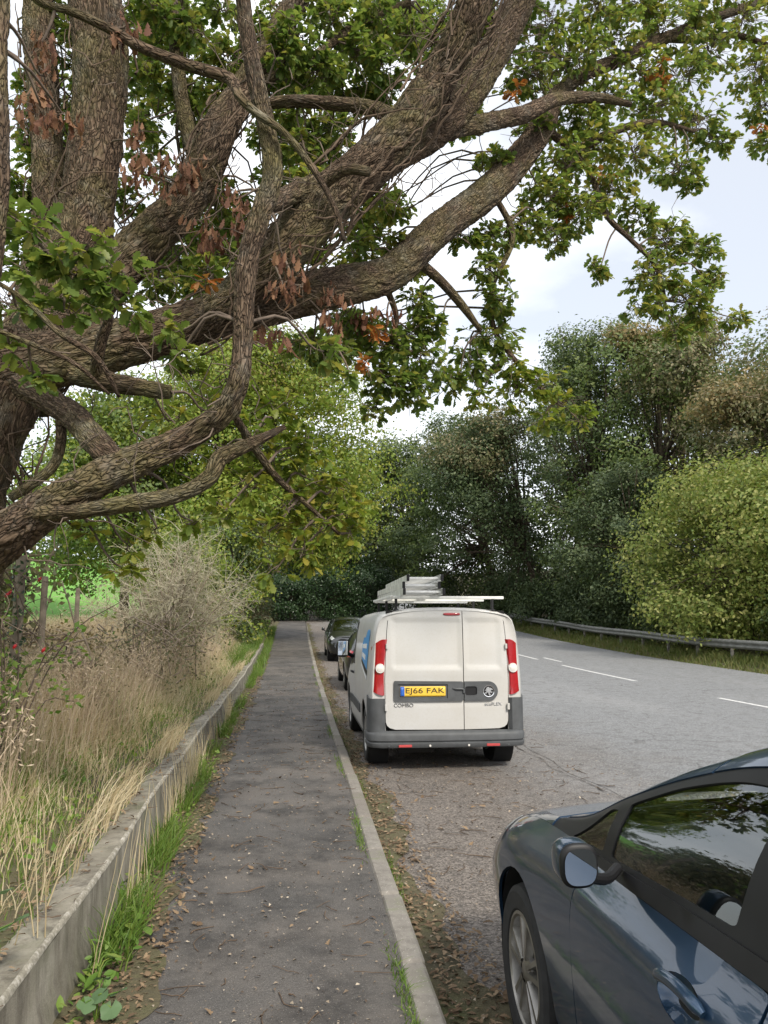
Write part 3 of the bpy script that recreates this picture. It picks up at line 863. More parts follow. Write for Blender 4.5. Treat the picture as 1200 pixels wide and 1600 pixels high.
# ------------------------------------------------------------------ the oak: limbs and leaf sprays as (x, y, z, radius) in metres
LIMBS = {
    'main_limb': [(-2.46, 5.6, 3.29, 0.402), (-1.96, 5.5, 3.45, 0.341), (-1.45, 5.4, 3.57, 0.299), (-0.97, 5.4, 3.73, 0.275), (-0.49, 5.5, 3.95, 0.251), (-0.12, 5.6, 4.1, 0.234), (0.28, 5.8, 4.3, 0.214), (0.66, 6.0, 4.52, 0.192), (1.02, 6.2, 4.89, 0.183), (1.38, 6.4, 5.29, 0.186), (1.76, 6.6, 5.71, 0.176), (2.11, 6.8, 6.19, 0.164), (2.42, 7.0, 6.7, 0.144), (2.65, 7.2, 7.19, 0.116), (2.98, 7.4, 7.59, 0.099), (3.48, 7.6, 7.98, 0.088), (4.33, 8, 8.68, 0.086), (5.11, 8.3, 9.28, 0.074), (6.32, 8.6, 9.99, 0.06)],
    'ivied_limb': [(-1.03, 5.5, 3.67, 0.177), (-0.66, 5.4, 3.84, 0.194), (-0.34, 5.3, 4.08, 0.207), (-0.07, 5.2, 4.35, 0.215), (0.2, 5.2, 4.71, 0.223), (0.48, 5.2, 5.03, 0.226), (0.72, 5.2, 5.34, 0.21), (0.96, 5.2, 5.68, 0.193), (1.12, 5.1, 5.93, 0.182), (1.24, 5.0, 6.23, 0.171), (1.4, 5, 6.68, 0.159), (1.54, 5, 7.19, 0.137)],
    'fork_limb': [(0.44, 5.3, 5.02, 0.182), (0.73, 5.5, 5.33, 0.19), (1.05, 5.7, 5.69, 0.199), (1.33, 5.85, 6.14, 0.202), (1.57, 5.9, 6.54, 0.195), (1.81, 6.0, 7.02, 0.189), (2.03, 6.1, 7.55, 0.182), (2.27, 6.2, 8.21, 0.164)],
    'side_limb': [(0.82, 5.6, 5.45, 0.092), (1.18, 5.8, 5.72, 0.091), (1.56, 6.0, 5.97, 0.089), (2.0, 6.3, 6.31, 0.094), (2.42, 6.6, 6.69, 0.081), (2.94, 6.9, 6.98, 0.059), (3.36, 7, 7.0, 0.027)],
    'curved_limb': [(-1.98, 4.7, 1.95, 0.193), (-1.67, 4.5, 2.11, 0.151), (-1.41, 4.4, 2.27, 0.128), (-1.12, 4.3, 2.42, 0.113), (-0.88, 4.3, 2.55, 0.107), (-0.65, 4.3, 2.68, 0.1), (-0.46, 4.25, 2.81, 0.097), (-0.37, 4.2, 2.97, 0.096), (-0.34, 4.2, 3.19, 0.09), (-0.34, 4.2, 3.46, 0.091), (-0.32, 4.2, 3.73, 0.092), (-0.26, 4.2, 4.0, 0.089), (-0.2, 4.2, 4.25, 0.086), (-0.24, 4.2, 4.53, 0.079), (-0.3, 4.2, 4.81, 0.076), (-0.36, 4.2, 5.1, 0.073), (-0.4, 4.2, 5.44, 0.069), (-0.4, 4.2, 5.88, 0.059)],
    'dead_limb': [(-1.43, 4.35, 2.24, 0.049), (-1.2, 4.25, 2.24, 0.052), (-0.92, 4.2, 2.28, 0.048), (-0.67, 4.2, 2.33, 0.052), (-0.5, 4.2, 2.43, 0.052), (-0.43, 4.2, 2.55, 0.046), (-0.27, 4.2, 2.63, 0.032), (-0.09, 4.2, 2.73, 0.014)],
    'cross_limb': [(-0.99, 4.4, 2.5, 0.072), (-1.14, 4.55, 2.65, 0.09), (-1.38, 4.8, 2.88, 0.095), (-1.61, 5.0, 3.05, 0.099), (-1.86, 5.2, 3.23, 0.116)],
    'loop_branch': [(-1.51, 4.9, 2.92, 0.036), (-1.5, 4.9, 2.77, 0.036), (-1.53, 4.9, 2.63, 0.036), (-1.62, 4.9, 2.53, 0.036), (-1.78, 4.9, 2.41, 0.032)],
    'broken_stub': [(-1.49, 5.1, 3.28, 0.102), (-1.27, 5.0, 3.21, 0.088), (-1.1, 4.95, 3.17, 0.075), (-0.95, 4.9, 3.13, 0.062), (-0.84, 4.88, 3.11, 0.053)],
    'upright_limb': [(-2.14, 5.8, 3.31, 0.333), (-1.96, 5.85, 3.84, 0.303), (-1.83, 5.9, 4.28, 0.289), (-1.74, 6.0, 4.82, 0.278), (-1.68, 6.0, 5.38, 0.266), (-1.68, 6.0, 5.95, 0.259), (-1.72, 6.0, 6.53, 0.257), (-1.77, 6, 7.19, 0.249), (-1.83, 6, 7.86, 0.22)],
    'rear_limb': [(-2.26, 6.3, 4.0, 0.21), (-2.19, 6.4, 4.72, 0.184), (-2.23, 6.5, 5.36, 0.167), (-2.33, 6.6, 6.15, 0.161), (-2.47, 6.7, 6.99, 0.159), (-2.58, 6.7, 7.91, 0.144)],
    'slanting_limb': [(-1.87, 5.9, 3.66, 0.255), (-1.61, 5.9, 4.16, 0.24), (-1.36, 5.9, 4.49, 0.222), (-1.12, 5.9, 4.8, 0.199), (-0.93, 6.0, 5.2, 0.189), (-0.78, 6.0, 5.53, 0.175), (-0.65, 6.1, 5.96, 0.164), (-0.45, 6.2, 6.43, 0.146), (-0.24, 6.3, 6.92, 0.138), (-0.04, 6.4, 7.48, 0.131), (0.1, 6.4, 8.04, 0.114)],
    'thin_upright': [(-0.91, 6.2, 5.41, 0.082), (-1.04, 6.3, 5.92, 0.078), (-1.14, 6.4, 6.48, 0.074), (-1.22, 6.5, 7.06, 0.07), (-1.3, 6.5, 7.72, 0.059)],
    'front_stem': [(-1.52, 3.7, 2.89, 0.079), (-1.48, 3.6, 3.27, 0.072), (-1.47, 3.6, 3.69, 0.064), (-1.48, 3.6, 4.02, 0.059), (-1.51, 3.6, 4.36, 0.056), (-1.54, 3.6, 4.81, 0.054)],
    'arching_branch': [(-1.59, 3.9, 5.13, 0.017), (-1.49, 4.0, 5.06, 0.021), (-1.32, 4.0, 5.02, 0.025), (-1.13, 4.1, 5.01, 0.029), (-0.95, 4.1, 4.91, 0.033), (-0.68, 4.2, 4.89, 0.038), (-0.46, 4.2, 4.83, 0.038), (-0.39, 4.1, 4.65, 0.029), (-0.29, 4.1, 4.55, 0.026), (-0.14, 4.1, 4.45, 0.022), (-0.01, 4.1, 4.3, 0.022), (0.1, 4.1, 4.13, 0.018), (0.19, 4.1, 3.94, 0.015), (0.22, 4.1, 3.8, 0.011)],
    'cross_branch': [(-0.44, 5.9, 5.89, 0.048), (-0.15, 5.8, 5.88, 0.058), (0.16, 5.8, 5.89, 0.063), (0.52, 5.7, 5.8, 0.068), (0.71, 5.5, 5.58, 0.066)],
    'high_branch': [(-0.41, 6.1, 6.25, 0.039), (-0.22, 6.1, 6.37, 0.044), (0.05, 6.2, 6.62, 0.051), (0.35, 6.4, 7.06, 0.053), (0.63, 6.6, 7.44, 0.043), (0.99, 6.7, 7.69, 0.032)],
    'link_limb': [(-0.24, 4.8, 4.38, 0.072), (-0.08, 5.0, 4.6, 0.08), (0.1, 5.15, 4.78, 0.087)],
    'hanging_branch': [(1.0, 6.25, 4.76, 0.05), (1.21, 6.35, 4.64, 0.045), (1.43, 6.5, 4.49, 0.041), (1.62, 6.6, 4.3, 0.023)],
    'drooping_branch': [(2.78, 7, 6.44, 0.033), (2.98, 7.1, 6.13, 0.033), (3.15, 7.2, 5.84, 0.033), (3.43, 7.3, 5.66, 0.027), (3.69, 7.3, 5.38, 0.027), (3.83, 7.4, 5.04, 0.02)],
    'drooping_branch2': [(1.76, 6.6, 5.68, 0.03), (1.97, 6.7, 5.29, 0.031), (1.79, 6.8, 4.81, 0.024), (1.84, 6.9, 4.41, 0.025), (2.15, 7, 4.07, 0.025), (2.48, 7.05, 3.77, 0.019)],
    'spray_branch': [(-0.43, 4.6, 2.93, 0.023), (-0.33, 4.9, 2.81, 0.029), (-0.17, 5.1, 2.62, 0.026), (0.05, 5.2, 2.44, 0.017), (0.27, 5.3, 2.26, 0.013)],
    'spray_branch2': [(0.66, 6, 4.45, 0.032), (0.79, 6.2, 4.2, 0.027), (0.69, 6.3, 3.9, 0.022), (0.64, 6.3, 3.61, 0.016)],
    'outer_branch': [(2.42, 7, 6.66, 0.052), (2.79, 7.1, 6.54, 0.047), (3.3, 7.3, 6.9, 0.048), (3.85, 7.5, 7.19, 0.036), (4.45, 7.7, 7.26, 0.022)],
    'outer_branch2': [(4.33, 8, 8.68, 0.047), (4.74, 8, 8.71, 0.047), (5.31, 8.1, 8.9, 0.04), (5.88, 8.2, 8.86, 0.032)],
    'near_twig': [(-1.68, 4.0, 3.46, 0.013), (-1.45, 4.0, 3.32, 0.013), (-1.27, 4.0, 3.15, 0.017), (-1.07, 4.0, 3.02, 0.017), (-0.97, 4.1, 2.84, 0.01)],
    'near_twig2': [(-1.63, 4.0, 3.17, 0.013), (-1.37, 4.0, 3.07, 0.013), (-1.17, 4.0, 2.98, 0.013), (-1.01, 4.05, 2.84, 0.007)],
    'near_twig3': [(-1.33, 5, 3.19, 0.037), (-1.31, 4.9, 3.28, 0.041), (-1.26, 4.8, 3.42, 0.036), (-1.2, 4.7, 3.55, 0.028), (-1.29, 4.5, 3.62, 0.019), (-1.36, 4.3, 3.6, 0.011)],
    'stub_branch': [(0.12, 4.95, 4.66, 0.049), (0.27, 4.85, 4.71, 0.044), (0.43, 4.8, 4.67, 0.035)],
}
CLUSTERS = {
    'oak_leaf': [(1.53, 6.3, 7.02, 0.238), (2.52, 7, 7.84, 0.335), (2.87, 7.2, 7.66, 0.344), (2.3, 7, 7.3, 0.298), (3.45, 7.5, 8.19, 0.326), (4.23, 7.8, 8.68, 0.381), (4.89, 8, 8.56, 0.313), (5.34, 8, 9.04, 0.356), (5.6, 8.2, 8.52, 0.322), (5.66, 8.2, 8.0, 0.24), (5.67, 8.2, 7.52, 0.198), (3.78, 7.6, 7.9, 0.293), (4.35, 7.8, 8.02, 0.34), (4.55, 7.8, 7.46, 0.285), (4.78, 7.8, 7.23, 0.187), (3.91, 7.6, 7.43, 0.291), (3.3, 7.4, 7.39, 0.247), (2.84, 7.2, 6.94, 0.258), (3.04, 7.2, 6.63, 0.271), (3.56, 7.4, 6.72, 0.315), (4.17, 7.6, 6.72, 0.231), (4.33, 7.6, 6.52, 0.115), (2.61, 7, 6.25, 0.261), (2.39, 7, 5.89, 0.258), (2.72, 7, 5.77, 0.272), (3.16, 7.2, 6.13, 0.255), (2.16, 6.9, 5.54, 0.202), (2.51, 7, 5.47, 0.167), (1.87, 6.8, 5.34, 0.185), (3.54, 7.3, 5.92, 0.177), (3.87, 7.4, 5.76, 0.262), (4.28, 7.5, 5.7, 0.225), (4.43, 7.5, 5.39, 0.14), (3.65, 7.3, 5.27, 0.256), (4.05, 7.4, 5.05, 0.26), (3.56, 7.3, 4.9, 0.174), (3.92, 7.4, 4.69, 0.136), (4.31, 7.5, 4.89, 0.152), (4.74, 7.6, 4.97, 0.113), (3.02, 7.2, 5.26, 0.132), (1.45, 6.6, 5.21, 0.131), (1.27, 6.2, 6.98, 0.146), (2.06, 6.8, 7.84, 0.26), (3.11, 7.2, 8.3, 0.314), (3.82, 7.6, 8.76, 0.297), (4.71, 7.9, 9.16, 0.312), (2.32, 6.9, 6.59, 0.161), (1.77, 6.6, 6.01, 0.152), (1.71, 6.7, 4.96, 0.157), (1.85, 6.8, 4.69, 0.195), (1.78, 6.9, 4.37, 0.215), (1.59, 6.9, 4.08, 0.219), (0.99, 6.4, 4.47, 0.147), (0.93, 6.4, 4.17, 0.203), (0.69, 6.3, 4.01, 0.198), (1.04, 6.4, 3.94, 0.202), (0.64, 6.3, 3.72, 0.153), (0.8, 6.3, 3.67, 0.197), (0.46, 6.2, 4.11, 0.173), (0.25, 6.1, 3.84, 0.169), (0.09, 6, 3.87, 0.145), (1.16, 6.4, 4.24, 0.125), (0.98, 6.4, 3.62, 0.145), (0.59, 6.3, 3.44, 0.098), (1.33, 6.7, 3.82, 0.164), (0.79, 6.2, 4.9, 0.111), (-0.11, 6, 6.62, 0.198), (0.11, 6.2, 6.49, 0.204), (0.22, 6.3, 7.09, 0.21), (0.46, 6.3, 6.79, 0.209), (0.69, 6.3, 6.62, 0.163), (0.93, 6.3, 7.0, 0.177), (0.64, 6.4, 7.25, 0.191), (-0.04, 6, 5.61, 0.172), (0.23, 6.1, 5.88, 0.166), (-0.1, 6, 5.9, 0.152), (-0.22, 6, 6.43, 0.153), (-0.73, 6.2, 6.57, 0.179), (-1.02, 6.3, 6.85, 0.171), (-1.36, 6.3, 7.01, 0.17), (0.66, 6, 5.11, 0.14), (0.45, 6, 4.75, 0.149), (-0.6, 6, 4.61, 0.146), (-0.78, 5.9, 4.39, 0.143), (-1.11, 5.8, 4.27, 0.139), (-1.41, 6.4, 6.45, 0.142), (-2.56, 6.6, 5.46, 0.169), (-2.29, 6.8, 7.29, 0.181), (-2.08, 6.8, 5.55, 0.164), (-2.47, 6.9, 5.9, 0.178), (-1.47, 6.5, 6.02, 0.114), (0.01, 6, 5.32, 0.129), (-0.79, 6.4, 6.32, 0.149), (-0.46, 6.3, 6.84, 0.149)],
    'near': [(-1.54, 4.2, 3.81, 0.142), (-1.37, 4.2, 3.71, 0.15), (-1.49, 4.2, 3.55, 0.163), (-1.26, 4.2, 3.56, 0.142), (-1.1, 4.3, 3.49, 0.117), (-1.55, 4.2, 3.34, 0.126), (-1.31, 4.2, 3.36, 0.127), (-1.0, 4.4, 3.46, 0.112), (-0.74, 4.4, 3.33, 0.097), (-0.76, 4.4, 3.22, 0.067), (-1.46, 4.3, 2.97, 0.053), (-1.67, 4.2, 3.92, 0.114), (-1.04, 4.3, 3.64, 0.095), (-1.2, 4.2, 3.74, 0.1), (-1.58, 4.2, 3.12, 0.063), (0.13, 4.6, 3.32, 0.096), (0.31, 5.4, 3.42, 0.084)],
    'oak_leaf_bright': [(2.02, 7, 4.19, 0.236), (2.27, 7, 3.94, 0.236), (2.56, 7.1, 3.78, 0.208), (2.71, 7.1, 3.6, 0.139), (2.01, 7, 3.84, 0.26), (1.67, 6.9, 3.77, 0.158), (2.32, 7, 3.59, 0.148), (-0.18, 5.2, 3.11, 0.168), (-0.0, 5.2, 2.88, 0.185), (-0.18, 5.2, 2.75, 0.184), (0.04, 5.3, 2.68, 0.188), (0.22, 5.3, 2.59, 0.17), (0.31, 5.3, 2.41, 0.161), (0.14, 5.3, 2.32, 0.186), (-0.08, 5.2, 2.44, 0.183), (-0.21, 5.2, 2.26, 0.155), (0.01, 5.2, 2.13, 0.13), (0.36, 5.3, 2.26, 0.089), (-0.16, 5.2, 2.0, 0.086), (-0.36, 5.1, 2.55, 0.153), (-0.49, 5.0, 2.36, 0.099), (-0.66, 5.2, 3.09, 0.14), (-0.89, 5.3, 3.04, 0.133), (-0.66, 4.8, 2.27, 0.079), (-0.87, 4.7, 2.2, 0.077), (-1.25, 4.6, 2.18, 0.06), (-1.02, 4.7, 2.11, 0.076), (-1.05, 4.8, 1.97, 0.085), (-0.34, 5.0, 2.87, 0.126), (-0.57, 5.2, 2.83, 0.113), (-0.8, 5.5, 3.41, 0.13)],
    'above': [(-1.68, 6.5, 8.08, 0.416), (-0.76, 6.2, 7.74, 0.402), (0.21, 6.2, 7.79, 0.408), (1.16, 6.2, 7.89, 0.415), (2.34, 6.8, 8.53, 0.462), (3.68, 7.4, 9.26, 0.511), (5.02, 7.8, 9.71, 0.546), (-2.47, 6.5, 7.99, 0.41), (0.66, 6, 8.55, 0.522), (2.01, 6.5, 9.44, 0.579), (-0.48, 6, 8.48, 0.512), (3.71, 7.2, 10.22, 0.653), (6.73, 8.4, 9.99, 0.594), (6.8, 8.4, 8.69, 0.5)],
    'behind': [(-0.43, 8.5, 8.38, 0.228), (-0.17, 7.1, 7.25, 0.195), (0.26, 7.0, 6.89, 0.171), (-1.77, 8.0, 7.44, 0.161), (1.7, 8.0, 7.44, 0.236), (-1.53, 7.8, 8.67, 0.163), (-1.23, 6.9, 7.52, 0.184), (-0.42, 7.7, 7.27, 0.224), (-0.21, 7.6, 7.51, 0.183), (1.83, 8.3, 7.61, 0.256), (-0.87, 7.3, 7.92, 0.154), (0.87, 8.3, 8.63, 0.217), (1.37, 6.8, 6.74, 0.16), (1.53, 8.6, 8.81, 0.228), (-1.89, 8.2, 7.89, 0.192), (-1.93, 8.5, 8.67, 0.26), (-1.49, 7.0, 7.57, 0.145), (0.93, 7.8, 8.62, 0.213), (-1.22, 7.0, 6.86, 0.202), (-1.53, 7.2, 7.47, 0.17), (1.51, 7.3, 7.19, 0.245), (-1.39, 8.3, 8.44, 0.242), (-1.54, 7.2, 6.59, 0.166), (0.78, 7.3, 7.91, 0.158), (-2.37, 7.2, 6.32, 0.197), (-2.01, 8.5, 7.51, 0.223), (-1.16, 7.1, 5.83, 0.152), (-0.34, 7.2, 6.03, 0.16), (-0.76, 7.2, 5.78, 0.235), (-0.44, 7.6, 6.69, 0.161), (-2.46, 7.2, 5.63, 0.205), (-2.14, 7.9, 6.32, 0.183), (-2.07, 6.9, 5.9, 0.153), (-1.33, 7.9, 6.32, 0.183), (-0.33, 6.8, 6.89, 0.162), (-1.53, 7.1, 7.29, 0.177), (-1.28, 7.5, 7.49, 0.244), (-0.18, 8.0, 6.86, 0.225), (-2.18, 6.8, 7.03, 0.22), (-0.81, 6.8, 5.5, 0.192), (-0.97, 7.4, 5.07, 0.243), (-1.6, 8.1, 5.55, 0.253), (-0.74, 8.2, 5.48, 0.261), (-1.28, 8.4, 5.57, 0.26), (-1.19, 8.4, 5.46, 0.225), (-0.86, 7.8, 5.61, 0.215), (-1.69, 8.6, 5.69, 0.266), (-0.75, 8.1, 5.76, 0.221), (0.32, 7.0, 5.0, 0.21), (-0.2, 7.7, 5.68, 0.174), (0.72, 7.9, 6.01, 0.259), (0.09, 7.3, 6.39, 0.215), (0.02, 8.4, 6.82, 0.244), (0.35, 7.4, 5.11, 0.213), (0.02, 8.3, 6.3, 0.27), (0.97, 7.8, 6.15, 0.19), (0.18, 8.2, 7.97, 0.278), (0.54, 6.9, 6.76, 0.186), (1.48, 8.4, 8.38, 0.186), (-0.41, 7.8, 8.35, 0.223), (-1.92, 7.3, 7.82, 0.24), (0.73, 8.2, 8.94, 0.185), (0.12, 6.8, 7.7, 0.227), (-1.49, 8.6, 8.99, 0.28), (-1.03, 7.8, 7.24, 0.229), (-1.36, 8.0, 7.39, 0.267), (1.14, 7.5, 8.16, 0.173), (-1.49, 7.3, 8.07, 0.209), (-1.95, 7.4, 7.26, 0.177), (0.85, 7.4, 7.78, 0.204), (0.51, 8.6, 9.45, 0.179), (0.56, 6.8, 6.79, 0.216), (-0.67, 6.8, 7.03, 0.14), (-1.3, 7.2, 6.79, 0.218), (1.25, 7.4, 7.16, 0.189), (-0.17, 7.0, 6.97, 0.216), (0.72, 6.9, 6.86, 0.235), (-1.79, 7.9, 8.16, 0.26), (-0.85, 7.8, 7.3, 0.189), (-0.86, 6.9, 7.62, 0.153), (0.38, 7.1, 6.79, 0.147), (1.48, 7.5, 7.84, 0.181), (-0.72, 7.6, 5.56, 0.191), (-1.53, 6.9, 5.01, 0.177), (-0.32, 8.1, 7.19, 0.27), (-0.61, 7.0, 5.32, 0.177), (-1.46, 7.3, 5.33, 0.184), (0.03, 8.6, 6.08, 0.222), (-0.93, 7.7, 5.78, 0.179), (-1.09, 7.5, 6.69, 0.251), (-0.05, 7.7, 6.02, 0.187), (-1.81, 8.2, 6.87, 0.258), (-1.24, 8.2, 5.92, 0.236), (-0.59, 7.5, 5.64, 0.219), (-1.42, 8.2, 6.49, 0.237), (-1.32, 8.0, 5.52, 0.216), (-1.72, 7.3, 5.82, 0.207), (-1.01, 8.0, 5.77, 0.242), (-1.26, 8.1, 6.14, 0.249), (-1.29, 8.4, 5.92, 0.24), (1.09, 7.7, 5.48, 0.209), (-0.08, 8.5, 6.05, 0.222), (0.71, 8.1, 6.11, 0.179), (0.84, 8.0, 6.33, 0.207), (0.59, 7.9, 5.89, 0.236), (-0.29, 7.6, 6.8, 0.221), (-0.0, 7.9, 6.02, 0.159), (0.31, 6.9, 6.25, 0.15), (0.12, 7.1, 6.45, 0.145), (0.35, 7.9, 6.62, 0.223), (0.03, 6.8, 5.07, 0.17), (0.07, 7.0, 5.99, 0.221), (-2.93, 7.9, 7.42, 0.162), (-2.71, 7.8, 6.89, 0.253), (-2.61, 8.3, 7.12, 0.233), (-2.93, 7.9, 7.25, 0.213), (-2.31, 7.9, 6.01, 0.187), (-2.17, 7.0, 6.85, 0.191), (-2.7, 7.9, 7.27, 0.25), (-2.63, 7.2, 6.35, 0.166), (2.19, 8.5, 9.03, 0.295), (1.59, 8.6, 9.19, 0.242), (1.3, 8.6, 9.1, 0.241), (0.88, 7.0, 7.56, 0.208), (1.28, 8.2, 8.78, 0.271), (0.55, 7.3, 7.73, 0.25), (0.35, 7.3, 4.62, 0.156), (0.58, 7.9, 4.83, 0.204), (0.26, 8.1, 4.6, 0.168), (0.36, 7.8, 4.77, 0.186), (-0.08, 7.6, 4.47, 0.182), (0.3, 6.9, 4.17, 0.156)],
    'dead_leaf': [(-1.47, 4.0, 4.8, 0.07), (-1.42, 4.0, 4.61, 0.084), (-1.44, 4.0, 4.43, 0.084), (-1.32, 4.0, 4.39, 0.056), (-1.04, 4.1, 5.04, 0.059), (-1.29, 5.6, 5.34, 0.088), (-1.32, 5.6, 5.09, 0.068), (-1.07, 5.4, 5.01, 0.104), (-0.89, 5.4, 5.02, 0.114), (-1.01, 5.4, 4.86, 0.075), (-0.75, 5.3, 4.52, 0.083), (-0.49, 5.0, 4.54, 0.062), (-0.45, 5.0, 4.37, 0.07), (-0.63, 5.2, 4.3, 0.09), (-0.11, 4.9, 4.06, 0.077), (-0.15, 4.9, 3.86, 0.085), (-0.06, 4.9, 3.91, 0.06), (0.24, 5.5, 4.1, 0.068), (0.21, 5.5, 3.92, 0.067), (0.66, 6.0, 4.17, 0.084), (0.5, 6, 4.11, 0.074), (-0.22, 5.3, 3.7, 0.091)],
    'orange_leaf': [(3.96, 7.5, 7.83, 0.101), (3.93, 7.5, 7.69, 0.101), (2.12, 6.9, 6.97, 0.065), (5.55, 8.1, 7.66, 0.11), (3.09, 7.1, 6.26, 0.047), (0.51, 6, 3.74, 0.042), (0.61, 6, 4.01, 0.032), (2.62, 7, 5.73, 0.039), (-0.66, 5, 3.92, 0.03)],
}
LIMBS['trunk'] = [(-2.95, 5.75, .3, .62), (-2.88, 5.72, .9, .52), (-2.72, 5.7, 1.7, .47), (-2.5, 5.68, 2.5, .46), (-2.3, 5.65, 3.2, .48), (-2.15, 5.7, 3.7, .40)]
# the limbs carry on above the picture and taper out
for nm in ('ivied_limb', 'fork_limb', 'curved_limb', 'upright_limb', 'rear_limb', 'slanting_limb', 'thin_upright', 'front_stem'):
    a, b = np.array(LIMBS[nm][-2]), np.array(LIMBS[nm][-1])
    d = (b - a)[:3]; d /= np.linalg.norm(d)
    for k, (t, q) in enumerate(((.7, .78), (1.5, .5), (2.3, .28), (2.9, .1))):
        p = b[:3] + d * t + np.array((.10 * math.sin(k * 2 + b[0]), .12 * math.cos(k * 1.7 + b[1]), .05 * k))
        LIMBS[nm].append((*p, b[3] * q))
        CLUSTERS['above'].append((p[0] + .3 * math.cos(k * 2.2), p[1] + .3 * math.sin(k * 2.2), p[2] + .1, .42))
OAK0 = np.array((-2.95, 5.75, float(terrain_z(-2.95, 5.75))))
oak = empty('oak_tree', tuple(OAK0), label='old spreading oak with thick bare limbs reaching over the footpath and road', cat='tree')
limb_pts = []


def limb_mesh(name, pts):
    P = np.array(pts)
    if name == 'main_limb': P[:, 3] *= np.interp(np.arange(len(P)), [0, 4, 8, 20], [.78, .76, 1.0, 1.0])
    if name == 'curved_limb': P[:, 3] *= np.interp(np.arange(len(P)), [0, 4, 7, 30], [1.05, 1.0, .80, .76])
    P[:, 3] *= np.where(P[:, 3] > .05, .74 if name in ('ivied_limb', 'fork_limb') else .80, .95); rmax = P[:, 3].max()
    L = np.linalg.norm(np.diff(P[:, :3], axis=0), axis=1).sum()
    thick = rmax > .05 or name == 'dead_limb'
    n = int(np.clip(L / (.017 if thick else .06), 10, 420))
    Q = catmull(P, n); Q[:, 3] = np.maximum(Q[:, 3], .004)
    w = np.cumsum(rng.normal(0, 1, (n, 3)), 0); w -= np.linspace(0, 1, n)[:, None] * w[-1]
    k = np.ones(9) / 9
    w = np.stack([np.convolve(w[:, c], k, 'same') for c in range(3)], 1)
    Q[:, :3] += w * Q[:, 3:4] * .012
    sides = 110 if rmax > .15 else (56 if thick else 8)
    V, F, uv = tube_np(Q[:, :3], Q[:, 3], sides)
    if thick:
        V = V.reshape(n, sides, 3); c = Q[:, None, :3]
        d = V - c
        a = np.linspace(0, 2 * np.pi, sides, endpoint=False)[None]
        s = np.concatenate([[0], np.cumsum(np.linalg.norm(np.diff(Q[:, :3], axis=0), axis=1))])[:, None]
        ph = rng.uniform(0, 6, 6)
        big = .06 * np.sin(2 * a + s * 2.2 + ph[0]) + .05 * np.sin(3 * a - s * 3.1 + ph[1]) + .05 * np.sin(a + s * 5 + ph[2])
        kr = max(6, int(round(2 * np.pi * np.median(Q[:, 3]) / .06)))
        wv = 1.1 * np.sin(s * 7 + ph[3]) + .8 * np.sin(s * 19 + 3 * a + ph[4]) + .5 * np.sin(s * 41 - 5 * a + ph[5])
        rid = np.abs(np.sin(a * kr * .5 + wv)) ** .55
        brk = np.sin(s * 38 + 2.5 * np.sin(a * kr * .35 + s * 5) + ph[4])
        amp = np.minimum(.24, .026 / Q[:, 3:4])
        nzz = rng.normal(0, .22, (n, sides))
        f = 1 + big + amp * (rid - .75) * (.8 + .35 * brk) + amp * nzz * .35
        for q in range(3):        # knots and old branch scars
            k0 = rng.integers(3, n - 3); a0 = rng.uniform(0, 6.28)
            da = np.angle(np.exp(1j * (a - a0)))
            f = f + .28 * np.exp(-(da / .42) ** 2 - ((s - s[k0]) / (.55 * Q[k0, 3])) ** 2)
        V = (c + d * f[:, :, None]).reshape(-1, 3)
    caps = [np.array([[b, b + q, b + q + 1] for q in range(1, sides - 1)]) for b in (0, len(V) - sides)]
    return V, [F] + caps, uv, Q


for nm, pts in LIMBS.items():
    V, Fs, uv, Q = limb_mesh(nm, pts)
    limb_pts.append(Q[:: max(1, len(Q) // 40)])
    part = 'trunk' if nm == 'trunk' else ('limb' if max(p[3] for p in pts) > .06 else 'branch')
    bark = 'oak_bark'
    o = obj(part, V - OAK0, Fs, bark, oak, uv=uv, smooth=True)
    if nm == 'dead_limb': o['label'] = 'thin low dead limb ending in a bare point'
    if nm == 'broken_stub': o['label'] = 'snapped-off limb stub with a ragged end'
limb_all = np.concatenate(limb_pts)


def dir_frames(y, up):
    y = y / (np.linalg.norm(y, axis=1, keepdims=True) + 1e-9)
    x = np.cross(y, up); x /= np.linalg.norm(x, axis=1, keepdims=True) + 1e-9
    z = np.cross(x, y)
    return np.stack([x, y, z], -1)


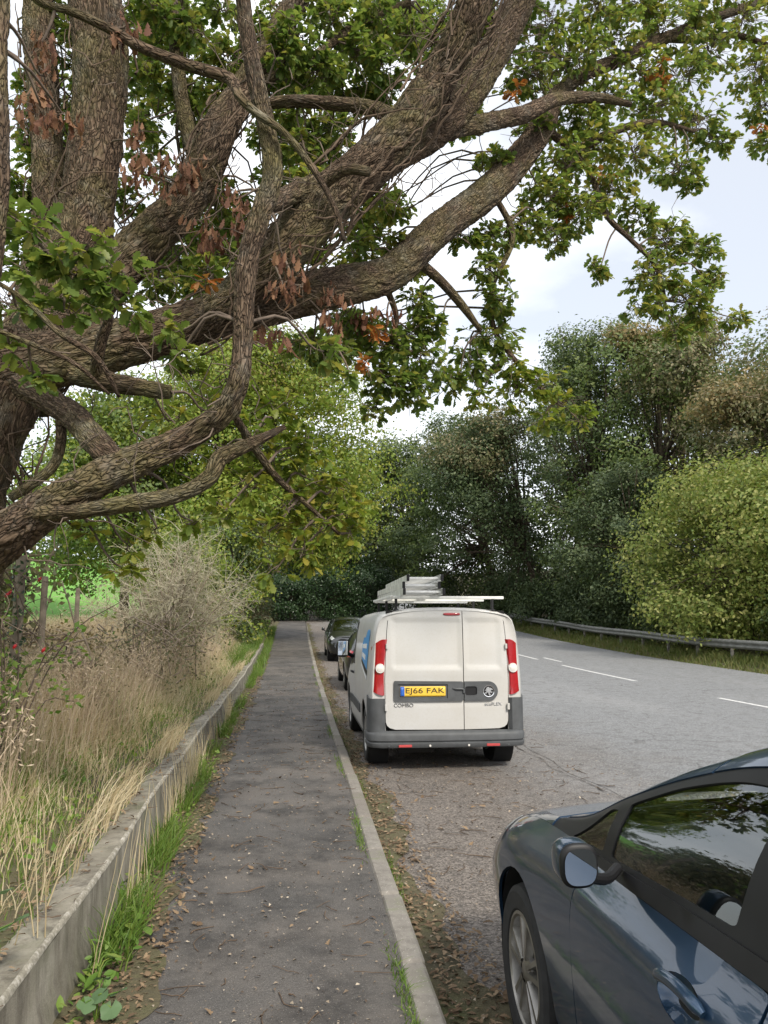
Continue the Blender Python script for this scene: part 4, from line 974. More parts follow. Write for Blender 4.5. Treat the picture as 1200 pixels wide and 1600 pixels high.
def spray(clusters, per=13, leaf=(.062, .105), droop=.25, rosette=(5, 8), hang=False, link=True):
    """twigs and leaf rosettes for every cluster; returns twig geometry, leaf positions, frames and sizes"""
    tw_big, tw, P, D, U, S = [], [], [], [], [], []
    for cx, cy, cz, r in clusters:
        c = np.array((cx, cy, cz)); r = max(r * 1.12, .07)
        if link:
            d = np.linalg.norm(limb_all[:, :3] - c, axis=1) + .5 * np.maximum(0, c[2] - limb_all[:, 2])
            q = limb_all[np.argmin(d)]
            dd = np.linalg.norm(q[:3] - c)
            m1 = q[:3] * .6 + c * .4 + np.array([0, 0, .14 * dd]) + rng.normal(0, .06 * dd, 3)
            tw_big.append(catmull([q[:3], m1, q[:3] * .2 + c * .8 + rng.normal(0, .05 * dd, 3), c], 9))
        k = max(4, int(per * min(1.9, (r / .2) ** 1.5)))
        o = unit(k) * (r * (.25 + .85 * rng.random(k) ** .5))[:, None] * np.array([1.1, 1.1, .8])
        tips = c + o
        st = c + o * .15 + rng.normal(0, .03, (k, 3))
        tw.append(np.stack([st, (st + tips) / 2 + rng.normal(0, .025, (k, 3)) + np.array([0, 0, .02]), tips], 1))
        nl = rng.integers(rosette[0], rosette[1] + 1, k)
        T_ = np.repeat(tips, nl, 0); dirs = np.repeat(o / (np.linalg.norm(o, axis=1, keepdims=True) + 1e-9), nl, 0)
        N = len(T_)
        if hang:
            dv = unit(N) * .38 + np.array([0, 0, -1.0]); up = unit(N); T_ = T_ + rng.normal(0, .03, (N, 3))
        else:
            dv = dirs * .55 + unit(N) * np.array([1, 1, .55]) - np.array([0, 0, droop]); up = unit(N) * .65 + np.array([0, 0, 1.0])
            T_ = T_ - np.repeat(o, nl, 0) * (rng.random((N, 1)) * .35)
        P.append(T_); D.append(dv); U.append(up); S.append(rng.uniform(leaf[0], leaf[1], N))
    return (np.array(tw_big) if tw_big else None), np.concatenate(tw), np.concatenate(P), dir_frames(np.concatenate(D), np.concatenate(U)), np.concatenate(S)


twig_geo = []
for key, mname, kw in (('oak_leaf', 'oak_leaf', dict(per=34)), ('above', 'oak_leaf', dict(per=14)), ('behind', 'oak_leaf', dict(per=22)), ('oak_leaf_bright', 'oak_leaf_bright', dict(per=17)),
                       ('near', 'oak_leaf', dict(per=14, leaf=(.08, .125))), ('dead_leaf', 'dead_leaf', dict(per=14, leaf=(.06, .115), hang=True, rosette=(5, 9), link=True)),
                       ('orange_leaf', 'orange_leaf', dict(per=5, leaf=(.07, .11), rosette=(4, 6), link=False))):
    big, tw, P, Rm, S = spray(CLUSTERS[key], **kw)
    if big is not None:
        twig_geo.append(batch_tubes(big, .0115, .005, 5))
    twig_geo.append(batch_tubes(tw, .0042, .0022, 3))
    sc = np.stack([S * rng.uniform(.85, 1.15, len(S)), S, S * rng.uniform(-.6, 3.6, len(S))], 1)
    if key == 'dead_leaf': sc[:, 0] *= .75
    keep = np.ones(len(P), bool)
    if key == 'near':                     # the leaves that show largest are objects of their own
        idx = np.argsort(P[:, 1])[:290]
        keep[idx] = False
        lm = np_mesh('leaf', OAK, OAK_F); lm.materials.append(M['oak_leaf'])
        for q in idx:
            lo = bpy.data.objects.new('leaf', lm); C.objects.link(lo); lo.parent = oak
            mx_ = np.eye(4); mx_[:3, :3] = Rm[q] * sc[q][None, :]; mx_[:3, 3] = P[q] - OAK0
            lo.matrix_local = Matrix(mx_.tolist())
    V, Fs = scatter(OAK, OAK_F, P[keep] - OAK0, Rm[keep], sc[keep])
    o = obj('dead_leaves' if key == 'dead_leaf' else 'crown', V, Fs, mname, oak, kind='stuff')
    if key == 'dead_leaf': o['label'] = 'withered red-brown leaves hanging from dead twigs'
v, fs = merge(twig_geo)
obj('twigs', v - OAK0, fs, 'twig_bark', oak, kind='stuff')

# wiry bare twigs and dead ivy stems around the limbs
def wander(starts, dirs, L, K=7, wob=.35, pull=(0, 0, 0)):
    N = len(starts); P = [starts]; d = dirs / (np.linalg.norm(dirs, axis=1, keepdims=True) + 1e-9)
    for k in range(K - 1):
        d = d + rng.normal(0, wob, (N, 3)) + np.array(pull); d /= np.linalg.norm(d, axis=1, keepdims=True)
        P.append(P[-1] + d * (L / (K - 1))[:, None])
    return np.stack(P, 1)


def around(names, count):
    pts = np.concatenate([catmull(LIMBS[k], 60) for k in names])
    tg = np.concatenate([np.gradient(catmull(LIMBS[k], 60)[:, :3], axis=0) for k in names])
    i = rng.integers(0, len(pts), count)
    d = np.cross(tg[i], unit(count)); d /= np.linalg.norm(d, axis=1, keepdims=True)
    return pts[i, :3], d, pts[i, 3], tg[i] / np.linalg.norm(tg[i], axis=1, keepdims=True)


p, d, r, t = around(['upright_limb', 'rear_limb', 'slanting_limb', 'trunk', 'main_limb', 'ivied_limb', 'fork_limb', 'curved_limb'], 560)
W1 = wander(p + d * r[:, None] * .95, d + t * rng.normal(0, .6, (560, 1)), rng.uniform(.15, .6, 560), 7, .38)
k = 760
si = rng.integers(0, 560, k); W2 = wander(W1[si, 4], unit(k), rng.uniform(.1, .35, k), 5, .3)
g1 = batch_tubes(W1, .0055, .0022, 4); g2 = batch_tubes(np.pad(W2, ((0, 0), (0, 0), (0, 0))), .0032, .0016, 3)
v, fs = merge([g1, g2])
obj('bare_twigs', v - OAK0, fs, 'twig_bark', oak, kind='stuff')
# stems of dead ivy clinging along the limbs
p, d, r, t = around(['upright_limb', 'trunk', 'ivied_limb', 'rear_limb', 'slanting_limb', 'trunk', 'ivied_limb', 'ivied_limb'], 460)
K = 9
steps = np.linspace(0, 1, K)[None, :, None] * rng.uniform(.3, .9, (460, 1, 1))
side = np.cross(t, d)
ang = (np.linspace(0, 1, K)[None, :] * rng.normal(0, 1.1, (460, 1)) + np.cumsum(rng.normal(0, .18, (460, K)), 1))[..., None]
IV = p[:, None] + t[:, None] * steps + (d[:, None] * np.cos(ang) + side[:, None] * np.sin(ang)) * (r[:, None, None] * 1.07 + .008)
v, f = batch_tubes(IV, rng.uniform(.006, .014, 460), .004, 4)
obj('ivy_stems', v - OAK0, [f], 'ivy_stem', oak, smooth=True, kind='stuff')
# long hanging wisps
hp = np.array(CLUSTERS['oak_leaf'])[rng.integers(0, len(CLUSTERS['oak_leaf']), 60), :3] + rng.normal(0, .15, (60, 3))
HW = wander(hp, unit(60) * .6 + np.array([0, 0, -.8]), rng.uniform(.2, .6, 60), 7, .22, (0, 0, -.05))
v, f = batch_tubes(HW, .004, .0018, 3)
obj('hanging_twigs', v - OAK0, [f], 'twig_bark', oak, kind='stuff')
# ------------------------------------------------------------------ grass, weeds, litter
def blades(P, h, w, lean, curl=.35, K=4):
    """strips: P base points, h heights, w widths, lean (N,2) sideways reach"""
    N = len(P); t = np.linspace(0, 1, K)
    a = rng.random(N) * 6.283
    sx = np.stack([np.cos(a), np.sin(a), np.zeros(N)], -1)
    c = np.zeros((N, K, 3))
    c[:, :, :2] = lean[:, None, :] * (t ** 1.8)[None, :, None]
    c[:, :, 2] = h[:, None] * (t - curl * .35 * t ** 3)[None]
    c += P[:, None]
    ww = (w[:, None] * (1 - .85 * t ** 1.5)[None])[:, :, None]
    V = np.stack([c - sx[:, None] * ww, c + sx[:, None] * ww], 2).reshape(-1, 3)
    g, i = np.meshgrid(np.arange(N), np.arange(K - 1), indexing='ij')
    b = g * K * 2 + i * 2
    F = np.stack([b, b + 1, b + 3, b + 2], -1).reshape(-1, 4)
    return V, F


def bank_points(N, x0, x1, y0, y1, near_bias=1.5):
    y = y0 + (y1 - y0) * rng.random(N) ** near_bias
    x = wall_x(y) - x0 - (x1 - x0) * rng.random(N) * (.5 + .5 * (y - y0) / (y1 - y0))
    return x, y


def patch(x, y, f, s):
    return .5 + .5 * np.sin(x * f + s) * np.sin(y * f * .83 + s * 1.7 + .7 * np.sin(x * f * .4))


# dry straw
N = 165000
x, y = bank_points(N, .27, 6.2, -4, 30, 1.35)
dw = wall_x(y) - x
hmax = .16 + .80 * sst(.45, 1.7, dw) * (.42 + .58 * sst(3.6, 7.0, y))
k = rng.random(N) < (.25 + .75 * patch(x, y, 2.1, .4)) * (.30 + .70 * sst(.35, .9, dw))
x, y, dw, hmax = x[k], y[k], dw[k], hmax[k]; N = len(x)
P = np.stack([x, y, terrain_z(x, y) - .02], -1)
h = hmax * rng.uniform(.45, 1.15, N)
wd = np.random.default_rng(3)
lean = rng.normal(0, .22, (N, 2)) * h[:, None] + np.stack([.10 * h, .05 * h], -1)
lay = rng.random(N) < .16
lean[lay] *= 3.2; h[lay] *= .55
V, F = blades(P, h, .0028 + .0008 * np.sqrt(np.maximum(y, 0)), lean)
obj('dry_grass', V, [F], 'straw', kind='stuff', label='tall dry straw-coloured grass covering the bank behind the wall', cat='grass')

# flowering stalks with feathery heads
N = 7000
x, y = bank_points(N, .8, 5.0, 3.4, 26, 1.4)
P = np.stack([x, y, terrain_z(x, y)], -1)
h = (.65 + .45 * rng.random(N)) * (.55 + .45 * sst(3.5, 7, y))
lean = rng.normal(0, .16, (N, 2)) * h[:, None] + np.stack([.06 * h, .03 * h], -1)
V, F = blades(P, h, np.full(N, .0025) + .0005 * np.sqrt(np.maximum(y, 0)), lean)
q = rng.random(N) < .55; n2 = int(q.sum()) * 9
tp = P[q] + np.concatenate([lean[q], (h[q] * .88)[:, None]], 1)
tp = np.repeat(tp, 9, 0) + rng.normal(0, 1, (n2, 3)) * np.array([.014, .014, .075])
V2, F2 = scatter(LEAF, LEAF_F, tp, frames(unit(n2), rng.random(n2) * 6.3), np.stack([.014 + .01 * rng.random(n2), .03 + .03 * rng.random(n2), np.full(n2, .03)], 1))
v, fs = merge([(V, [F]), (V2, F2)])
obj('seed_stalks', v, fs, 'pink_straw', kind='stuff', label='pinkish dry seed stalks standing among the straw on the bank', cat='grass')

# green grass growing through
N = 60000
x, y = bank_points(N, .17, 5.5, -3, 30, 1.5)
dw = wall_x(y) - x
k = rng.random(N) < np.clip(.18 + .9 * patch(x, y, 1.6, 2.2) ** 2 * (1.25 - .6 * sst(4, 9, y)) + .35 * (dw < .8), 0, 1)
x, y, dw = x[k], y[k], dw[k]; N = len(x)
P = np.stack([x, y, terrain_z(x, y) - .01], -1)
h = (.07 + .36 * sst(.3, 1.3, dw)) * rng.uniform(.5, 1.25, N)
V, F = blades(P, h, .0028 + .0005 * np.sqrt(np.maximum(y, 0)), rng.normal(0, .42, (N, 2)) * h[:, None])
obj('green_grass', V, [F], 'green_grass', kind='stuff', label='green grass growing through the straw along the top of the bank', cat='grass')

# small broad leaves low on the bank
N = 15000
x, y = bank_points(N, .36, 5.0, 1.5, 22, 1.6)
k = rng.random(N) < .15 + .85 * patch(x, y, 2.7, 5.1) ** 2
x, y = x[k], y[k]; N = len(x)
dw = wall_x(y) - x
z = terrain_z(x, y) + rng.random(N) ** 1.6 * (.05 + .5 * sst(.4, 1.6, dw))
V, F = scatter(LEAF, LEAF_F, np.stack([x, y, z], -1), frames(unit(N) + (.1, -.3, .9), rng.random(N) * 6.3), (.028 + .05 * rng.random(N) ** 2))
obj('low_weeds', V, F, 'weed_leaf', kind='stuff', label='small green weed leaves scattered low over the bank', cat='weeds')

# leaning weed bushes in the middle of the bank
for k_, (bx, by, hh, rr, mt, lb) in enumerate(((-2.65, 9.2, 1.35, .8, 'far_olive', 'olive weed clump in the straw left of the wall'), (-2.5, 12.4, 1.6, .9, 'far_olive', 'taller olive weed clump in the straw before the thorn bush'),
                                         (-3.6, 11.0, 1.5, .9, 'far_rust', 'brownish weed clump towards the fence post'), (-2.3, 15.0, 1.7, .8, 'far_olive', 'weed clump at the foot of the thorn bush'))):
    tree('weed_clump', T(bx, by), puff(0, 0, .15, hh * .78, rr, 6, 60 + k_), [mt], 1700, .05, .02, lb, 'weeds', stems=4, clump=.2, per=14, twigs=60, bark='dead_twig')

# weeds and grass at the foot of the wall, in uneven tufts
N = 9000
y = 2.2 + 26 * rng.random(N) ** 1.7
x = wall_x(y) + .015 + .17 * rng.random(N) ** 1.4
dens = np.clip(1.3 * (.5 + .5 * np.sin(y * 2.1 + 2.2 * np.sin(y * 1.3) + .8 * np.sin(y * 5.1))) ** 2.2, 0, 1) * .75
k = rng.random(N) < dens; x, y = x[k], y[k]; N = len(x)
P = np.stack([x, y, base_z(y) + .075], -1)
h = rng.uniform(.07, .30, N) * (.6 + .4 * dens[k])
lean = rng.normal(0, .4, (N, 2)) * h[:, None] + np.stack([.25 * h, 0 * h], -1)
V, F = blades(P, h, .0026 + .0006 * np.sqrt(np.maximum(y, 0)), lean)
obj('wall_foot_grass', V, [F], 'green_grass', kind='stuff', label='bright green grass tufts along the foot of the concrete wall', cat='grass')
N = 900
y = 4.5 + 9 * rng.random(N) ** 1.2
x = wall_x(y) + .02 + .06 * rng.random(N)
k = rng.random(N) < .1 + .9 * np.clip(np.sin(y * 1.1 - .6), 0, 1); x, y = x[k], y[k]; N = len(x)
P = np.stack([x, y, base_z(y) + .07], -1)
h = rng.uniform(.25, .62, N)
V, F = blades(P, h, np.full(N, .0028), rng.normal(0, .12, (N, 2)) * h[:, None])
obj('wall_foot_straw', V, [F], 'straw', kind='stuff', label='dry straw stalks standing against the face of the wall', cat='grass')
# moss and grass by the kerb
N = 6000
y = 2.5 + 24 * rng.random(N) ** 1.6; sd_ = rng.random(N) < .55
x = np.where(sd_, .495 - .05 * rng.random(N) ** 2, .635 + .05 * rng.random(N) ** 2)
dens = np.clip(1.8 * (.5 + .5 * np.sin(y * 2.3 + np.where(sd_, 0, 2))) ** 4, 0, 1)
k = rng.random(N) < dens; x, y, sd_ = x[k], y[k], sd_[k]; N = len(x)
P = np.stack([x, y, base_z(y) + np.where(sd_, .07, .004)], -1)
h = rng.uniform(.012, .055, N)
V, F = blades(P, h, np.full(N, .0028), rng.normal(0, .6, (N, 2)) * h[:, None], K=3)
obj('kerb_grass', V, [F], 'green_grass', kind='stuff', label='short grass and moss in the joints beside the kerb stones', cat='grass')
# far verge under the barrier and grass at the end of the bank
N = 26000
y = 11 + 55 * rng.random(N) ** 1.3
x = 14.15 + 2.6 * rng.random(N) + bend(y)
P = np.stack([x, y, terrain_z(x, y) - .01], -1)
h = rng.uniform(.05, .30, N) * (.5 + .7 * sst(14.1, 15.2, x - bend(y)))
V, F = blades(P, h, .006 + .0004 * y, rng.normal(0, .4, (N, 2)) * h[:, None], K=3)
obj('verge_grass', V, [F], 'verge_grass', kind='stuff', label='rough grass verge under the crash barrier across the road', cat='grass')
N = 12000
y = 22 + 30 * rng.random(N); x = wall_x(y) + .3 - 2.2 * rng.random(N)
P = np.stack([x, y, np.maximum(terrain_z(x, y), base_z(y) + .03)], -1)
h = rng.uniform(.1, .40, N)
V, F = blades(P, h, np.full(N, .011), rng.normal(0, .35, (N, 2)) * h[:, None], K=3)
obj('path_end_grass', V, [F], 'green_grass', kind='stuff', label='green grass spilling over the far end of the footpath', cat='grass')

# fallen leaves, bark chips and twigs
def lay_flat(N): return frames(unit(N) * .38 + np.array([0, 0, 1.0]), rng.random(N) * 6.283)
def litter(name, mname, label, x, y, dz, size, tv=OAK, tf=OAK_F):
    N = len(x)
    sc = np.stack([size, size, size * rng.uniform(.6, 3.5, N)], 1)
    V, F = scatter(tv, tf, np.stack([x, y, base_z(y) + dz + .004 + .014 * rng.random(N)], -1), lay_flat(N), sc)
    obj(name, V, F, mname, kind='stuff', label=label, cat='leaves')


N = 5200; y = 2 + 34 * rng.random(N) ** 1.5; x = .63 + .30 * rng.random(N) ** 1.5 + .05 * np.sin(y * 2)
litter('gutter_leaves', 'litter_leaf', 'brown fallen leaves gathered in the gutter beside the kerb', x, y, .008, .018 + .04 * rng.random(N) ** 1.5)
N = 5600; y = 2 + 30 * rng.random(N) ** 1.5; x = wall_x(y) + .04 + .30 * rng.random(N) ** .9
litter('wall_foot_leaves', 'litter_leaf', 'brown fallen leaves on the soil at the foot of the wall', x, y, .080, .014 + .044 * rng.random(N) ** 2)
N = 1500; y = 2 + 22 * rng.random(N) ** 1.5; x = wall_x(y) - .05 - .35 * rng.random(N) ** .6
litter('wall_top_leaves', 'litter_leaf', 'dead leaves and bits lying on top of the wall', x, y, .395, .015 + .04 * rng.random(N) ** 1.6)
N = 6500; y = 2 + 24 * rng.random(N) ** 1.5; x = -.85 + 1.35 * rng.random(N)
litter('path_chips', 'litter_chip', 'pale bark chips and leaf scraps scattered over the footpath', x, y, .073, .006 + .024 * rng.random(N) ** 3, LEAF, LEAF_F)
N = 11000; y = 2 + 26 * rng.random(N) ** 1.5; x = .65 + 3.0 * rng.random(N) ** 1.3
litter('layby_chips', 'litter_chip', 'pale bark chips and leaf scraps scattered over the lay-by', x, y, .005, .007 + .028 * rng.random(N) ** 3, LEAF, LEAF_F)
N = 500; y = 2.4 + 18 * rng.random(N) ** 1.4; x = -.7 + 4.0 * rng.random(N)
litter('stray_leaves', 'litter_leaf', 'single brown oak leaves lying on path and lay-by', x, y, np.where(x < .5, .075, .006), .03 + .04 * rng.random(N))


def ground_twigs(N, x0, x1, y0, y1, dz, lab, nm, L=(.05, .32), r=.0035):
    y = y0 + (y1 - y0) * rng.random(N) ** 1.5; x = x0 + (x1 - x0) * rng.random(N)
    z = base_z(y) + (np.where(x < .5, .076, .007) if dz is None else dz)
    a = rng.random(N) * 6.283
    W = wander(np.stack([x, y, z], -1), np.stack([np.cos(a), np.sin(a), 0 * a], -1), rng.uniform(*L, N) * (.4 + .6 * rng.random(N)), 6, .22)
    W[:, :, 2] = z[:, None] + .006 * rng.random((N, 6))
    v, f = batch_tubes(W, rng.uniform(.4, 1.3, N) * r, r * .5, 5)
    obj(nm, v, [f], 'ivy_stem', kind='stuff', label=lab, cat='twigs')


ground_twigs(230, -.8, .5, 2.4, 20, None, 'broken twigs scattered over the dark footpath', 'path_twigs')
ground_twigs(520, .66, 3.3, 2.4, 22, None, 'broken twigs and sticks lying on the lay-by', 'layby_twigs', (.05, .40))
ground_twigs(120, -1.2, -.98, 2.4, 16, .398, 'dry twigs lying on top of the wall', 'wall_top_twigs', (.05, .2), .0025)

HIPS = [(-2.12, 5.9, 1.85), (-1.93, 6.0, 1.97), (-2.04, 5.9, 1.48), (-1.87, 6.0, 1.45), (-2.12, 5.95, 1.87)]
# wild rose with red hips at the left edge
rose = empty('wild_rose', T(-2.15, 6.1), label='wild rose with a few red hips at the left edge of the bank', cat='bush')
RB = np.array(rose.location)
s0 = np.tile(np.array([(-2.15, 6.1, .45)]), (26, 1)) + rng.normal(0, .08, (26, 3))
e = np.stack([-2.2 + rng.normal(.02, .3, 26), 6.0 + rng.normal(0, .35, 26), .9 + 1.15 * rng.random(26)], -1)
ST = np.stack([catmull([a, a * .5 + b * .5 + (0, 0, .35), b], 8) for a, b in zip(s0, e)])
v, f = batch_tubes(ST, .007, .003, 5)
obj('stems', v - RB, [f], 'twig_bark', rose, smooth=True)
N = 620; p = ST[rng.integers(0, 26, N), rng.integers(3, 8, N)] + rng.normal(0, .07, (N, 3))
v, fs = scatter(LEAF, LEAF_F, p - RB, frames(unit(N) + (0, -.2, .6), rng.random(N) * 6.3), .035 + .035 * rng.random(N))
obj('leaves', v, fs, 'weed_leaf', rose)
hip = None
for hx, hy, hz in HIPS:
    if hip is None:
        hip = MB().lathe([(0, -.016), (.006, -.014), (.0095, -.004), (.010, .003), (.007, .011), (.003, .014), (.0045, .020), (0, .0205)], axis='Z', n=12).build('rose_hip', 'rose_hip', rose, smooth=True); o = hip
    else:
        o = bpy.data.objects.new('rose_hip', hip.data); C.objects.link(o); o.parent = rose
    o.location = Vector((hx, hy, hz)) - rose.location; o.rotation_euler = (.5, .3, 1); o.scale = (1.25,) * 3

# fence posts between bank and field
for x, y, top, r, lb in ((-2.62, 7.6, 2.28, .05, 'thicker wooden fence post wrapped in ivy beside the rose'), (-3.15, 10.0, 2.22, .042, 'thin weathered fence post standing against the green field'), (-3.9, 14.2, 2.25, .042, 'weathered fence post half hidden behind the straw before the field')):
    z0 = float(terrain_z(x, y)); h_ = top - z0
    root = empty('fence_post', (x, y, z0), label=lb, cat='post')
    MB().lathe([(0, -.3), (r * 1.06, -.3), (r, h_ * .5), (r * .96, h_ - .02), (r * .8, h_), (0, h_ + .004)], axis='Z', n=10).build('post', 'weathered_post', root, smooth=True)
    if r > .045:
        N = 420; a = rng.random(N) * 6.28; zz = rng.random(N) * h_ * 1.02
        p = np.stack([np.cos(a) * (r + .03 * rng.random(N)), np.sin(a) * (r + .03 * rng.random(N)), zz], -1)
        v, fs = scatter(LEAF, LEAF_F, p, frames(p * (1, 1, 0) + unit(N) * .04, rng.random(N) * 6.3), .03 + .03 * rng.random(N))
        obj('ivy', v, fs, 'ivy_and_shade_leaf', root)

# broad-leaved plants
def round_leaf(lob=5):
    a = np.linspace(.25, 2 * np.pi - .25, 26) - np.pi / 2
    r = .5 * (1 + .07 * np.cos(lob * (a + np.pi / 2)) + .02 * np.cos(17 * a))
    V = [(0, 0, 0)] + [(r_ * math.cos(t), r_ * math.sin(t) + .12, .10 * r_ * math.cos(3 * t) + .06 * (r_ - .3)) for r_, t in zip(r, a)]
    for q in range(1, 27): V[q] = (V[q][0], V[q][1], V[q][2] + (.025 if q % 4 == 0 else -.01))
    return np.array(V), [np.array([(0, k, k + 1) for k in range(1, 26)])]
RLV, RLF = round_leaf()
ML = np_mesh('leaf', RLV, RLF, smooth=True); ML.materials.append(M['mallow_leaf'])
WL = np_mesh('leaf', np.array([(0, 0, 0), (.16, .2, .03), (.27, .48, .04), (.17, .8, .0), (0, 1, -.05), (-.17, .8, 0), (-.27, .48, .04), (-.16, .2, .03), (0, .5, -.02)]), [np.array([(0, 1, 8), (1, 2, 8), (2, 3, 8), (3, 4, 8), (4, 5, 8), (5, 6, 8), (6, 7, 8), (7, 0, 8)])], smooth=True); WL.materials.append(M['weed_leaf'])


def leafy(name, base, leaves, me, label, stem_mat='weed_leaf'):
    """leaves: (dx,dy,dz,size,tilt_azimuth,tilt)"""
    root = empty(name, base, label=label, cat='plant')
    S = []
    for dx, dy, dz, s, az, tl in leaves:
        o = bpy.data.objects.new('leaf', me); C.objects.link(o); o.parent = root
        o.location = (dx, dy, dz); o.scale = (s, s, s)
        o.rotation_euler = (Matrix.Rotation(az, 3, 'Z') @ Matrix.Rotation(tl, 3, 'X')).to_euler()
        S.append(catmull([(0, 0, -.02), (dx * .4, dy * .4, dz * .7 + .02), (dx, dy, dz)], 6))
    v, f = batch_tubes(np.array(S), .004, .0025, 5)
    obj('stalks', v, [f], stem_mat, root, smooth=True)
    return root


leafy('mallow_plant', (-1.13, 2.93, .40), [(.02, .02, .22, .15, 2.6, -.5), (.11, -.05, .16, .14, 1.9, -.6), (.02, -.12, .12, .13, 2.9, -.7), (.15, .10, .20, .12, 1.3, -.5), (-.08, .05, .26, .13, 3.8, -.4), (.16, -.16, .09, .12, 2.2, -.8), (.06, .17, .28, .11, .6, -.4), (-.1, -.1, .2, .12, 4.4, -.5)], ML,
      'mallow with big round grey-green leaves on top of the wall, lower left corner')
leafy('mallow_plant', (-.78, 3.42, .08), [(.02, .0, .10, .085, 2.2, -.5), (.07, -.05, .07, .08, 3.1, -.6), (-.03, -.05, .09, .075, 4.0, -.5), (.08, .06, .08, .07, 1.0, -.5), (.0, .09, .12, .075, .2, -.5)], ML,
      'small round-leaved plant at the foot of the wall, bottom edge')
for k_, (bx, by, n_, sz, lb) in enumerate(((-.84, 4.2, 12, .085, 'yellow-green broad-leaved weed at the wall foot nearest the camera'), (-.93, 4.75, 9, .07, 'second broad-leaved weed up the wall foot'), (-.86, 3.75, 10, .07, 'low leafy weed between the round-leaved plant and the yellow-green weed'),
                                       (-1.0, 8.9, 11, .085, 'leafy weed at the wall foot by the standing straw'), (-1.08, 11.2, 12, .09, 'bushy weed at the wall foot level with the van'))):
    g_ = np.random.default_rng(70 + k_)
    leafy('leafy_weed', (bx, by, float(base_z(by)) + .075), [(g_.normal(0, .06), g_.normal(0, .08), g_.uniform(.03, .17), sz * g_.uniform(.7, 1.2), g_.uniform(0, 6.28), g_.uniform(-.7, .1)) for _ in range(n_)], WL, lb)
# broad leaves of mixed weeds along the wall foot
N = 1500
y = 2.5 + 24 * rng.random(N) ** 1.7; x = wall_x(y) + .02 + .20 * rng.random(N) ** 1.3
k = rng.random(N) < (.5 + .5 * np.sin(y * 2.9 + 1.5 * np.sin(y * 1.9) + 2)) ** 1.5; x, y = x[k], y[k]; N = len(x)
wv = np.array([v.co[:] for v in WL.vertices]); wf = [np.array([p_.vertices[:] for p_ in WL.polygons])]
V, F = scatter(wv, wf, np.stack([x, y, base_z(y) + .08 + .10 * rng.random(N) ** 1.5], -1), frames(unit(N) * .7 + (.25, -.1, .9), rng.random(N) * 6.3), .022 + .05 * rng.random(N) ** 1.6)
obj('wall_foot_weeds', V, F, 'weed_leaf', kind='stuff', label='mixed broad-leaved weeds spreading along the foot of the wall', cat='weeds')
# straw leaning out over the edge of the wall
N = 2600
y = 2.2 + 24 * rng.random(N) ** 1.4; x = wall_x(y) - .16 - .18 * rng.random(N)
k = rng.random(N) < (.5 + .5 * np.sin(y * 1.6 + 1.3 * np.sin(y * .9))) ** 1.3; x, y = x[k], y[k]; N = len(x)
h = rng.uniform(.12, .42, N)
V, F = blades(np.stack([x, y, base_z(y) + .38], -1), h, .0026 + .0006 * np.sqrt(y), np.stack([.55 * h * (.3 + rng.random(N)), rng.normal(0, .35, N) * h], -1), curl=.9)
obj('overhanging_straw', V, [F], 'straw', kind='stuff', label='dry grass leaning out over the edge of the wall', cat='grass')
# long stalks bending over the wall in front
p = np.array([(-1.02, 3.42, .40), (-1.04, 3.44, .40), (-1.0, 3.45, .39), (-.87, 3.75, .08), (-.88, 3.72, .08), (-.90, 4.5, .08), (-.93, 5.0, .08)])
SW = wander(p, np.array([(-.1, .15, 1), (-.25, .1, 1), (.0, .1, 1), (.12, .1, 1), (.05, .12, 1), (.05, 0, 1), (.02, .1, 1.0)]), np.array([.62, .7, .55, .62, .55, .5, .6]), 9, .05)
v, f = batch_tubes(SW, .0028, .0012, 4)
obj('tall_straws', v, [f], 'straw', kind='stuff', label='a few long dry stalks standing up at the near end of the wall', cat='grass')
# ------------------------------------------------------------------ vehicles: lofted bodies cut into real panels
def pchip(xs, Y, x):
    """monotone cubic through rows Y (m,k) at stations xs, evaluated at x (n,) -> (n,k)"""
    xs = np.asarray(xs, float); Y = np.asarray(Y, float); h = np.diff(xs)[:, None]; d = np.diff(Y, axis=0) / h
    m = np.zeros_like(Y)
    w1 = 2 * h[1:] + h[:-1]; w2 = h[1:] + 2 * h[:-1]
    with np.errstate(divide='ignore', invalid='ignore'):
        mm = (w1 + w2) / (w1 / d[:-1] + w2 / d[1:])
    m[1:-1] = np.where(d[:-1] * d[1:] > 0, np.nan_to_num(mm), 0); m[0] = d[0]; m[-1] = d[-1]
    i = np.clip(np.searchsorted(xs, x) - 1, 0, len(xs) - 2)
    hh = h[i]; t = ((x - xs[i])[:, None]) / hh
    return (2 * t ** 3 - 3 * t ** 2 + 1) * Y[i] + (t ** 3 - 2 * t ** 2 + t) * hh * m[i] + (-2 * t ** 3 + 3 * t ** 2) * Y[i + 1] + (t ** 3 - t ** 2) * hh * m[i + 1]


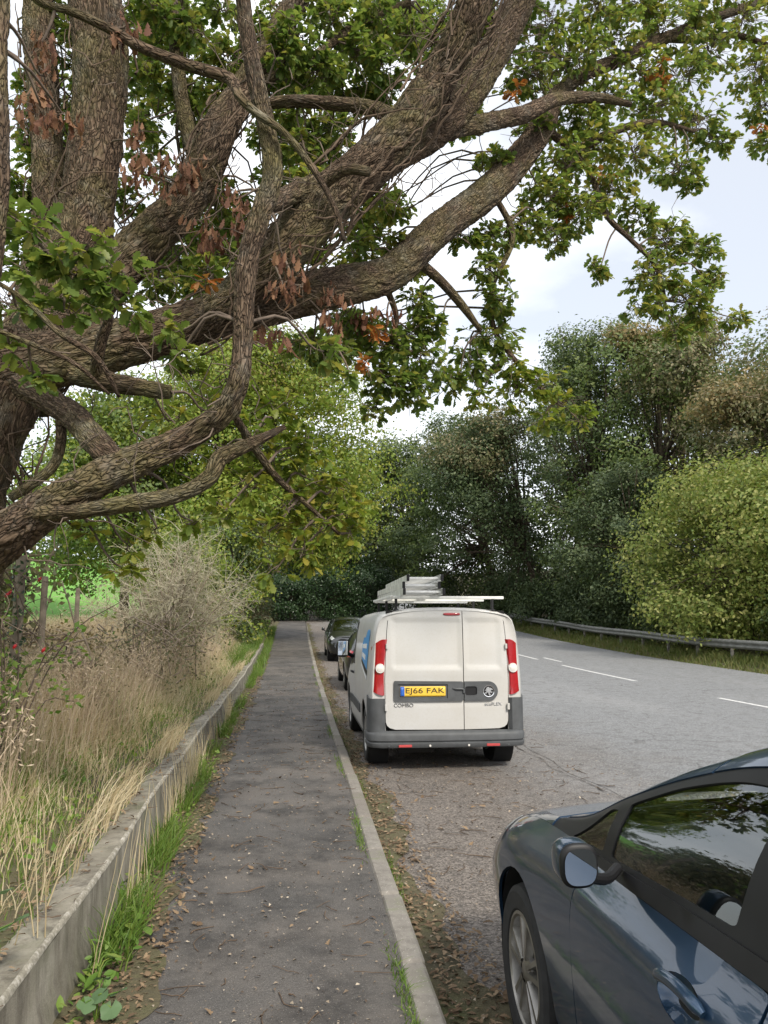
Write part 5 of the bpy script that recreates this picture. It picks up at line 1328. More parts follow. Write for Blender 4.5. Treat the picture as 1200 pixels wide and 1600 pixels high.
class Loft:
    def __init__(s, keys):
        keys = sorted(keys, key=lambda k: k[0])
        s.y = np.array([k[0] for k in keys]); s.X = np.array([k[1] for k in keys], float); s.Z = np.array([k[2] for k in keys], float)
        s.nv = s.X.shape[1]
    def __call__(s, y, v):
        y = np.atleast_1d(np.asarray(y, float)); v = np.atleast_1d(np.asarray(v, float))
        y, v = np.broadcast_arrays(y, v)
        sg = np.where(v > s.nv - 1, -1.0, 1.0); vm = np.where(v > s.nv - 1, 2 * (s.nv - 1) - v, v)
        vm = np.clip(vm, 0, s.nv - 1)
        yc = np.clip(y, s.y[0], s.y[-1])
        X = pchip(s.y, s.X, yc); Z = pchip(s.y, s.Z, yc)
        def cat(A, odd):
            A = np.concatenate([2 * A[:, :1] - A[:, 1:2], A, (-1 if odd else 1) * A[:, -2:-1]], 1)
            i = np.minimum(vm.astype(int), s.nv - 2); f = vm - i; r = np.arange(len(vm))
            a, b, c, d = A[r, i], A[r, i + 1], A[r, i + 2], A[r, i + 3]
            return .5 * (2 * b + (c - a) * f + (2 * a - 5 * b + 4 * c - d) * f ** 2 + (3 * b - a - 3 * c + d) * f ** 3)
        return np.stack([cat(X, True) * sg, y, cat(Z, False)], -1)
    def normal(s, y, v):
        e = 1e-3
        a = s(y + e, v) - s(y - e, v); b = s(y, v + 4 * e) - s(y, v - 4 * e)
        n = np.cross(b, a); n /= np.linalg.norm(n, axis=1, keepdims=True) + 1e-12
        p = s(y, v); c = np.array([0, 0, .75])
        q = p - c; q[:, 1] = 0
        flip = np.sum(n * q, 1) < 0
        n[flip] *= -1
        return n
    def v_at(s, y, z, lo=0, hi=5):
        for _ in range(40):
            mid = (lo + hi) / 2
            if s(y, mid)[0, 2] < z: lo = mid
            else: hi = mid
        return (lo + hi) / 2


def in_poly(P, poly):
    x, y = P[:, 0], P[:, 1]; ins = np.zeros(len(P), bool); n = len(poly)
    for i in range(n):
        x1, y1 = poly[i]; x2, y2 = poly[(i + 1) % n]
        c = (y1 > y) != (y2 > y)
        if abs(y2 - y1) > 1e-12:
            ins ^= c & (x < (x2 - x1) * (y - y1) / (y2 - y1) + x1)
    return ins


def densify(poly, step):
    out = []
    for a, b in zip(poly, poly[1:] + poly[:1]):
        k = max(1, int(math.ceil(math.hypot(b[0] - a[0], b[1] - a[1]) / step)))
        for q in range(k): out.append((a[0] + (b[0] - a[0]) * q / k, a[1] + (b[1] - a[1]) * q / k))
    return out


def rounded(poly, r):
    """round the corners of a polygon"""
    out = []; n = len(poly)
    for i in range(n):
        p0, p1, p2 = Vector(poly[i - 1]), Vector(poly[i]), Vector(poly[(i + 1) % n])
        a, b = p0 - p1, p2 - p1
        k = min(r, a.length * .45, b.length * .45)
        A, B = p1 + a.normalized() * k, p1 + b.normalized() * k
        for t in (0, .25, .5, .75, 1): out.append(tuple((1 - t) ** 2 * A + 2 * t * (1 - t) * p1 + t * t * B))
    return out


def cut_panel(name, surf, nrm, poly, mat_, parent, holes=(), res=.05, scale=(1, 1), offset=0.0, depth=.014, sharp=40, flange=True, smooth=True, **kw):
    """polygon in a surface's parameter plane -> clean-edged curved panel with a returned edge"""
    sc = np.array(scale)
    lo = [densify([tuple(np.array(p) * sc) for p in poly], res)]
    for h in holes: lo.append(densify([tuple(np.array(p) * sc) for p in h], res * .6))
    pts, edges = [], []
    for l in lo:
        b = len(pts); pts += l; edges += [(b + i, b + (i + 1) % len(l)) for i in range(len(l))]
    O = np.array(lo[0]); mn, mx_ = O.min(0), O.max(0)
    gx, gy = np.meshgrid(np.arange(mn[0] + res * .5, mx_[0], res), np.arange(mn[1] + res * .5, mx_[1], res), indexing='ij')
    G = np.stack([gx.ravel(), gy.ravel()], -1)
    if len(G):
        k = in_poly(G, lo[0])
        for h in lo[1:]: k &= ~in_poly(G, h)
        B = np.array(pts); G = G[k]
        if len(G):
            d = np.sqrt(((G[:, None] - B[None]) ** 2).sum(-1)).min(1); G = G[d > res * .35]
        pts = pts + [tuple(g) for g in G]
    vs, es, fs, *_ = delaunay_2d_cdt([Vector(p) for p in pts], edges, [], 0, 1e-7)
    Vp = np.array([v[:] for v in vs]); F = np.array([f[:] for f in fs if len(f) == 3])
    cen = Vp[F].mean(1); k = in_poly(cen, lo[0])
    for h in lo[1:]: k &= ~in_poly(cen, h)
    F = F[k]
    Q = Vp / sc
    S = surf(Q[:, 0], Q[:, 1]); Nn = nrm(Q[:, 0], Q[:, 1])
    off = offset(Q[:, 0], Q[:, 1]) if callable(offset) else np.full(len(Q), offset)
    S = S + Nn * off[:, None]
    # orient
    t = S[F]; fn = np.cross(t[:, 1] - t[:, 0], t[:, 2] - t[:, 0])
    fl = np.sum(fn * Nn[F].mean(1), 1) < 0; F[fl] = F[fl][:, ::-1]
    polys = [F]
    if flange:
        e = np.concatenate([F[:, [0, 1]], F[:, [1, 2]], F[:, [2, 0]]])
        key = np.sort(e, 1); u, idx, cnt = np.unique(key, axis=0, return_index=True, return_counts=True)
        be = e[idx[cnt == 1]]
        S2 = S - Nn * depth; n0 = len(S)
        polys.append(np.stack([be[:, 1], be[:, 0], be[:, 0] + n0, be[:, 1] + n0], -1))
        S = np.concatenate([S, S2])
    me = np_mesh(name, S, polys)
    if smooth: smooth_by_angle(me, sharp)
    return add(name, me, mat_, parent, **kw)


def lp(L, name, poly, m, parent, side=1, **kw):
    """panel on a loft; side -1 is the left"""
    top = 2 * (L.nv - 1)
    if side < 0: poly = [(a, top - b) for a, b in poly]; kw['holes'] = [[(a, top - b) for a, b in h] for h in kw.get('holes', ())]
    if side < 0 and callable(kw.get('offset')):
        f0 = kw['offset']; kw['offset'] = lambda a, b: f0(a, top - b)
    kw.setdefault('scale', (1, .16))
    return cut_panel(name, L, L.normal, poly, m, parent, **kw)


def lgrid(L, name, ys, vs, m, parent, offset=0.0, flange=.012, **kw):
    """plain rectangular loft panel"""
    Y, Vv = np.meshgrid(ys, vs, indexing='ij'); a, b = Y.shape
    S = L(Y.ravel(), Vv.ravel()); n = L.normal(Y.ravel(), Vv.ravel()); S = S + n * offset
    i, j = np.meshgrid(np.arange(a - 1), np.arange(b - 1), indexing='ij')
    F = np.stack([i * b + j, i * b + j + 1, (i + 1) * b + j + 1, (i + 1) * b + j], -1).reshape(-1, 4)
    t = S[F]; fn = np.cross(t[:, 1] - t[:, 0], t[:, 2] - t[:, 0])
    if np.sum(fn * n[F].mean(1)) < 0: F = F[:, ::-1]
    polys = [F]
    if flange:
        ring = np.concatenate([np.arange(b), np.arange(1, a) * b + b - 1, (a - 1) * b + np.arange(b - 2, -1, -1), np.arange(a - 2, 0, -1) * b])
        n0 = len(S); S = np.concatenate([S, S - n * flange])
        r2 = np.roll(ring, -1)
        polys.append(np.stack([ring, r2, r2 + n0, ring + n0], -1))
    me = np_mesh(name, S, polys); smooth_by_angle(me, 40)
    return add(name, me, m, parent, **kw)


def arch_pts(L, yc, zc, r, vmin, n=22):
    """wheel-arch curve in (y, v), from the rear end round to the front end"""
    out = []
    a0 = math.asin(max(-1, min(1, (L(yc, vmin)[0, 2] - zc) / r)))
    for a in np.linspace(math.pi - a0, a0, n):
        y, z = yc + r * math.cos(a), zc + r * math.sin(a)
        out.append((y, max(vmin, L.v_at(y, z))))
    return out


def superell(c, r, e=3.2, n=28, m=18, cut=None):
    """rounded box; cut=(axis, value): flattened beyond that value"""
    V, F = [], []
    p = lambda w, q: math.copysign(abs(w) ** (2 / q), w)
    for i in range(m + 1):
        t = -math.pi / 2 + math.pi * i / m
        for j in range(n):
            a = 2 * math.pi * j / n
            v = [r[0] * p(math.cos(t), e) * p(math.cos(a), e), r[1] * p(math.cos(t), e) * p(math.sin(a), e), r[2] * p(math.sin(t), e)]
            if cut and v[cut[0]] < cut[1]: v[cut[0]] = cut[1]
            V.append([v[k] + c[k] for k in range(3)])
    for i in range(m):
        for j in range(n): F.append((i * n + j, i * n + (j + 1) % n, (i + 1) * n + (j + 1) % n, (i + 1) * n + j))
    return V, F


def m_glass(tint, ior):
    def b(n, p, out):
        n.nodes.remove(p)
        tr = n.nodes.new('ShaderNodeBsdfTransparent'); tr.inputs[0].default_value = (*tint, 1)
        gl = n.nodes.new('ShaderNodeBsdfGlossy'); gl.inputs['Roughness'].default_value = .015; gl.inputs[0].default_value = (.93, .98, 1, 1)
        fr = n.nodes.new('ShaderNodeFresnel'); fr.inputs[0].default_value = ior
        ms = n.nodes.new('ShaderNodeMixShader')
        n.links.new(fr.outputs[0], ms.inputs[0]); n.links.new(tr.outputs[0], ms.inputs[1]); n.links.new(gl.outputs[0], ms.inputs[2]); n.links.new(ms.outputs[0], out.inputs[0])
    return b
mat('car_glass', m_glass((.78, .86, .84), 1.95))
mat('dark_glass', m_glass((.10, .11, .11), 1.9))


def paint(name, col, flake=.0, dirt=None, dirt_amt=.5, rough=.28):
    def b(n, p, out):
        c = col
        if dirt:
            d1 = ramp(n, noise(n, 1.1, 7, .6), [(.3, (dirt_amt * .25,) * 3), (.75, (dirt_amt * .8,) * 3)])
            c = mixc(n, col, dirt, d1)
            c = mixc(n, c, dirt, ramp(n, noise(n, 60, 4, .7), [(.5, (0, 0, 0)), (.8, (dirt_amt * .6,) * 3)]))
            n.links.new(c, p.inputs['Base Color'])
            n.links.new(ramp(n, noise(n, 3, 5), [(.3, (rough,) * 3), (.7, (min(1, rough + .25),) * 3)]), p.inputs['Roughness'])
        else:
            p.inputs['Base Color'].default_value = (*col, 1); p.inputs['Roughness'].default_value = rough
        p.inputs['Metallic'].default_value = flake
        p.inputs['Coat Weight'].default_value = .9 if not dirt else .35; p.inputs['Coat Roughness'].default_value = .03 if not dirt else .15
        if flake:
            h = noise(n, 900, 2, .5); bump(n, p, h, .03, .001)
    mat(name, b)


paint('blue_paint', (.015, .042, .086), .5, None, 0, .33)
paint('black_paint', (.008, .009, .010), .0, None, 0, .3)
paint('grey_paint', (.030, .030, .032), .4, None, 0, .3)
paint('white_paint', (.50, .51, .52), 0, (.37, .34, .29), .85, .45)
plain('black_trim', (.010, .010, .011), .5, var=.2, spec=.3)
plain('grey_bumper', (.060, .064, .068), .62, var=.25, scale=7)
plain('rubber', (.016, .016, .016), .85, var=.35, scale=30)
plain('well_black', (.008, .008, .008), .95)
plain('alloy', (.30, .29, .27), .36, .9, var=.25, scale=14)
plain('steel_wheel', (.42, .42, .41), .45, .6, var=.3, scale=9)
plain('brake_disc', (.16, .13, .11), .5, .8)
plain('seat_cloth', (.10, .105, .11), .9, var=.3, scale=60)
plain('dash_plastic', (.08, .085, .088), .6)
plain('mirror_glass', (.85, .88, .90), .02, 1.0)
plain('lamp_red', (.30, .004, .010), .12, coat=1, var=.15, scale=20)
plain('lamp_white', (.62, .60, .56), .12, coat=1)
plain('lamp_clear', (.52, .54, .55), .10, .35, coat=1)
plain('plate_yellow', (.72, .46, .05), .4)
plain('plate_white', (.75, .75, .72), .4)
plain('plate_black', (.010, .010, .010), .5)
plain('euro_blue', (.02, .10, .42), .4)
plain('badge_chrome', (.70, .70, .70), .18, 1.0)
plain('sticker_blue', (.03, .27, .62), .4)
plain('sticker_white', (.74, .76, .78), .4)
plain('reflector_red', (.42, .06, .06), .25)
plain('rack_white', (.66, .66, .63), .45, var=.12, scale=6)
plain('aluminium', (.66, .66, .64), .42, .6, var=.25, scale=8)


def wheel(root, x, y, R0, side, rim_mat, style, rim_r=.205, width=.20):
    """side -1: outer face towards -x"""
    w = empty('wheel', (x, y, R0)); w.parent = root
    hw = width / 2; s = side
    MB().lathe([(rim_r, -hw * .8), (rim_r + .012, -hw * .95), (R0 - .035, -hw), (R0 - .012, -hw * .86), (R0 - .004, -hw * .6), (R0, -hw * .3), (R0, hw * .3), (R0 - .004, hw * .6), (R0 - .012, hw * .86), (R0 - .035, hw), (rim_r + .012, hw * .95), (rim_r, hw * .8), (rim_r - .004, 0), (rim_r, -hw * .8)], n=48).build('tyre', 'rubber', w, smooth=True, sharp=30)
    o = s * hw
    rm = MB().lathe([(rim_r + .004, o * .90), (rim_r - .008, o * .93), (rim_r - .016, o * .86), (rim_r - .022, o * .35), (rim_r - .03, -o * .6)], n=48)
    if style == 'spokes':
        for k in range(5):
            for dlt in (-.20, .20):
                a = k * 2 * math.pi / 5 + .3
                p0 = np.array([o * .80, .045 * math.cos(a + dlt * 1.2), .045 * math.sin(a + dlt * 1.2)]); p1 = np.array([o * .78, (rim_r - .012) * math.cos(a + dlt), (rim_r - .012) * math.sin(a + dlt)])
                d = (p1 - p0) / np.linalg.norm(p1 - p0); t = np.cross(d, (1, 0, 0)); V = []
                for q, pp in ((.014, p0), (.0165, p0 * .4 + p1 * .6), (.020, p1)):
                    V += [pp + t * q - np.array([s * .022, 0, 0]), pp + t * q * .55 + np.array([s * .008, 0, 0]), pp - t * q * .55 + np.array([s * .008, 0, 0]), pp - t * q - np.array([s * .022, 0, 0])]
                F = [(i * 4 + j, i * 4 + (j + 1) % 4, i * 4 + 4 + (j + 1) % 4, i * 4 + 4 + j) for i in range(2) for j in range(4)]
                rm.raw(V, F)
        rm.lathe([(0, o * .88), (.03, o * .88), (.036, o * .84), (.060, o * .76), (.064, o * .4)], n=24)
    else:
        rm.lathe([(rim_r - .016, o * .80), (rim_r - .05, o * .74), (rim_r - .075, o * .55), (.095, o * .5), (.085, o * .72), (.03, o * .76), (0, o * .76)], n=48)
        for k in range(10):
            a = k * 2 * math.pi / 10
            rm.box((o * .66, (rim_r - .062) * math.cos(a), (rim_r - .062) * math.sin(a)), (.02, .022, .05), Matrix.Rotation(a, 4, 'X'), .006)
    rm.build('rim', rim_mat, w, smooth=True)
    MB().lathe([(0, -o * .05), (.14, -o * .05), (.14, o * .05), (0, o * .05)], n=28).build('brake_disc', 'brake_disc', w)
    MB().lathe([(R0 + .055, s * hw * .95 - s * .015), (R0 + .055, -s * hw * 1.6), (.02, -s * hw * 1.6)], c=(0, 0, .01), n=40).build('arch_liner', 'well_black', w, smooth=True)
    return w


CAR = [
    (-2.15, (.50, .55, .58, .60, .60, .55, .50, .42, .25, 0), (.33, .42, .55, .70, .82, .90, .94, .96, .97, .97)),
    (-2.08, (.66, .72, .76, .78, .77, .70, .64, .55, .32, 0), (.28, .37, .55, .72, .85, .94, 1.0, 1.03, 1.05, 1.05)),
    (-1.75, (.77, .82, .855, .865, .85, .78, .70, .60, .35, 0), (.22, .33, .55, .72, .86, .985, 1.12, 1.23, 1.27, 1.28)),
    (-1.30, (.80, .845, .87, .875, .865, .80, .71, .60, .36, 0), (.20, .32, .52, .70, .85, .98, 1.18, 1.33, 1.375, 1.385)),
    (-.70, (.80, .845, .868, .875, .868, .795, .70, .555, .36, 0), (.19, .30, .50, .68, .815, .935, 1.18, 1.365, 1.415, 1.43)),
    (-.25, (.80, .845, .866, .874, .868, .795, .702, .555, .36, 0), (.19, .30, .50, .67, .80, .918, 1.16, 1.345, 1.405, 1.42)),
    (.10, (.80, .845, .865, .873, .866, .795, .708, .57, .36, 0), (.19, .30, .50, .665, .795, .908, 1.125, 1.298, 1.362, 1.38)),
    (.40, (.80, .845, .865, .871, .864, .795, .722, .60, .37, 0), (.19, .30, .50, .66, .79, .898, 1.075, 1.215, 1.282, 1.30)),
    (.70, (.80, .845, .865, .870, .860, .793, .742, .66, .41, 0), (.19, .30, .50, .655, .785, .89, 1.012, 1.095, 1.16, 1.175)),
    (.95, (.80, .845, .868, .873, .855, .79, .748, .695, .43, 0), (.19, .30, .50, .655, .78, .88, .945, .98, 1.03, 1.045)),
    (1.15, (.80, .845, .87, .875, .850, .782, .745, .70, .44, 0), (.19, .30, .50, .65, .772, .868, .915, .925, .95, .96)),
    (1.35, (.80, .845, .872, .877, .845, .772, .73, .66, .40, 0), (.20, .31, .50, .645, .765, .855, .880, .892, .912, .92)),
    (1.60, (.79, .84, .868, .872, .835, .765, .69, .60, .35, 0), (.20, .31, .49, .625, .735, .81, .835, .85, .87, .88)),
    (1.85, (.74, .80, .835, .838, .795, .72, .64, .55, .32, 0), (.21, .31, .47, .59, .685, .745, .77, .785, .80, .805)),
    (2.02, (.66, .72, .765, .765, .72, .64, .57, .48, .28, 0), (.22, .31, .45, .555, .63, .675, .69, .70, .71, .715)),
    (2.12, (.50, .56, .60, .60, .56, .49, .43, .36, .21, 0), (.24, .32, .43, .52, .575, .605, .615, .62, .63, .63)),
    (2.15, (.36, .40, .42, .42, .39, .34, .30, .25, .14, 0), (.28, .34, .42, .49, .53, .55, .555, .56, .56, .56))]
CARL = Loft(CAR)


def cap(L, y, name, m, parent, n=37):
    v = np.linspace(0, 2 * (L.nv - 1), n); S = L(np.full(n, y), v)
    S = np.concatenate([S, S.mean(0)[None]]); F = np.array([(i, (i + 1) % n, n) for i in range(n)])
    return obj(name, S, [F], m, parent, smooth=True)


def oval(yc, vc, ry, rv, n=28): return [(yc + ry * math.cos(a), vc + rv * math.sin(a)) for a in np.linspace(0, 2 * math.pi, n, endpoint=False)]


def make_car(loc, rz, pm, label, group=None, rims='alloy'):
    L = CARL; c = empty('parked_car', loc, rz, label=label, cat='car', group=group)
    FW, RW, RR = 1.33, -1.30, .312
    for s in (1, -1):
        af = arch_pts(L, FW, .32, .362, .5); ar = arch_pts(L, RW, .32, .362, .5)
        lp(L, 'front_wing', [(.735, .5), (.735, 5.0), (.80, 5.25), (1.10, 5.3), (1.72, 5.3), (1.80, 4.2), (1.80, 1.6)] + [p for p in reversed(af) if p[1] < 1.6 or True][:], pm, c, s)
        # front door: oval hollow behind the handle
        hole = oval(.02, 3.98, .10, .42)
        d = lp(L, 'door', rounded([(.725, .6), (.735, 3), (.725, 4.98), (-.24, 4.98), (-.245, 3), (-.20, .6)], .05), pm, c, s, holes=[hole], res=.045)
        lp(L, 'handle_recess', hole, pm, d, s, offset=lambda a, b: -.002 - .038 * np.clip(1 - ((a - .02) / .10) ** 2 - ((b - 3.98) / .42) ** 2, 0, 1) ** .6, flange=False, res=.02)
        hp = [(-.095, 4.12), (-.065, 4.17), (.01, 4.20), (.09, 4.14), (.115, 4.05)]
        pts = np.array([L(a, (b if s > 0 else 18 - b))[0] + L.normal(np.array([a]), np.array([b if s > 0 else 18 - b]))[0] * k for (a, b), k in zip(hp, (.004, .016, .022, .016, .003))])
        MB().tube(catmull(pts, 18), np.interp(np.linspace(0, 1, 18), [0, .2, .8, 1], [.009, .0155, .0155, .009]), 12).build('handle', pm, d, smooth=True, sharp=60)
        hole2 = oval(-1.02, 4.02, .10, .36)
        d2 = lp(L, 'door', rounded([(-.215, .6), (-.26, 3), (-.25, 4.98), (-1.16, 4.98), (-1.16, 3.9), (-.99, 3.0), (-.93, 1.7), (-.90, .6)], .05), pm, c, s)
        lp(L, 'rear_quarter', [(-.90, .5), (-.94, 1.7), (-1.0, 3.0), (-1.17, 3.9), (-1.17, 5.0), (-1.95, 5.0), (-1.95, 1.2), (-1.70, 1.2)] + [p for p in ar if p[1] > .9 and p[0] < -.93] , pm, c, s) if False else None
        q = [p for p in ar]
        lp(L, 'rear_quarter', [(-1.0, 3.05), (-1.165, 3.9), (-1.165, 5.0), (-1.94, 5.0), (-1.94, .9)] + [p for p in q if p[0] < -.96], pm, c, s)
        lp(L, 'sill', [(-.93, 0), (-.93, .56), (.97, .56), (.97, 0)], pm, c, s, flange=False)
        # glazing in its black surround
        g0 = rounded([(.96, 5.35), (.68, 5.32), (.68, 6.42), (.74, 6.55)], .05)
        g1 = rounded([(.615, 5.3), (-.07, 5.3), (-.10, 6.62), (.10, 6.70), (.40, 6.70), (.615, 6.55)], .05)
        g2 = rounded([(-.34, 5.3), (-1.12, 5.35), (-1.28, 5.7), (-1.12, 6.4), (-.95, 6.55), (-.34, 6.6)], .05)
        lp(L, 'window_surround', [(1.12, 5.02), (-1.45, 5.02), (-1.50, 5.5), (-1.42, 6.3), (-1.2, 6.93), (.3, 6.93), (1.12, 6.93)], 'black_trim', c, s, holes=[g0, g1, g2], offset=-.004)
        for nm, g in (('quarter_window', g0), ('side_window', g1), ('side_window', g2)):
            lp(L, nm, g, 'car_glass', c, s, offset=-.009, flange=False)
        lp(L, 'window_strip', [(.90, 4.99), (-1.40, 4.99), (-1.40, 5.2), (.90, 5.22)], 'black_trim', c, s, offset=.005, depth=.012)
        lp(L, 'rear_pillar', [(-1.43, 6.35), (-1.51, 5.5), (-1.46, 5.01), (-2.06, 5.01), (-2.06, 7.0), (-1.2, 7.0), (-1.2, 6.94)], pm, c, s)
        lgrid(L, 'pillar', np.linspace(1.16, .30, 20), np.linspace(6.93, 7.25, 5) if s > 0 else np.linspace(18 - 7.25, 18 - 6.93, 5), pm, c)
        lp(L, 'headlamp', rounded([(1.74, 5.3), (1.80, 4.25), (1.985, 4.0), (1.985, 5.4)], .03), 'lamp_clear', c, s, offset=.003)
        lp(L, 'front_bumper', [(1.81, .2), (1.81, 4.2), (1.985, 3.95), (1.985, .2)], pm, c, s)
        lp(L, 'tail_lamp', rounded([(-1.95, 3.6), (-1.95, 4.98), (-2.10, 4.98), (-2.10, 3.6)], .03), 'lamp_red', c, s, offset=.004)
        lp(L, 'inner_shell', [(-1.95, 5.0), (1.80, 5.2), (1.80, 1.4)] + list(reversed(arch_pts(L, FW, .32, .38, .3))) + arch_pts(L, RW, .32, .38, .3)[::-1] + [(-1.95, 1.0)], 'well_black', c, s, offset=-.030, flange=False, res=.09)
        # door mirror
        mx0 = s * .982
        mr = MB(); V, F = superell((mx0, .36, 1.0), (.052, .075, .057), 2.9, cut=(1, -.032)); mr.raw(V, F)
        mo = mr.build('mirror', pm, c, smooth=True, sharp=50)
        V, F = superell((mx0, .322, 1.0), (.053, .015, .058), 2.9); MB().raw(V, F).build('mirror_rim', 'black_trim', mo, smooth=True, sharp=60)
        an = np.linspace(0, 2 * math.pi, 40, endpoint=False); pw = lambda w: np.sign(w) * np.abs(w) ** (2 / 2.9)
        gl = np.stack([mx0 + .045 * pw(np.cos(an)), np.full(40, .304) - .003 * pw(np.cos(an)) * s, 1.0 + .047 * pw(np.sin(an))], -1)
        obj('mirror_glass', gl, [np.array([list(range(40))])], 'mirror_glass', mo)
        MB().tube(catmull([(s * .80, .50, .935), (s * .86, .44, .925), (s * .95, .37, .955)], 8), .016, 10).build('mirror_arm', 'black_trim', mo, smooth=True)
        for yy in (FW, RW): wheel(c, s * .765, yy, RR, s, rims, 'spokes')
    lgrid(L, 'roof', np.linspace(-1.62, .29, 34), np.linspace(6.94, 11.06, 33), pm, c)
    lgrid(L, 'bonnet', np.concatenate([np.linspace(1.20, 1.9, 20), [1.95, 1.98]]), np.linspace(5.32, 12.68, 41), pm, c)
    lgrid(L, 'windscreen', np.linspace(.31, 1.15, 24), np.linspace(7.26, 10.74, 29), 'car_glass', c, offset=-.003)
    lgrid(L, 'cowl', np.linspace(1.09, 1.21, 6), np.linspace(5.2, 12.8, 35), 'black_trim', c, offset=-.006)
    lgrid(L, 'tailgate', np.linspace(-2.14, -2.07, 6), np.linspace(5.02, 12.98, 31), pm, c)
    lgrid(L, 'rear_window', np.linspace(-2.06, -1.64, 12), np.linspace(7.02, 10.98, 25), 'dark_glass', c)
    for s, v0, v1 in ((1, 0, 4.98), (-1, 13.02, 18)):
        lgrid(L, 'rear_bumper', np.concatenate([np.linspace(-2.15, -2.08, 7), [-2.0, -1.945]]), np.linspace(v0, v1 if s > 0 else v1, 19), pm, c)
    lgrid(L, 'front_bumper', np.concatenate([[1.99, 2.02, 2.05], np.linspace(2.08, 2.15, 8)]), np.linspace(0, 18, 61), pm, c)
    cap(L, 2.15, 'front_panel', pm, c); cap(L, -2.15, 'rear_panel', pm, c)
    gr = MB()
    for k in range(4): gr.box((0, 2.148, .40 + k * .045), (.62 - .03 * k, .03, .016), bev=.005)
    gr.box((0, 2.125, .46), (.66, .04, .20), bev=.02).build('grille', 'black_trim', c)
    MB().box((0, 2.168, .36), (.52, .012, .11), bev=.003).build('number_plate', 'plate_white', c)
    MB().box((0, -2.158, .60), (.52, .012, .11), bev=.003).build('number_plate', 'plate_yellow', c)
    MB().box((0, 0, .22), (1.54, 3.9, .08), bev=.03).build('underbody', 'well_black', c)
    # cabin
    V, F = superell((0, .86, .80), (.72, .22, .14), 3.4); MB().raw(V, F).box((0, .3, .5), (.22, 1.0, .30), bev=.05).build('dashboard', 'dash_plastic', c, smooth=True)
    for sx in (.37, -.37):
        st = MB()
        V, F = superell((sx, .02, .46), (.25, .27, .10), 3.2); st.raw(V, F)
        b_ = MB(); V, F = superell((0, 0, .32), (.24, .075, .33), 3.0)
        Vr = np.array(V) @ np.array(Matrix.Rotation(R(18), 3, 'X')).T + np.array((sx, -.24, .48)); st.raw(Vr, F)
        V, F = superell((sx, -.50, 1.19), (.13, .05, .085), 2.8); st.raw(V, F)
        st.tube([(sx - .04, -.46, 1.0), (sx - .04, -.49, 1.15)], .008).tube([(sx + .04, -.46, 1.0), (sx + .04, -.49, 1.15)], .008)
        st.build('seat', 'seat_cloth', c, smooth=True, sharp=50)
    st = MB(); V, F = superell((0, -.95, .46), (.62, .26, .10), 3.2); st.raw(V, F)
    V, F = superell((0, 0, .30), (.62, .08, .32), 3.0); st.raw(np.array(V) @ np.array(Matrix.Rotation(R(20), 3, 'X')).T + np.array((0, -1.22, .48)), F); st.build('rear_seat', 'seat_cloth', c, smooth=True, sharp=50)
    a = np.linspace(0, 2 * math.pi, 33); tl = np.array(Matrix.Rotation(R(-24), 3, 'X'))
    ringp = np.stack([.185 * np.cos(a), 0 * a, .185 * np.sin(a)], -1) @ tl.T + np.array((.37, .46, .86))
    sw = MB().tube(ringp, .016, 10)
    for q in (math.pi * 1.5, .25, math.pi - .25):
        p1 = np.array([.175 * math.cos(q), 0, .175 * math.sin(q)]) @ tl.T + np.array((.37, .46, .86)); sw.tube([(.37, .47, .85), p1], .015, 8)
    V, F = superell((.37, .47, .855), (.07, .03, .06), 2.6); sw.raw(V, F)
    sw.build('steering_wheel', 'dash_plastic', c, smooth=True, sharp=60)
    return c


far_car = None
make_car((1.745, 1.80, 0), 0, 'blue_paint', 'dark blue car in the right foreground with its front wheel beside the kerb', 'cars parked in the lay-by')
make_car((1.98, 20.4, float(base_z(20.4)) - .01), 0, 'grey_paint', 'dark grey car half hidden in front of the van', 'cars parked in the lay-by')
far_car = make_car((2.02, 30.9, float(base_z(30.9)) - .01), math.pi, 'black_paint', 'black car facing the camera, farthest along the lay-by', 'cars parked in the lay-by')
far_car.scale = (1.08, 1.08, 1.14)
# ------------------------------------------------------------------ the white van
VB = (.86, .888, .90, .905, .90, .882, .85, .765, .45, 0); VZ = (.27, .40, .62, .85, 1.08, 1.32, 1.57, 1.745, 1.815, 1.835)
def vs(f, dz=0.0): return tuple(k * f for k in VB)
VAN = [
    (-2.16, vs(.945), VZ[:6] + (1.56, 1.715, 1.775, 1.79)), (-2.12, vs(.972), VZ[:6] + (1.565, 1.73, 1.795, 1.812)), (-2.0, vs(.99), VZ[:6] + (1.57, 1.742, 1.81, 1.828)),
    (-1.4, VB, VZ), (-.4, VB, VZ), (.25, VB, VZ[:6] + (1.565, 1.74, 1.81, 1.83)),
    (.58, (.86, .885, .90, .902, .895, .868, .828, .745, .44, 0), (.27, .39, .61, .84, 1.05, 1.28, 1.51, 1.68, 1.75, 1.775)),
    (.95, (.86, .885, .90, .90, .885, .85, .80, .725, .43, 0), (.27, .38, .60, .82, 1.02, 1.19, 1.37, 1.50, 1.56, 1.585)),
    (1.3, (.86, .885, .90, .90, .875, .83, .78, .71, .42, 0), (.27, .38, .60, .81, 1.0, 1.10, 1.20, 1.27, 1.325, 1.345)),
    (1.6, (.86, .885, .897, .893, .86, .80, .745, .68, .40, 0), (.27, .37, .58, .79, .96, 1.02, 1.06, 1.09, 1.13, 1.145)),
    (1.9, (.80, .84, .865, .855, .80, .72, .66, .58, .34, 0), (.27, .36, .55, .74, .88, .94, .97, 1.0, 1.03, 1.04)),
    (2.12, (.62, .68, .72, .70, .63, .54, .48, .42, .25, 0), (.28, .36, .50, .64, .76, .81, .83, .85, .87, .87)),
    (2.2, (.45, .50, .52, .50, .44, .36, .32, .27, .16, 0), (.30, .36, .46, .58, .66, .70, .71, .72, .73, .73))]
VL = Loft(VAN)
VX, VY = 1.70, 11.02
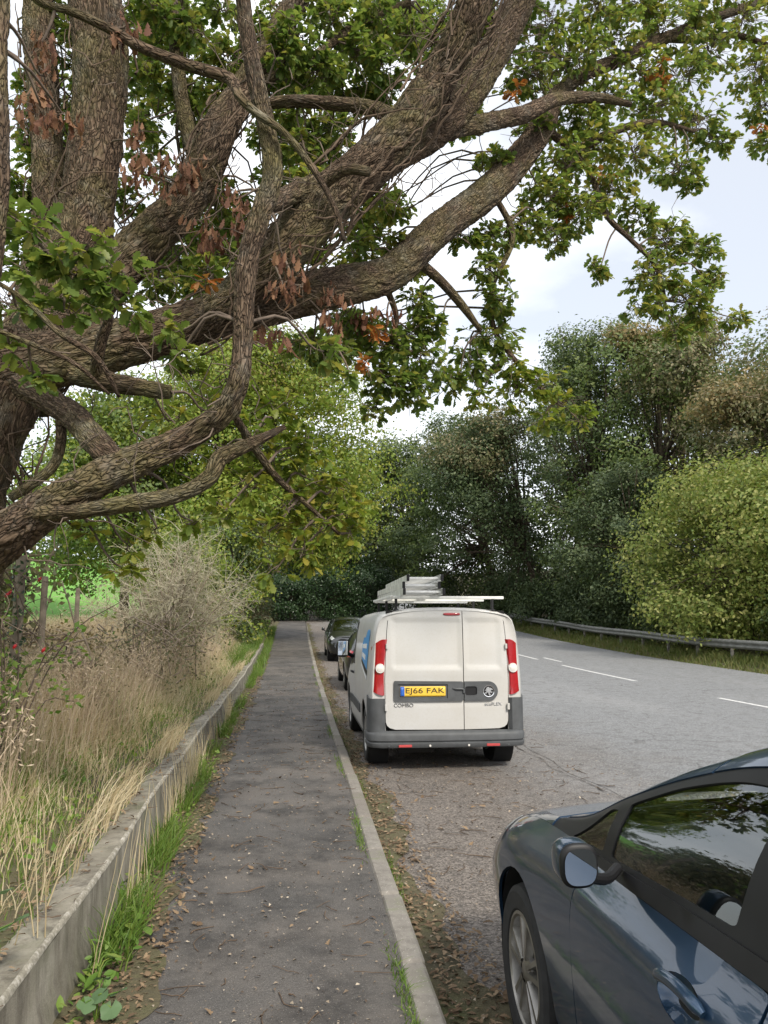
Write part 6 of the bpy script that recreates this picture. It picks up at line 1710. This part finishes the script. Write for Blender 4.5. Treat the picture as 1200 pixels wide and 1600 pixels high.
van = empty('parked_van', (VX, VY, 0), label='white panel van parked at the kerb with ladders on its roof rack', cat='van')
FW, RW, RR = 1.28, -1.475, .325
for s in (1, -1):
    af = arch_pts(VL, FW, .335, .40, .3); ar = arch_pts(VL, RW, .335, .40, .3)
    lp(VL, 'side_panel', [(.02, .3), (.02, 4.0), (.02, 6.93), (-2.155, 6.93), (-2.155, .6)] + [p for p in ar], 'white_paint', van, s, res=.07, offset=lambda a, b: -.010 * sst(-1.98, -1.90, a) * (1 - sst(-.22, -.14, a)) * sst(3.45, 3.65, b) * (1 - sst(6.0, 6.25, b)))
    gw = rounded([(.08, 4.15), (.08, 6.25), (.52, 6.30), (.93, 6.2), (1.02, 5.2), (1.0, 4.15)], .06)
    d = lp(VL, 'door', rounded([(.03, .45), (.03, 6.85), (.45, 6.88), (.80, 6.85), (1.05, 6.4), (1.08, 4.0), (.92, 2.0), (.86, .45)], .05), 'white_paint', van, s, holes=[gw], res=.06)
    lp(VL, 'window_frame', rounded([(.04, 4.0), (.04, 6.5), (.52, 6.55), (1.0, 6.35), (1.075, 5.2), (1.05, 4.0)], .06), 'black_trim', d, s, holes=[rounded([(.12, 4.3), (.12, 6.1), (.50, 6.15), (.86, 6.05), (.94, 5.2), (.92, 4.3)], .06)], offset=.003, depth=.02)
    lp(VL, 'window', rounded([(.10, 4.25), (.10, 6.2), (.52, 6.25), (.90, 6.1), (.97, 5.2), (.95, 4.25)], .06), 'car_glass', d, s, offset=-.008, flange=False)
    hp = [(.10, 3.45), (.13, 3.5), (.22, 3.5), (.25, 3.45)]
    q_ = lambda b: b if s > 0 else 18 - b
    pts = np.array([VL(a, q_(b))[0] + VL.normal(np.array([a]), np.array([q_(b)]))[0] * k for (a, b), k in zip(hp, (.0, .03, .03, .0))])
    MB().tube(catmull(pts, 12), .016, 8).build('handle', 'black_trim', d, smooth=True)
    lp(VL, 'front_wing', [(.87, .35), (.93, 2.0), (1.09, 4.0), (1.10, 5.0), (1.25, 6.6), (1.62, 6.2), (1.62, 4.8), (1.88, 4.2), (1.88, 1.0)] + list(reversed(af)), 'white_paint', van, s)
    lgrid(VL, 'pillar', np.linspace(1.50, .42, 22), np.linspace(6.9, 7.25, 5) if s > 0 else np.linspace(18 - 7.25, 18 - 6.9, 5), 'white_paint', van)
    lp(VL, 'front_bumper', [(1.89, .1), (1.89, 3.2), (2.08, 2.8), (2.08, .1)], 'grey_bumper', van, s)
    lp(VL, 'headlamp', rounded([(1.64, 6.0), (1.64, 4.9), (1.89, 4.1), (2.08, 3.2), (2.08, 5.0)], .04), 'lamp_clear', van, s, offset=.004)
    lp(VL, 'rubbing_strip', rounded([(-.98, 1.55), (-.98, 2.05), (.80, 2.05), (.78, 1.55)], .04), 'grey_bumper', van, s, offset=.014, depth=.018)
    lp(VL, 'inner_shell', [(-2.10, 5.0), (1.85, 4.6), (1.85, 1.0)] + list(reversed(arch_pts(VL, FW, .335, .42, .2))) + arch_pts(VL, RW, .335, .42, .2)[::-1] + [(-2.10, 1.0)], 'well_black', van, s, offset=-.035, flange=False, res=.12)
    lgrid(VL, 'sill', np.linspace(-1.07, .88, 12), np.linspace(0, .44, 4) if s > 0 else np.linspace(17.56, 18, 4), 'grey_bumper', van, flange=0)
    for yy in (FW, RW): wheel(van, s * .785, yy, RR, s, 'steel_wheel', 'cover', .20, .19)
    # mirrors
    V, F = superell((s * 1.03, .78, 1.27), (.10, .07, .135), 3.0, cut=(1, -.03)); mo = MB().raw(V, F).tube([(s * .88, .84, 1.15), (s * .97, .80, 1.20)], .03, 8).build('mirror', 'black_trim', van, smooth=True, sharp=50)
    MB().box((s * 1.03, .746, 1.27), (.15, .006, .21), bev=.003).build('mirror_glass', 'mirror_glass', mo)
lgrid(VL, 'roof', np.linspace(-2.155, .40, 44), np.linspace(6.935, 11.065, 37), 'white_paint', van)
lgrid(VL, 'windscreen', np.linspace(.42, 1.52, 24), np.linspace(7.26, 10.74, 29), 'car_glass', van)
lgrid(VL, 'bonnet', np.linspace(1.55, 2.08, 14), np.linspace(5.1, 12.9, 33), 'white_paint', van)
lgrid(VL, 'front_bumper', np.concatenate([[2.085, 2.1], np.linspace(2.12, 2.2, 6)]), np.linspace(0, 18, 49), 'grey_bumper', van)
cap(VL, 2.2, 'grille', 'black_trim', van)
MB().box((0, 0, .30), (1.5, 4.1, .12), bev=.03).box((-.35, -1.9, .26), (.5, .45, .14), bev=.05).tube([(.42, -1.4, .27), (.45, -1.9, .25), (.46, -2.12, .25)], .03, 10).build('underbody', 'well_black', van)
# bulkhead behind the cab so that daylight does not pass through the load space, and the seats
MB().box((0, .0, 1.02), (1.6, .03, 1.35), bev=.01).build('bulkhead', 'dash_plastic', van)
for sx in (.42, -.42):
    st = MB(); V, F = superell((sx, .45, .62), (.25, .27, .12), 3.2); st.raw(V, F)
    V, F = superell((0, 0, .34), (.24, .08, .36), 3.0); st.raw(np.array(V) @ np.array(Matrix.Rotation(R(12), 3, 'X')).T + np.array((sx, .22, .64)), F); st.build('seat', 'seat_cloth', van, smooth=True, sharp=50)


# rear end: surface over (x, z)
def rear_y(x, z):
    x = np.asarray(x, float); z = np.asarray(z, float)
    return -2.195 + .030 * (np.abs(x) / .8) ** 3 + .045 * np.clip((z - 1.0) / .8, 0, 1.2) ** 2
def rear_s(x, z): return np.stack([x, rear_y(x, z), z], -1)
def rear_n(x, z):
    n = np.stack([np.gradient(np.zeros(1)) [0] * x if False else 0 * x, 0 * x - 1.0, 0 * x], -1)
    e = 1e-3
    n[:, 0] = (rear_y(x + e, z) - rear_y(x - e, z)) / (2 * e); n[:, 2] = (rear_y(x, z + e) - rear_y(x, z - e)) / (2 * e)
    return n / np.linalg.norm(n, axis=1, keepdims=True)


def pressed(x, z):
    """shallow pressings: the blanked window above, a swage below the trim"""
    def boxm(x0, x1, z0, z1, w): return sst(x0, x0 + w, x) * (1 - sst(x1 - w, x1, x)) * sst(z0, z0 + w, z) * (1 - sst(z1 - w, z1, z))
    return -.016 * boxm(-.64, .17, 1.13, 1.70, .035) - .016 * boxm(.21, .64, 1.13, 1.70, .035) - .004 * boxm(-.66, .66, .70, 1.06, .05)


ld = rounded([(-.705, .46), (-.715, 1.0), (-.70, 1.40), (-.665, 1.772), (.184, 1.79), (.184, .452)], .09)
rd = rounded([(.192, .452), (.192, 1.79), (.665, 1.772), (.70, 1.40), (.715, 1.0), (.705, .46)], .09)
# keep the meeting edges square
ld = [p for p in ld]
dl = cut_panel('rear_door', rear_s, rear_n, [(-.705, .54), (-.715, 1.0), (-.705, 1.30), (-.69, 1.55), (-.675, 1.70), (-.655, 1.745), (-.61, 1.768), (-.3, 1.785), (.184, 1.79), (.184, .452), (-.60, .458), (-.66, .475), (-.69, .50)], 'white_paint', van, offset=pressed, res=.03, sharp=50)
dr = cut_panel('rear_door', rear_s, rear_n, [(.193, .452), (.193, 1.79), (.3, 1.785), (.61, 1.768), (.655, 1.745), (.675, 1.70), (.69, 1.55), (.705, 1.30), (.715, 1.0), (.705, .54), (.69, .50), (.66, .475), (.60, .458)], 'white_paint', van, offset=pressed, res=.03, sharp=50)
# frame between the body shell and the doors
n_ = 120
vv = np.linspace(.9, 17.1, n_); outer = VL(np.full(n_, -2.158), vv)
t_ = np.linspace(0, 1, n_)
door_out = [(.712, .54), (.722, 1.0), (.712, 1.30), (.697, 1.55), (.682, 1.70), (.662, 1.752), (.615, 1.776), (.3, 1.793), (0, 1.80), (-.3, 1.793), (-.615, 1.776), (-.662, 1.752), (-.682, 1.70), (-.697, 1.55), (-.712, 1.30), (-.722, 1.0), (-.712, .54)]
DO = np.array(door_out); oz = outer[:, 2]; inner = np.zeros((n_, 2))
for k in range(n_):     # inner edge point matched by height on the sides, by width along the top
    x_, z_ = outer[k, 0], outer[k, 2]
    if z_ < 1.68: inner[k] = (math.copysign(np.interp(z_, [.3, .54, 1.0, 1.30, 1.55, 1.70], [.70, .712, .722, .712, .697, .682]), x_), z_)
    else:
        w_ = min(1, abs(x_) / .80); inner[k] = (math.copysign(.672 * w_, x_) if abs(x_) > 1e-6 else 0, np.interp(.672 * w_, [0, .3, .615, .662, .682], [1.80, 1.793, 1.776, 1.752, 1.70]))
rows = []
for f_ in np.linspace(0, 1, 7):
    x_ = outer[:, 0] * (1 - f_) + inner[:, 0] * f_; z_ = outer[:, 2] * (1 - f_) + inner[:, 1] * f_
    ys2 = outer[:, 1] * (1 - f_) ** 1.6 + rear_y(x_, z_) * (1 - (1 - f_) ** 1.6)
    rows.append(np.stack([x_, ys2, z_], -1))
rows.append(rows[-1] + np.array([0, .03, 0]))
S = np.stack(rows, 1).reshape(-1, 3); m_ = len(rows)
i, j = np.meshgrid(np.arange(n_ - 1), np.arange(m_ - 1), indexing='ij')
F = np.stack([i * m_ + j, i * m_ + j + 1, (i + 1) * m_ + j + 1, (i + 1) * m_ + j], -1).reshape(-1, 4)
me = np_mesh('rear_frame', S, [F]); smooth_by_angle(me, 50); add('rear_frame', me, 'white_paint', van)
MB().box((0, -2.10, 1.12), (1.40, .02, 1.34)).build('door_shut', 'well_black', van)


def wrap(name, path, z0, z1, m, nz=8, parent=van, s=1, bulge=0.0, out=0.0):
    """sheet standing on a plan curve; z0, z1 functions of the curve parameter"""
    P = catmull(path, 26); t = np.linspace(0, 1, 26); tz = np.linspace(0, 1, nz)
    T_ = np.gradient(P, axis=0); nn = np.stack([T_[:, 1], -T_[:, 0]], -1); nn /= np.linalg.norm(nn, axis=1, keepdims=True)
    a, b = np.array([z0(k) for k in t]), np.array([z1(k) for k in t])
    Z = a[:, None] * (1 - tz) + b[:, None] * tz
    k = (bulge * np.sin(np.pi * np.linspace(.06, .94, nz)) ** .7 + out)[None, :, None]
    XY = P[:, None, :] + nn[:, None, :] * k
    XY[:, :, 0] *= 1 - .055 * np.clip((Z - 1.0) / .6, 0, 1.3) ** 1.6
    V = np.concatenate([XY * np.array([s, 1]), Z[..., None]], -1).reshape(-1, 3)
    i, j = np.meshgrid(np.arange(25), np.arange(nz - 1), indexing='ij')
    F = np.stack([i * nz + j, (i + 1) * nz + j, (i + 1) * nz + j + 1, i * nz + j + 1], -1).reshape(-1, 4)
    if s < 0: F = F[:, ::-1]
    # returned edge
    ring = np.concatenate([np.arange(nz), np.arange(1, 26) * nz + nz - 1, 25 * nz + np.arange(nz - 2, -1, -1), np.arange(24, 0, -1) * nz]); r2 = np.roll(ring, -1)
    inn = V * np.array([.955, 1, 1]) + np.array([0, .04, 0]); n0 = len(V)
    me = np_mesh(name, np.concatenate([V, inn]), [F, np.stack([ring, r2, r2 + n0, ring + n0], -1)]); smooth_by_angle(me, 45)
    bm = bmesh.new(); bm.from_mesh(me); bmesh.ops.recalc_face_normals(bm, faces=bm.faces[:]); bm.to_mesh(me); bm.free(); smooth_by_angle(me, 45)
    return add(name, me, m, parent)


for s in (1, -1):
    lampath = [(.896, -2.02), (.893, -2.09), (.872, -2.145), (.83, -2.185), (.785, -2.198), (.742, -2.203)]
    lt = lambda t: 1.36 + .10 * sst(0, .9, t) ; lb = lambda t: .90 - .065 * sst(.1, 1, t)
    lm_ = wrap('tail_lamp', lampath, lb, lt, 'lamp_red', 12, s=s, out=.006, bulge=.012)
    # round reversing lamp inside the red cluster
    lx, ly = .772, -2.215
    rot = Matrix.Rotation(R(90), 4, 'X')
    MB().lathe([(0, -.004), (.022, -.003), (.038, .001), (.042, .006), (.050, .004), (.054, .010), (.054, .03)], c=(s * lx, ly + .008, 1.135), axis='Y', n=28).build('reversing_lamp', 'lamp_white', lm_, smooth=True)
    # dark shut line between lamp and door is the real gap; grey bumper corner reaching up to the lamp
# bumper sweeps round the tail
path = [(-.912, -1.86), (-.915, -2.0), (-.905, -2.12), (-.85, -2.215), (-.72, -2.262), (-.4, -2.28), (0, -2.285), (.4, -2.28), (.72, -2.262), (.85, -2.215), (.905, -2.12), (.915, -2.0), (.912, -1.86)]
Pb = catmull(path, 121)
prof = [(-.05, .262), (-.012, .268), (.0, .285), (.002, .315), (-.012, .325), (-.012, .335), (.004, .345), (.004, .40), (-.004, .425), (-.03, .443), (-.075, .447)]
T_ = np.gradient(Pb, axis=0); nn = np.stack([T_[:, 1], -T_[:, 0]], -1); nn /= np.linalg.norm(nn, axis=1, keepdims=True)
V = np.array([[(*(Pb[k] + nn[k] * o_), z_) for o_, z_ in prof] for k in range(121)]).reshape(-1, 3); m_ = len(prof)
i, j = np.meshgrid(np.arange(120), np.arange(m_ - 1), indexing='ij')
F = np.stack([i * m_ + j, i * m_ + j + 1, (i + 1) * m_ + j + 1, (i + 1) * m_ + j], -1).reshape(-1, 4)
me = np_mesh('rear_bumper', V, [F]); smooth_by_angle(me, 38)
bump_o = add('rear_bumper', me, 'grey_bumper', van)
for s in (1, -1):
    cp = [(.906, -1.90), (.912, -2.0), (.905, -2.11), (.868, -2.185), (.81, -2.218), (.745, -2.222)]
    wrap('bumper_corner', cp, lambda t: .40, lambda t: .80 + .06 * (1 - sst(.0, .5, t)) - .36 * (1 - sst(0, .22, t)), 'grey_bumper', 12, parent=van, s=s, out=.004)
    MB().box((s * .50, -2.285, .292), (.15, .012, .028), Matrix.Rotation(R(-2 * s), 4, 'Z'), .004).build('reflector', 'reflector_red', bump_o)
    for xx in (.22, .68): MB().lathe([(0, -.006), (.011, -.006), (.013, 0), (.013, .01)], c=(s * xx, -2.286 + .045 * (xx / .72) ** 4 * .6, .292), axis='Y', n=14).build('parking_sensor', 'lamp_white' if xx < .3 else 'grey_bumper', bump_o, smooth=True)
    MB().box((s * .705, -2.20, .70), (.03, .03, .075), bev=.006).build('hinge', 'white_paint', van)
    MB().box((s * .695, -2.185, 1.38), (.025, .03, .06), bev=.006).build('hinge', 'white_paint', van)


def on_rear(x, z, d=0.0): return np.array((x, float(rear_y(np.array([x]), np.array([z]))[0]) - d, z))


def rpanel(name, poly, m, parent, off, depth=.012, res=.04, **kw):
    return cut_panel(name, rear_s, rear_n, poly, m, parent, offset=off, depth=depth, res=res, **kw)


# plate trim carried across both doors
tr = rpanel('plate_trim', rounded([(-.615, .765), (-.615, .995), (-.58, .995), (.183, .985), (.183, .765)], .03), 'grey_bumper', dl, .018, .022, holes=[[(-.57, .80), (-.57, .96), (.0, .955), (.0, .80)], [(.05, .815), (.05, .94), (.183, .94), (.183, .815)]][:1])
rpanel('plate_recess', [(-.575, .79), (-.575, .97), (.005, .965), (.005, .79)], 'grey_bumper', dl, .002, .004)
rt = rpanel('handle_trim', [(.194, .765), (.194, .985), (.40, .985)] + [(.475 + .11 * math.cos(a), .875 + .11 * math.sin(a)) for a in np.linspace(1.5, -1.5, 16)] + [(.40, .765)], 'grey_bumper', dr, .018, .022, holes=[rounded([(.20, .83), (.20, .93), (.34, .93), (.34, .83)], .03)])
rpanel('handle_cup', rounded([(.195, .82), (.195, .94), (.35, .94), (.35, .82)], .03), 'black_trim', dr, .003, .004)
MB().tube(catmull([on_rear(.06, .91, .018), on_rear(.10, .905, .030), on_rear(.175, .90, .030), on_rear(.18, .86, .026)], 10), .012, 8).build('handle', 'grey_bumper', dl, smooth=True)
pl = rpanel('number_plate', rounded([(-.545, .822), (-.545, .933), (-.025, .933), (-.025, .822)], .012), 'plate_yellow', dl, .010, .006, smooth=False)
rpanel('plate_band', rounded([(-.543, .824), (-.543, .931), (-.495, .931), (-.495, .824)], .008), 'euro_blue', pl, .0115, .001, smooth=False)


def text(name, body, x, z, h, m, parent, off, width=None, ext=.0015):
    cu = bpy.data.curves.new(name, 'FONT'); cu.body = body; cu.size = 1; cu.extrude = ext; cu.align_x = 'LEFT'
    to = bpy.data.objects.new(name, cu); C.objects.link(to)
    bpy.context.view_layer.update()
    me = bpy.data.meshes.new_from_object(to.evaluated_get(bpy.context.evaluated_depsgraph_get()))
    bpy.data.objects.remove(to)
    V = np.array([v.co[:] for v in me.vertices]); V[:, :2] -= V[:, :2].min(0)
    sy = h / V[:, 1].max(); sx = (width / V[:, 0].max()) if width else sy
    for v, p in zip(me.vertices, V):
        q = on_rear(x + p[0] * sx, z + p[1] * sy, off); v.co = (q[0], q[1] - p[2], q[2])
    return add(name, me, m, parent)


text('plate_lettering', 'EJ66 FAK', -.482, .840, .076, 'plate_black', pl, .0125, .445)
text('badge_lettering', 'COMBO', -.615, .705, .040, 'badge_chrome', dl, .004, .22, .003)
text('badge_lettering', 'ecoFLEX', .43, .712, .036, 'badge_chrome', dr, .004, .20, .003)
# round badge: ring, dark disc and a winged beast shape
bz_, bx_ = .875, .475
by_ = on_rear(bx_, bz_, .018)[1]
bd = MB().lathe([(.056, .0), (.058, -.008), (.066, -.010), (.070, -.004), (.070, .004)], c=(bx_, by_, bz_), axis='Y', n=36).build('round_badge', 'badge_chrome', dr, smooth=True)
MB().lathe([(0, -.002), (.058, -.002), (.058, .002)], c=(bx_, by_, bz_), axis='Y', n=36).build('badge_disc', 'black_trim', bd)
beast = [(-.050, .006), (-.030, .018), (-.026, .036), (-.008, .046), (.010, .044), (.004, .034), (.022, .036), (.040, .026), (.050, .010), (.034, .014), (.022, .008), (.030, -.004), (.048, -.010), (.034, -.020), (.016, -.014), (.012, -.030), (.026, -.042), (.006, -.050), (-.002, -.034), (-.006, -.016), (-.022, -.014), (-.030, -.034), (-.044, -.026), (-.036, -.010), (-.024, -.002), (-.030, .006)]
V = [(bx_ + a * 1.02, by_ - .003, bz_ + b * 1.02) for a, b in beast]; V += [(a, b - .005, c_) for a, b, c_ in V]; k_ = len(beast)
MB().raw(V, [tuple(range(k_)), tuple(range(2 * k_ - 1, k_ - 1, -1))] + [(q, (q + 1) % k_, k_ + (q + 1) % k_, k_ + q) for q in range(k_)]).build('badge_emblem', 'badge_chrome', bd)
# high-level brake lamp
V, F = superell((.065, on_rear(.06, 1.748)[1] - .004, 1.748), (.10, .014, .016), 3.4); MB().raw(V, F).build('brake_lamp', 'lamp_red', dl, smooth=True)
# stickers on the side: blue shape with pale lettering blocks and a dark swoosh
ZV = lambda y, z: VL.v_at(y, z, 0, 8)
def side_poly(name, pts, m, off): return lp(VL, name, [(a, ZV(a, b)) for a, b in pts], m, van, -1, offset=off, depth=.002, res=.05)
side_poly('sticker', [(-1.02, 1.20), (-1.0, 1.40), (-1.15, 1.47), (-1.35, 1.46), (-1.5, 1.56), (-1.72, 1.57), (-1.80, 1.52), (-1.78, 1.10)], 'sticker_blue', -.004)
side_poly('sticker_lettering', [(-1.10, 1.33), (-1.10, 1.38), (-1.62, 1.40), (-1.62, 1.34)], 'sticker_white', -.001)
side_poly('sticker_lettering', [(-1.10, 1.23), (-1.10, 1.28), (-1.55, 1.26), (-1.55, 1.20)], 'sticker_white', -.001)
side_poly('sticker_band', [(-1.0, 1.165), (-1.0, 1.19), (-1.79, 1.09), (-1.79, 1.03)], 'black_trim', -.004)
side_poly('sticker_band', [(-1.0, 1.12), (-1.0, 1.15), (-1.79, 1.02), (-1.79, .98)], 'sticker_white', -.004)

# roof rack: three cross bars on feet
rack = empty('roof_rack', (0, 0, 0)); rack.parent = van
for yy in (-1.95, -.95, .05):
    MB().box((.06, yy, 1.945), (1.36, .045, .035), bev=.006).build('cross_bar', 'rack_white', rack)
    for sx in (-.56, .60):
        z_ = float(VL(yy, VL.v_at(yy, 1.79, 6, 9) if False else 7.6)[0, 2])
        MB().box((sx, yy, 1.86), (.03, .04, .16), bev=.005).box((sx, yy, 1.795), (.06, .08, .03), bev=.008).build('rack_foot', 'black_trim', rack)
MB().box((-.62, -.95, 1.955), (.03, 2.1, .03), bev=.005).build('rack_rail', 'rack_white', rack)
MB().tube([(-.02, 0.15, 1.83), (-.02, .10, 2.30)], .004, 6).build('aerial', 'black_trim', van)


def ladder(x, z, y0, y1, w, label, tilt=0):
    la = empty('ladder', (VX + x, VY + y0, z), label=label, cat='ladder', group='ladders on the van roof')
    la.rotation_euler = (0, 0, tilt)
    n = y1 - y0
    for sx in (-w / 2, w / 2):
        s_ = 1 if sx > 0 else -1
        MB().box((sx, n / 2, .0), (.006, n, .074), bev=.002).box((sx - s_ * .012, n / 2, .034), (.026, n, .006), bev=.002).box((sx - s_ * .012, n / 2, -.034), (.026, n, .006), bev=.002).build('stile', 'aluminium', la)
    r_ = None; q = .12
    while q < n - .05:
        if r_ is None: r_ = MB().box((0, 0, 0), (w - .006, .032, .030), bev=.006).build('rung', 'aluminium', la); o_ = r_
        else: o_ = bpy.data.objects.new('rung', r_.data); C.objects.link(o_); o_.parent = la
        o_.location = (0, q, 0); q += .25
    MB().box((-w / 2, .0, 0), (.032, .03, .078), bev=.006).build('foot', 'black_trim', la)
    MB().box((w / 2, .0, 0), (.032, .03, .078), bev=.006).build('foot', 'black_trim', la)
    return la


ladder(-.27, 2.006, -2.25, .75, .46, 'lowest aluminium ladder lying on the cross bars of the van')
ladder(-.28, 2.086, -2.12, .70, .42, 'middle aluminium ladder of the stack on the van roof', .006)
ladder(-.25, 2.166, -2.20, .30, .40, 'topmost aluminium ladder of the stack on the van roof', -.01)
